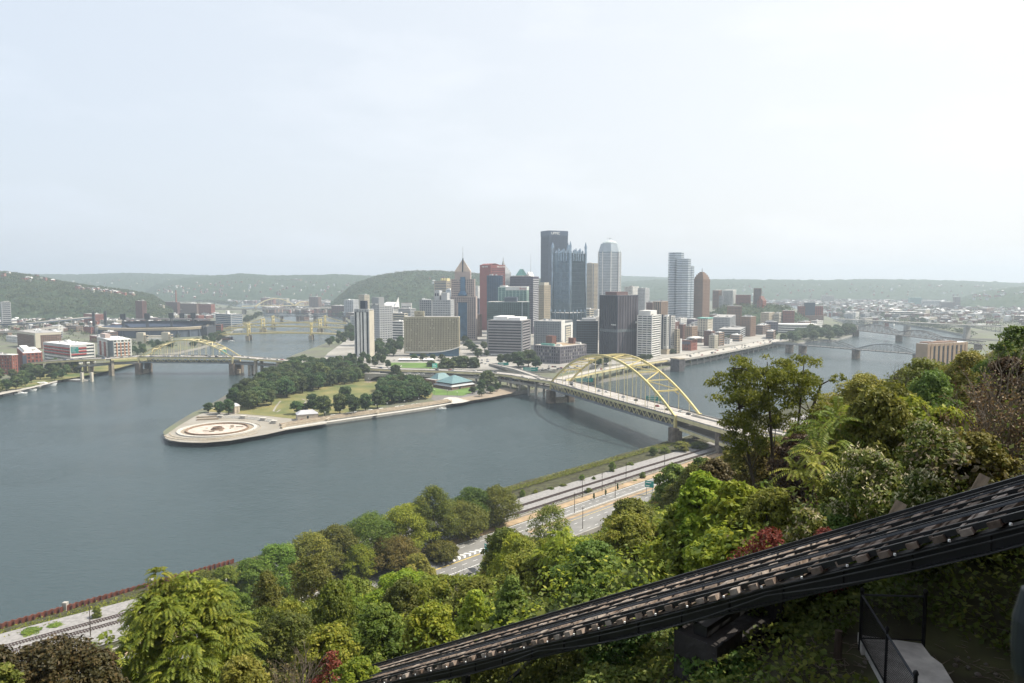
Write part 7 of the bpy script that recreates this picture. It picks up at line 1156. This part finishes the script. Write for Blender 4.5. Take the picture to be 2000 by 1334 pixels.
track_gap = lambda s, t: (t > 18.5) & (t < 29.5) & (s > -4)
cover('undergrowth', 'mixed green undergrowth covering the wooded slope above the road', lf_under, 120000, 28, 206, -110, 430, .62, 2.6, 1, lambda s, t: track_gap(s, t) | ((t < 20) & (s < 44)), True)
cover('undergrowth', 'leafy undergrowth close behind the incline track', lf_under, 70000, -4, 40, 29.3, 100, .20, 1.3, 2); cover('undergrowth', 'coarse undergrowth on the upper right slope', lf_river, 50000, -4, 60, 90, 420, .6, 2.4, 3)
bare = lambda s, t: ((t > 21.5) & (t < 26.4) & (s < 8.6) & (s > 2.5)) | ((s > 9) & (s < 13.5) & (t > 19.5) & (t < 24) & (np.sin(s * 5 + t * 3) > -.2))
cover('ivy', 'dark creeping ivy covering the slope beneath the incline track', lf_ivy, 190000, -3, 48, -12, 31, .165, 1.0, 4, bare); cover('ivy', 'low ivy and weeds on the slope below the observation deck', lf_ivy, 50000, 10, 60, -60, 14, .26, 1.1, 5)
cover('bank_grass', 'yellow green weeds along the railway and the near water edge', lf_yel, 20000, 284, 300, -60, 470, .55, .9, 6); cover('bank_weeds', 'green weeds between the near railway and the river', lf_under, 15000, 284, 300, 130, 480, .6, .9, 8); cover('verge_weeds', 'sparse weeds between the railway and the road barrier', lf_under, 9000, 247, 251, 120, 470, .5, .9, 7)
# ------------------------------------------------------------------ the incline track and the ground at the deck
TS = lambda s, t, dz=0.0: stp(s, t, CAM_H - 3.7 - .56 * s + dz)
tie_w = mat('weathered_tie', (.15, .105, .08), .95, .35, 3.0, stretch=(1, 1, 1), col2=(.22, .175, .145)); tie_d = mat('dark_tie', (.09, .065, .05), .95, .35, 3.0, col2=(.14, .11, .09)); tie_p = mat('pale_tie', (.21, .165, .135), .95, .3, 3.0, col2=(.29, .25, .22))
t = thing('incline_track', 'black steel incline railway with weathered wooden ties running down the slope', 'railway', tuple(stp(0, 20, 0)), 0); o0 = Vector(t.location); ir = random.Random(13); Lc = lambda s, q, dz=0.0: TS(s, q, dz) - o0
s0_, s1_ = -3.0, 175.0; dvec = (TS(1, 0) - TS(0, 0)).normalized(); upv = Vector(stp(.56, 0, 1)).normalized()
nties = []; s = s0_
far_t = MB()
while s < s1_:
    a0_, a1_ = 20.62 + ir.uniform(-.25, .16), 27.05 + ir.uniform(-.1, .12); sk = ir.uniform(-.07, .07); segs = [(a0_, 23.55), (23.78, 24.25 if ir.random() < .8 else 24.6), (24.3, a1_)]
    m = MB() if s < 57 else far_t
    for a, c in segs:
        lift = ir.uniform(-.03, .03); m.bar(Lc(s + sk, a, -.10 + lift), Lc(s - sk, c, -.10 + lift), .30, .16, up=upv)
        if ir.random() < .35: m.bar(Lc(s + .17, a + .1, -.03), Lc(s + .17 - sk, min(c, a + 2.2), -.03), .10, .10, up=upv)
    if s < 57: m.build('tie', ir.choice([tie_w, tie_w, tie_d, tie_p]), t)
    s += .62
far_t.build('far_ties', tie_w, t)['kind'] = 'stuff'
for q, h, w in ((21.35, .12, .09), (22.9, .12, .09), (24.75, .12, .09), (26.2, .12, .09)): m = MB(); m.bar(Lc(s0_, q, .01), Lc(s1_, q, .01), w, h, up=upv); m.build('rail', black_steel, t)
for q, h, w, dz in ((20.78, .16, .14, -.04), (23.66, .18, .16, -.03), (26.85, .2, .2, .02), (27.25, .16, .16, -.02)): m = MB(); m.bar(Lc(s0_, q, dz), Lc(s1_, q, dz), w, h, up=upv); m.build('guard_timber', black_steel, t)
for q in (20.95, 26.6):
    m = MB(); m.bar(Lc(s0_, q, -.56), Lc(s1_, q, -.56), .14, .50, up=upv); m.bar(Lc(s0_, q, -.82), Lc(s1_, q, -.82), .36, .06, up=upv); m.bar(Lc(s0_, q, -.31), Lc(s1_, q, -.31), .42, .07, up=upv)
    for i in range(100): z_ = s0_ + i * 1.75; m.bar(Lc(z_, q - .09, -.36), Lc(z_, q - .09, -.80), .07, .10, up=dvec)
    m.build('girder', black_steel, t)
m = MB()
for i in range(60):
    z_ = s0_ + i * 2.9; a, c = (20.95, 26.6) if i % 2 else (26.6, 20.95); m.bar(Lc(z_, a, -.76), Lc(z_ + 2.9, c, -.76), .12, .12); m.bar(Lc(z_, 20.95, -.7), Lc(z_, 26.6, -.7), .14, .16)
m.build('cross_frame', black_steel, t)
for q in (22.1, 25.3, 22.3): m = MB(); m.bar(Lc(s0_, q, .10), Lc(s1_, q, .10), .045, .045); m.build('haul_cable', dark_steel, t)
cab = mat('cable_sheath', (.05, .05, .05), .6, .2)
for k_, (dz, sag) in enumerate(((-.26, .08), (-.38, .12), (-.48, .34))):
    m = MB(); pts_ = []
    for i in range(26):
        s = 2 + i * 1.9; ph = (s % 9.5) / 9.5; pts_.append(Lc(s, 20.66 - .03 * k_, dz - sag * 4 * ph * (1 - ph)))
    m.tube(pts_, .022, 5); m.build('cable', cab, t)
m = MB()
for i in range(34): s = 3.5 + i * 1.24; m.mi = 0; c = Lc(s, 20.4 + ir.uniform(-.1, .1), -.16); m.box(c.x - .025, c.x + .025, c.y - .025, c.y + .025, c.z - .03, c.z + .03)
m.build('insulator', white_p, t)['kind'] = 'stuff'
def bent(label, s, stone_=True):
    p = stp(s, 23.8, 0); zt_ = CAM_H - 3.7 - .56 * s - .90; zb = hill_z(s, 23.8) - 1; h = thing('track_pier', label, 'pier', (p.x, p.y, zb), R_(45)); H = zt_ - zb
    if stone_:
        part(h, 'masonry_block', mat('soot_stone', (.030, .027, .026), .95, .4, .9, bump=.4), lambda m: (m.box(-3.2, -1.5, -.8, .8, 0, H - .5), m.box(1.5, 3.2, -.8, .8, 0, H - .5), m.box(-1.5, 1.5, -.6, .6, 0, H - 1.2))); part(h, 'bearing_timber', black_steel, lambda m: (m.box(-2.9, 2.9, -.25, .25, H - .5, H - .12), m.bar((-3.2, -.7, H - .75), (-2.8, -.8, H - .45), .08, .07)))
    else: part(h, 'timber_post', black_steel, lambda m: (m.bar((-2.8, 0, 0), (-2.8, 0, H), .3, .3, up=(1, 0, 0)), m.bar((2.8, 0, 0), (2.8, 0, H), .3, .3, up=(1, 0, 0)), m.bar((-2.8, 0, H * .3), (2.8, 0, H * .8), .2, .2)))
bent('dark masonry pier with splintered timbers beneath the incline track', 12.0); bent('black steel trestle leg beneath the lower incline track', 24.0, False); bent('masonry pier hidden under the far lower incline track', 40.0)
for px, yb, yt, wpx, D_, lb in ((1905, 962, 931, 22, 0, 'upright weathered plank standing above the upper end of the track'), (1744, 1012, 983, 24, 0, 'weathered plank leaning on the upper edge of the track below the first')):
    r_ = ray(px, yb); sd = r_[1] - r_[0]; td = r_[0] + r_[1]; D = 27.6 / S2 / td * 1.0; q = Vector((r_[0] * D, r_[1] * D, CAM_H + r_[2] * D)); h_ = (yb - yt) / FPX * q.y * 1.25; w = wpx / FPX * q.y * .9; o = MB(); o.box(-w / 2, w / 2, -.04, .04, -.7, h_); o.box(-w / 2 + .01, w / 2 - .01, -.055, -.041, h_ * .35, h_ * .5); o = o.build('wood_plank', mat('plank_wood', (.30, .235, .165), .9, .3, 3, stretch=(4, 4, .4))); o.location = q; o.rotation_euler = (R_(-14), R_(22), R_(-35)); tag(o, lb, 'plank')
# concrete landing and chain link fence
SZ = 116.3; G = lambda px, py, z=SZ: gp(px, py, z)
slab_m = mat('landing_concrete', (.60, .58, .55), .95, .22, 1.6, col2=(.66, .64, .61)); c4 = [G(1680, 1240), G(1800, 1257), G(1818, 1281), G(1840, 1297), G(1866, 1340), G(1900, 1420), G(1790, 1440), G(1724, 1324), G(1690, 1262)]
t = thing('concrete_landing', 'pale concrete landing slab below the track inside the chain link fence', 'landing', tuple(c4[0])); m = MB(); m.prism([(p.x - c4[0].x, p.y - c4[0].y) for p in c4], -1.15, 0); m.build('slab', slab_m, t)
m = MB(); m.prism([(c4[8].x - c4[0].x - .12, c4[8].y - c4[0].y), (c4[0].x - c4[0].x - .05, .06), (.05, .04), (c4[8].x - c4[0].x + .05, c4[8].y - c4[0].y)], -1.1, .06); m.build('edge_curb', slab_m, t)
t = thing('chain_link_fence', 'black chain link fence turning a corner round the concrete landing', 'fence', tuple(G(1680, 1252))); f0 = Vector(t.location)
A_, B_, E_ = G(1680, 1252) - f0, G(1803, 1256) - f0, G(1728, 1340) - f0; E2 = A_ + (E_ - A_) * 1.9; FH = 1.62
for q, rr, nm_ in ((A_, .055, 'corner_post'), (B_, .06, 'end_post'), (E_, .04, 'line_post'), (E2, .05, 'line_post')):
    m = MB(); m.cyl(q.x, q.y, -.5, FH + .06, rr, rr, 8); m.lathe(q.x, q.y, [(rr * 1.2, FH + .06), (rr * 1.5, FH + .10), (rr * 1.1, FH + .16), (.005, FH + .2)], 8); m.build(nm_, black_steel, t)
for a, c in ((A_, B_), (A_, E2)):
    m = MB(); m.tube([a + Vector((0, 0, FH - .06)), c + Vector((0, 0, FH - .06))], .032, 7); m.build('top_rail', dark_steel, t); m = MB(); m.tube([a + Vector((0, 0, .10)), c + Vector((0, 0, .10))], .026, 6); m.build('bottom_rail', black_steel, t)
    Ln = (c - a).length; d = (c - a).normalized(); m = MB(); h_ = FH - .2; n_ = int(Ln / .075)
    for i in range(-int(h_ / .075), n_):
        for sg in (1, -1):
            x0, x1 = i * .075, i * .075 + h_; z0, z1 = (.1, .1 + h_) if sg > 0 else (.1 + h_, .1)
            if x0 < 0: z0 += sg * (-x0); x0 = 0
            if x1 > Ln: z1 -= sg * (x1 - Ln); x1 = Ln
            if x1 > x0: m.bar(a + d * x0 + Vector((0, 0, z0)), a + d * x1 + Vector((0, 0, z1)), .006, .006)
    m.build('wire_mesh', black_steel, t)
p = gp(1633, 1334, 115.2); t = thing('wooden_post', 'old round wooden post with a notch left of the fence corner', 'post', (p.x, p.y, hz(p.x, p.y))); zt_ = dp(1633, 1232, p.y).z - t.location.z; part(t, 'shaft', mat('post_wood', (.075, .055, .042), .95, .35, 3, stretch=(2, 2, .3)), lambda m: m.tube([(0, 0, -.5), (.02, 0, zt_ * .5), (.03, .02, zt_)], [.13, .125, .115], 10)); part(t, 'split_ring', mat('post_wood_pale', (.16, .12, .09), .95, .3, 3), lambda m: m.cyl(.03, .02, zt_ - .32, zt_ - .29, .128, .128, 10))
rg = random.Random(8); SM = mat('loose_stone', (.16, .14, .12), .95, .3, 2)
for i in range(26):
    x, y = (rg.uniform(1600, 1690), rg.uniform(1270, 1334)) if i < 10 else (rg.uniform(1830, 1990), rg.uniform(1240, 1334)); q = gp(x, y, 116.2); s_, t_ = to_st(q.x, q.y); r0 = rg.uniform(.04, .11); o = MB(); o.lathe(0, 0, [(.01, r0 * .7), (r0 * .6, r0 * .5), (r0, 0), (r0 * .8, -r0 * .4)], 6); o = o.build('loose_stone', SM); o.location = (q.x, q.y, hill_z(s_, t_) + .02); o.rotation_euler = (rg.random(), rg.random(), rg.random()); tag(o, 'small loose stone on the bare soil beside the landing', 'stone', 'loose stones on the bare soil')
twl = MB()
for i in range(150):
    x, y = (rg.uniform(1540, 1700), rg.uniform(1255, 1334)) if i % 2 else (rg.uniform(1830, 1995), rg.uniform(1230, 1334)); q = gp(x, y, 116.0); s_, t_ = to_st(q.x, q.y); z_ = hill_z(s_, t_) + .04; a = rg.random() * 6.28; l = rg.uniform(.15, .6); twl.bar((q.x, q.y, z_), (q.x + l * math.cos(a), q.y + l * math.sin(a), z_ + rg.uniform(-.05, .1)), .015, .015)
tag(twl.build('fallen_twig_litter', twig), 'dry fallen twigs littering the bare soil', 'litter', kind='stuff')
# the deck the camera stands on, the station behind it and the blurred viewer at the frame edge
p = dp(2032, 1236, 1.15); t = thing('coin_viewer', 'dark out of focus rounded object at the lower right photo edge', 'viewer', (p.x, p.y, 126.4)); vm_ = mat('viewer_paint', (.012, .018, .022), .45, .2, 6); hz0 = p.z - 126.4
part(t, 'head', vm_, lambda m: m.lathe(0, 0, [(.005, hz0 + .085), (.03, hz0 + .07), (.040, hz0 + .02), (.040, hz0 - .03), (.036, hz0 - .07)], 20)); part(t, 'column', mat('viewer_column', (.02, .02, .014), .6, .2, 6), lambda m: m.lathe(0, 0, [(.034, hz0 - .07), (.03, hz0 - .12), (.034, .2), (.08, .05), (.09, 0)], 16))
t = thing('incline_station', 'upper incline station building behind the lookout deck', 'building', tuple(stp(0, 0, 121.0)), R_(45))
part(t, 'wall', brick_r, lambda m: m.box(-8, 36, -24, -2.2, -2, 21)); part(t, 'roof', roof_d, lambda m: m.gable(-8, 36, -24, -2.2, 21, 27, 'x')); part(t, 'deck_floor', concrete, lambda m: m.box(-6, 1.4, -2.2, .5, 5.1, 5.4)); part(t, 'deck_post', dark_steel, lambda m: [m.box(x - .12, x + .12, .1, .34, -2, 5.1) for x in (-5, -2, 1)])
t = thing('station_annex', 'brick engine house beside the upper end of the track', 'building', tuple(stp(0, 28, 121.0)), R_(45)); part(t, 'wall', brick_b, lambda m: m.box(3.0, 17, -14, 1.5, -4, 12)); part(t, 'roof', roof_d, lambda m: m.gable(3.0, 17, -14, 1.5, 12, 16, 'y'))
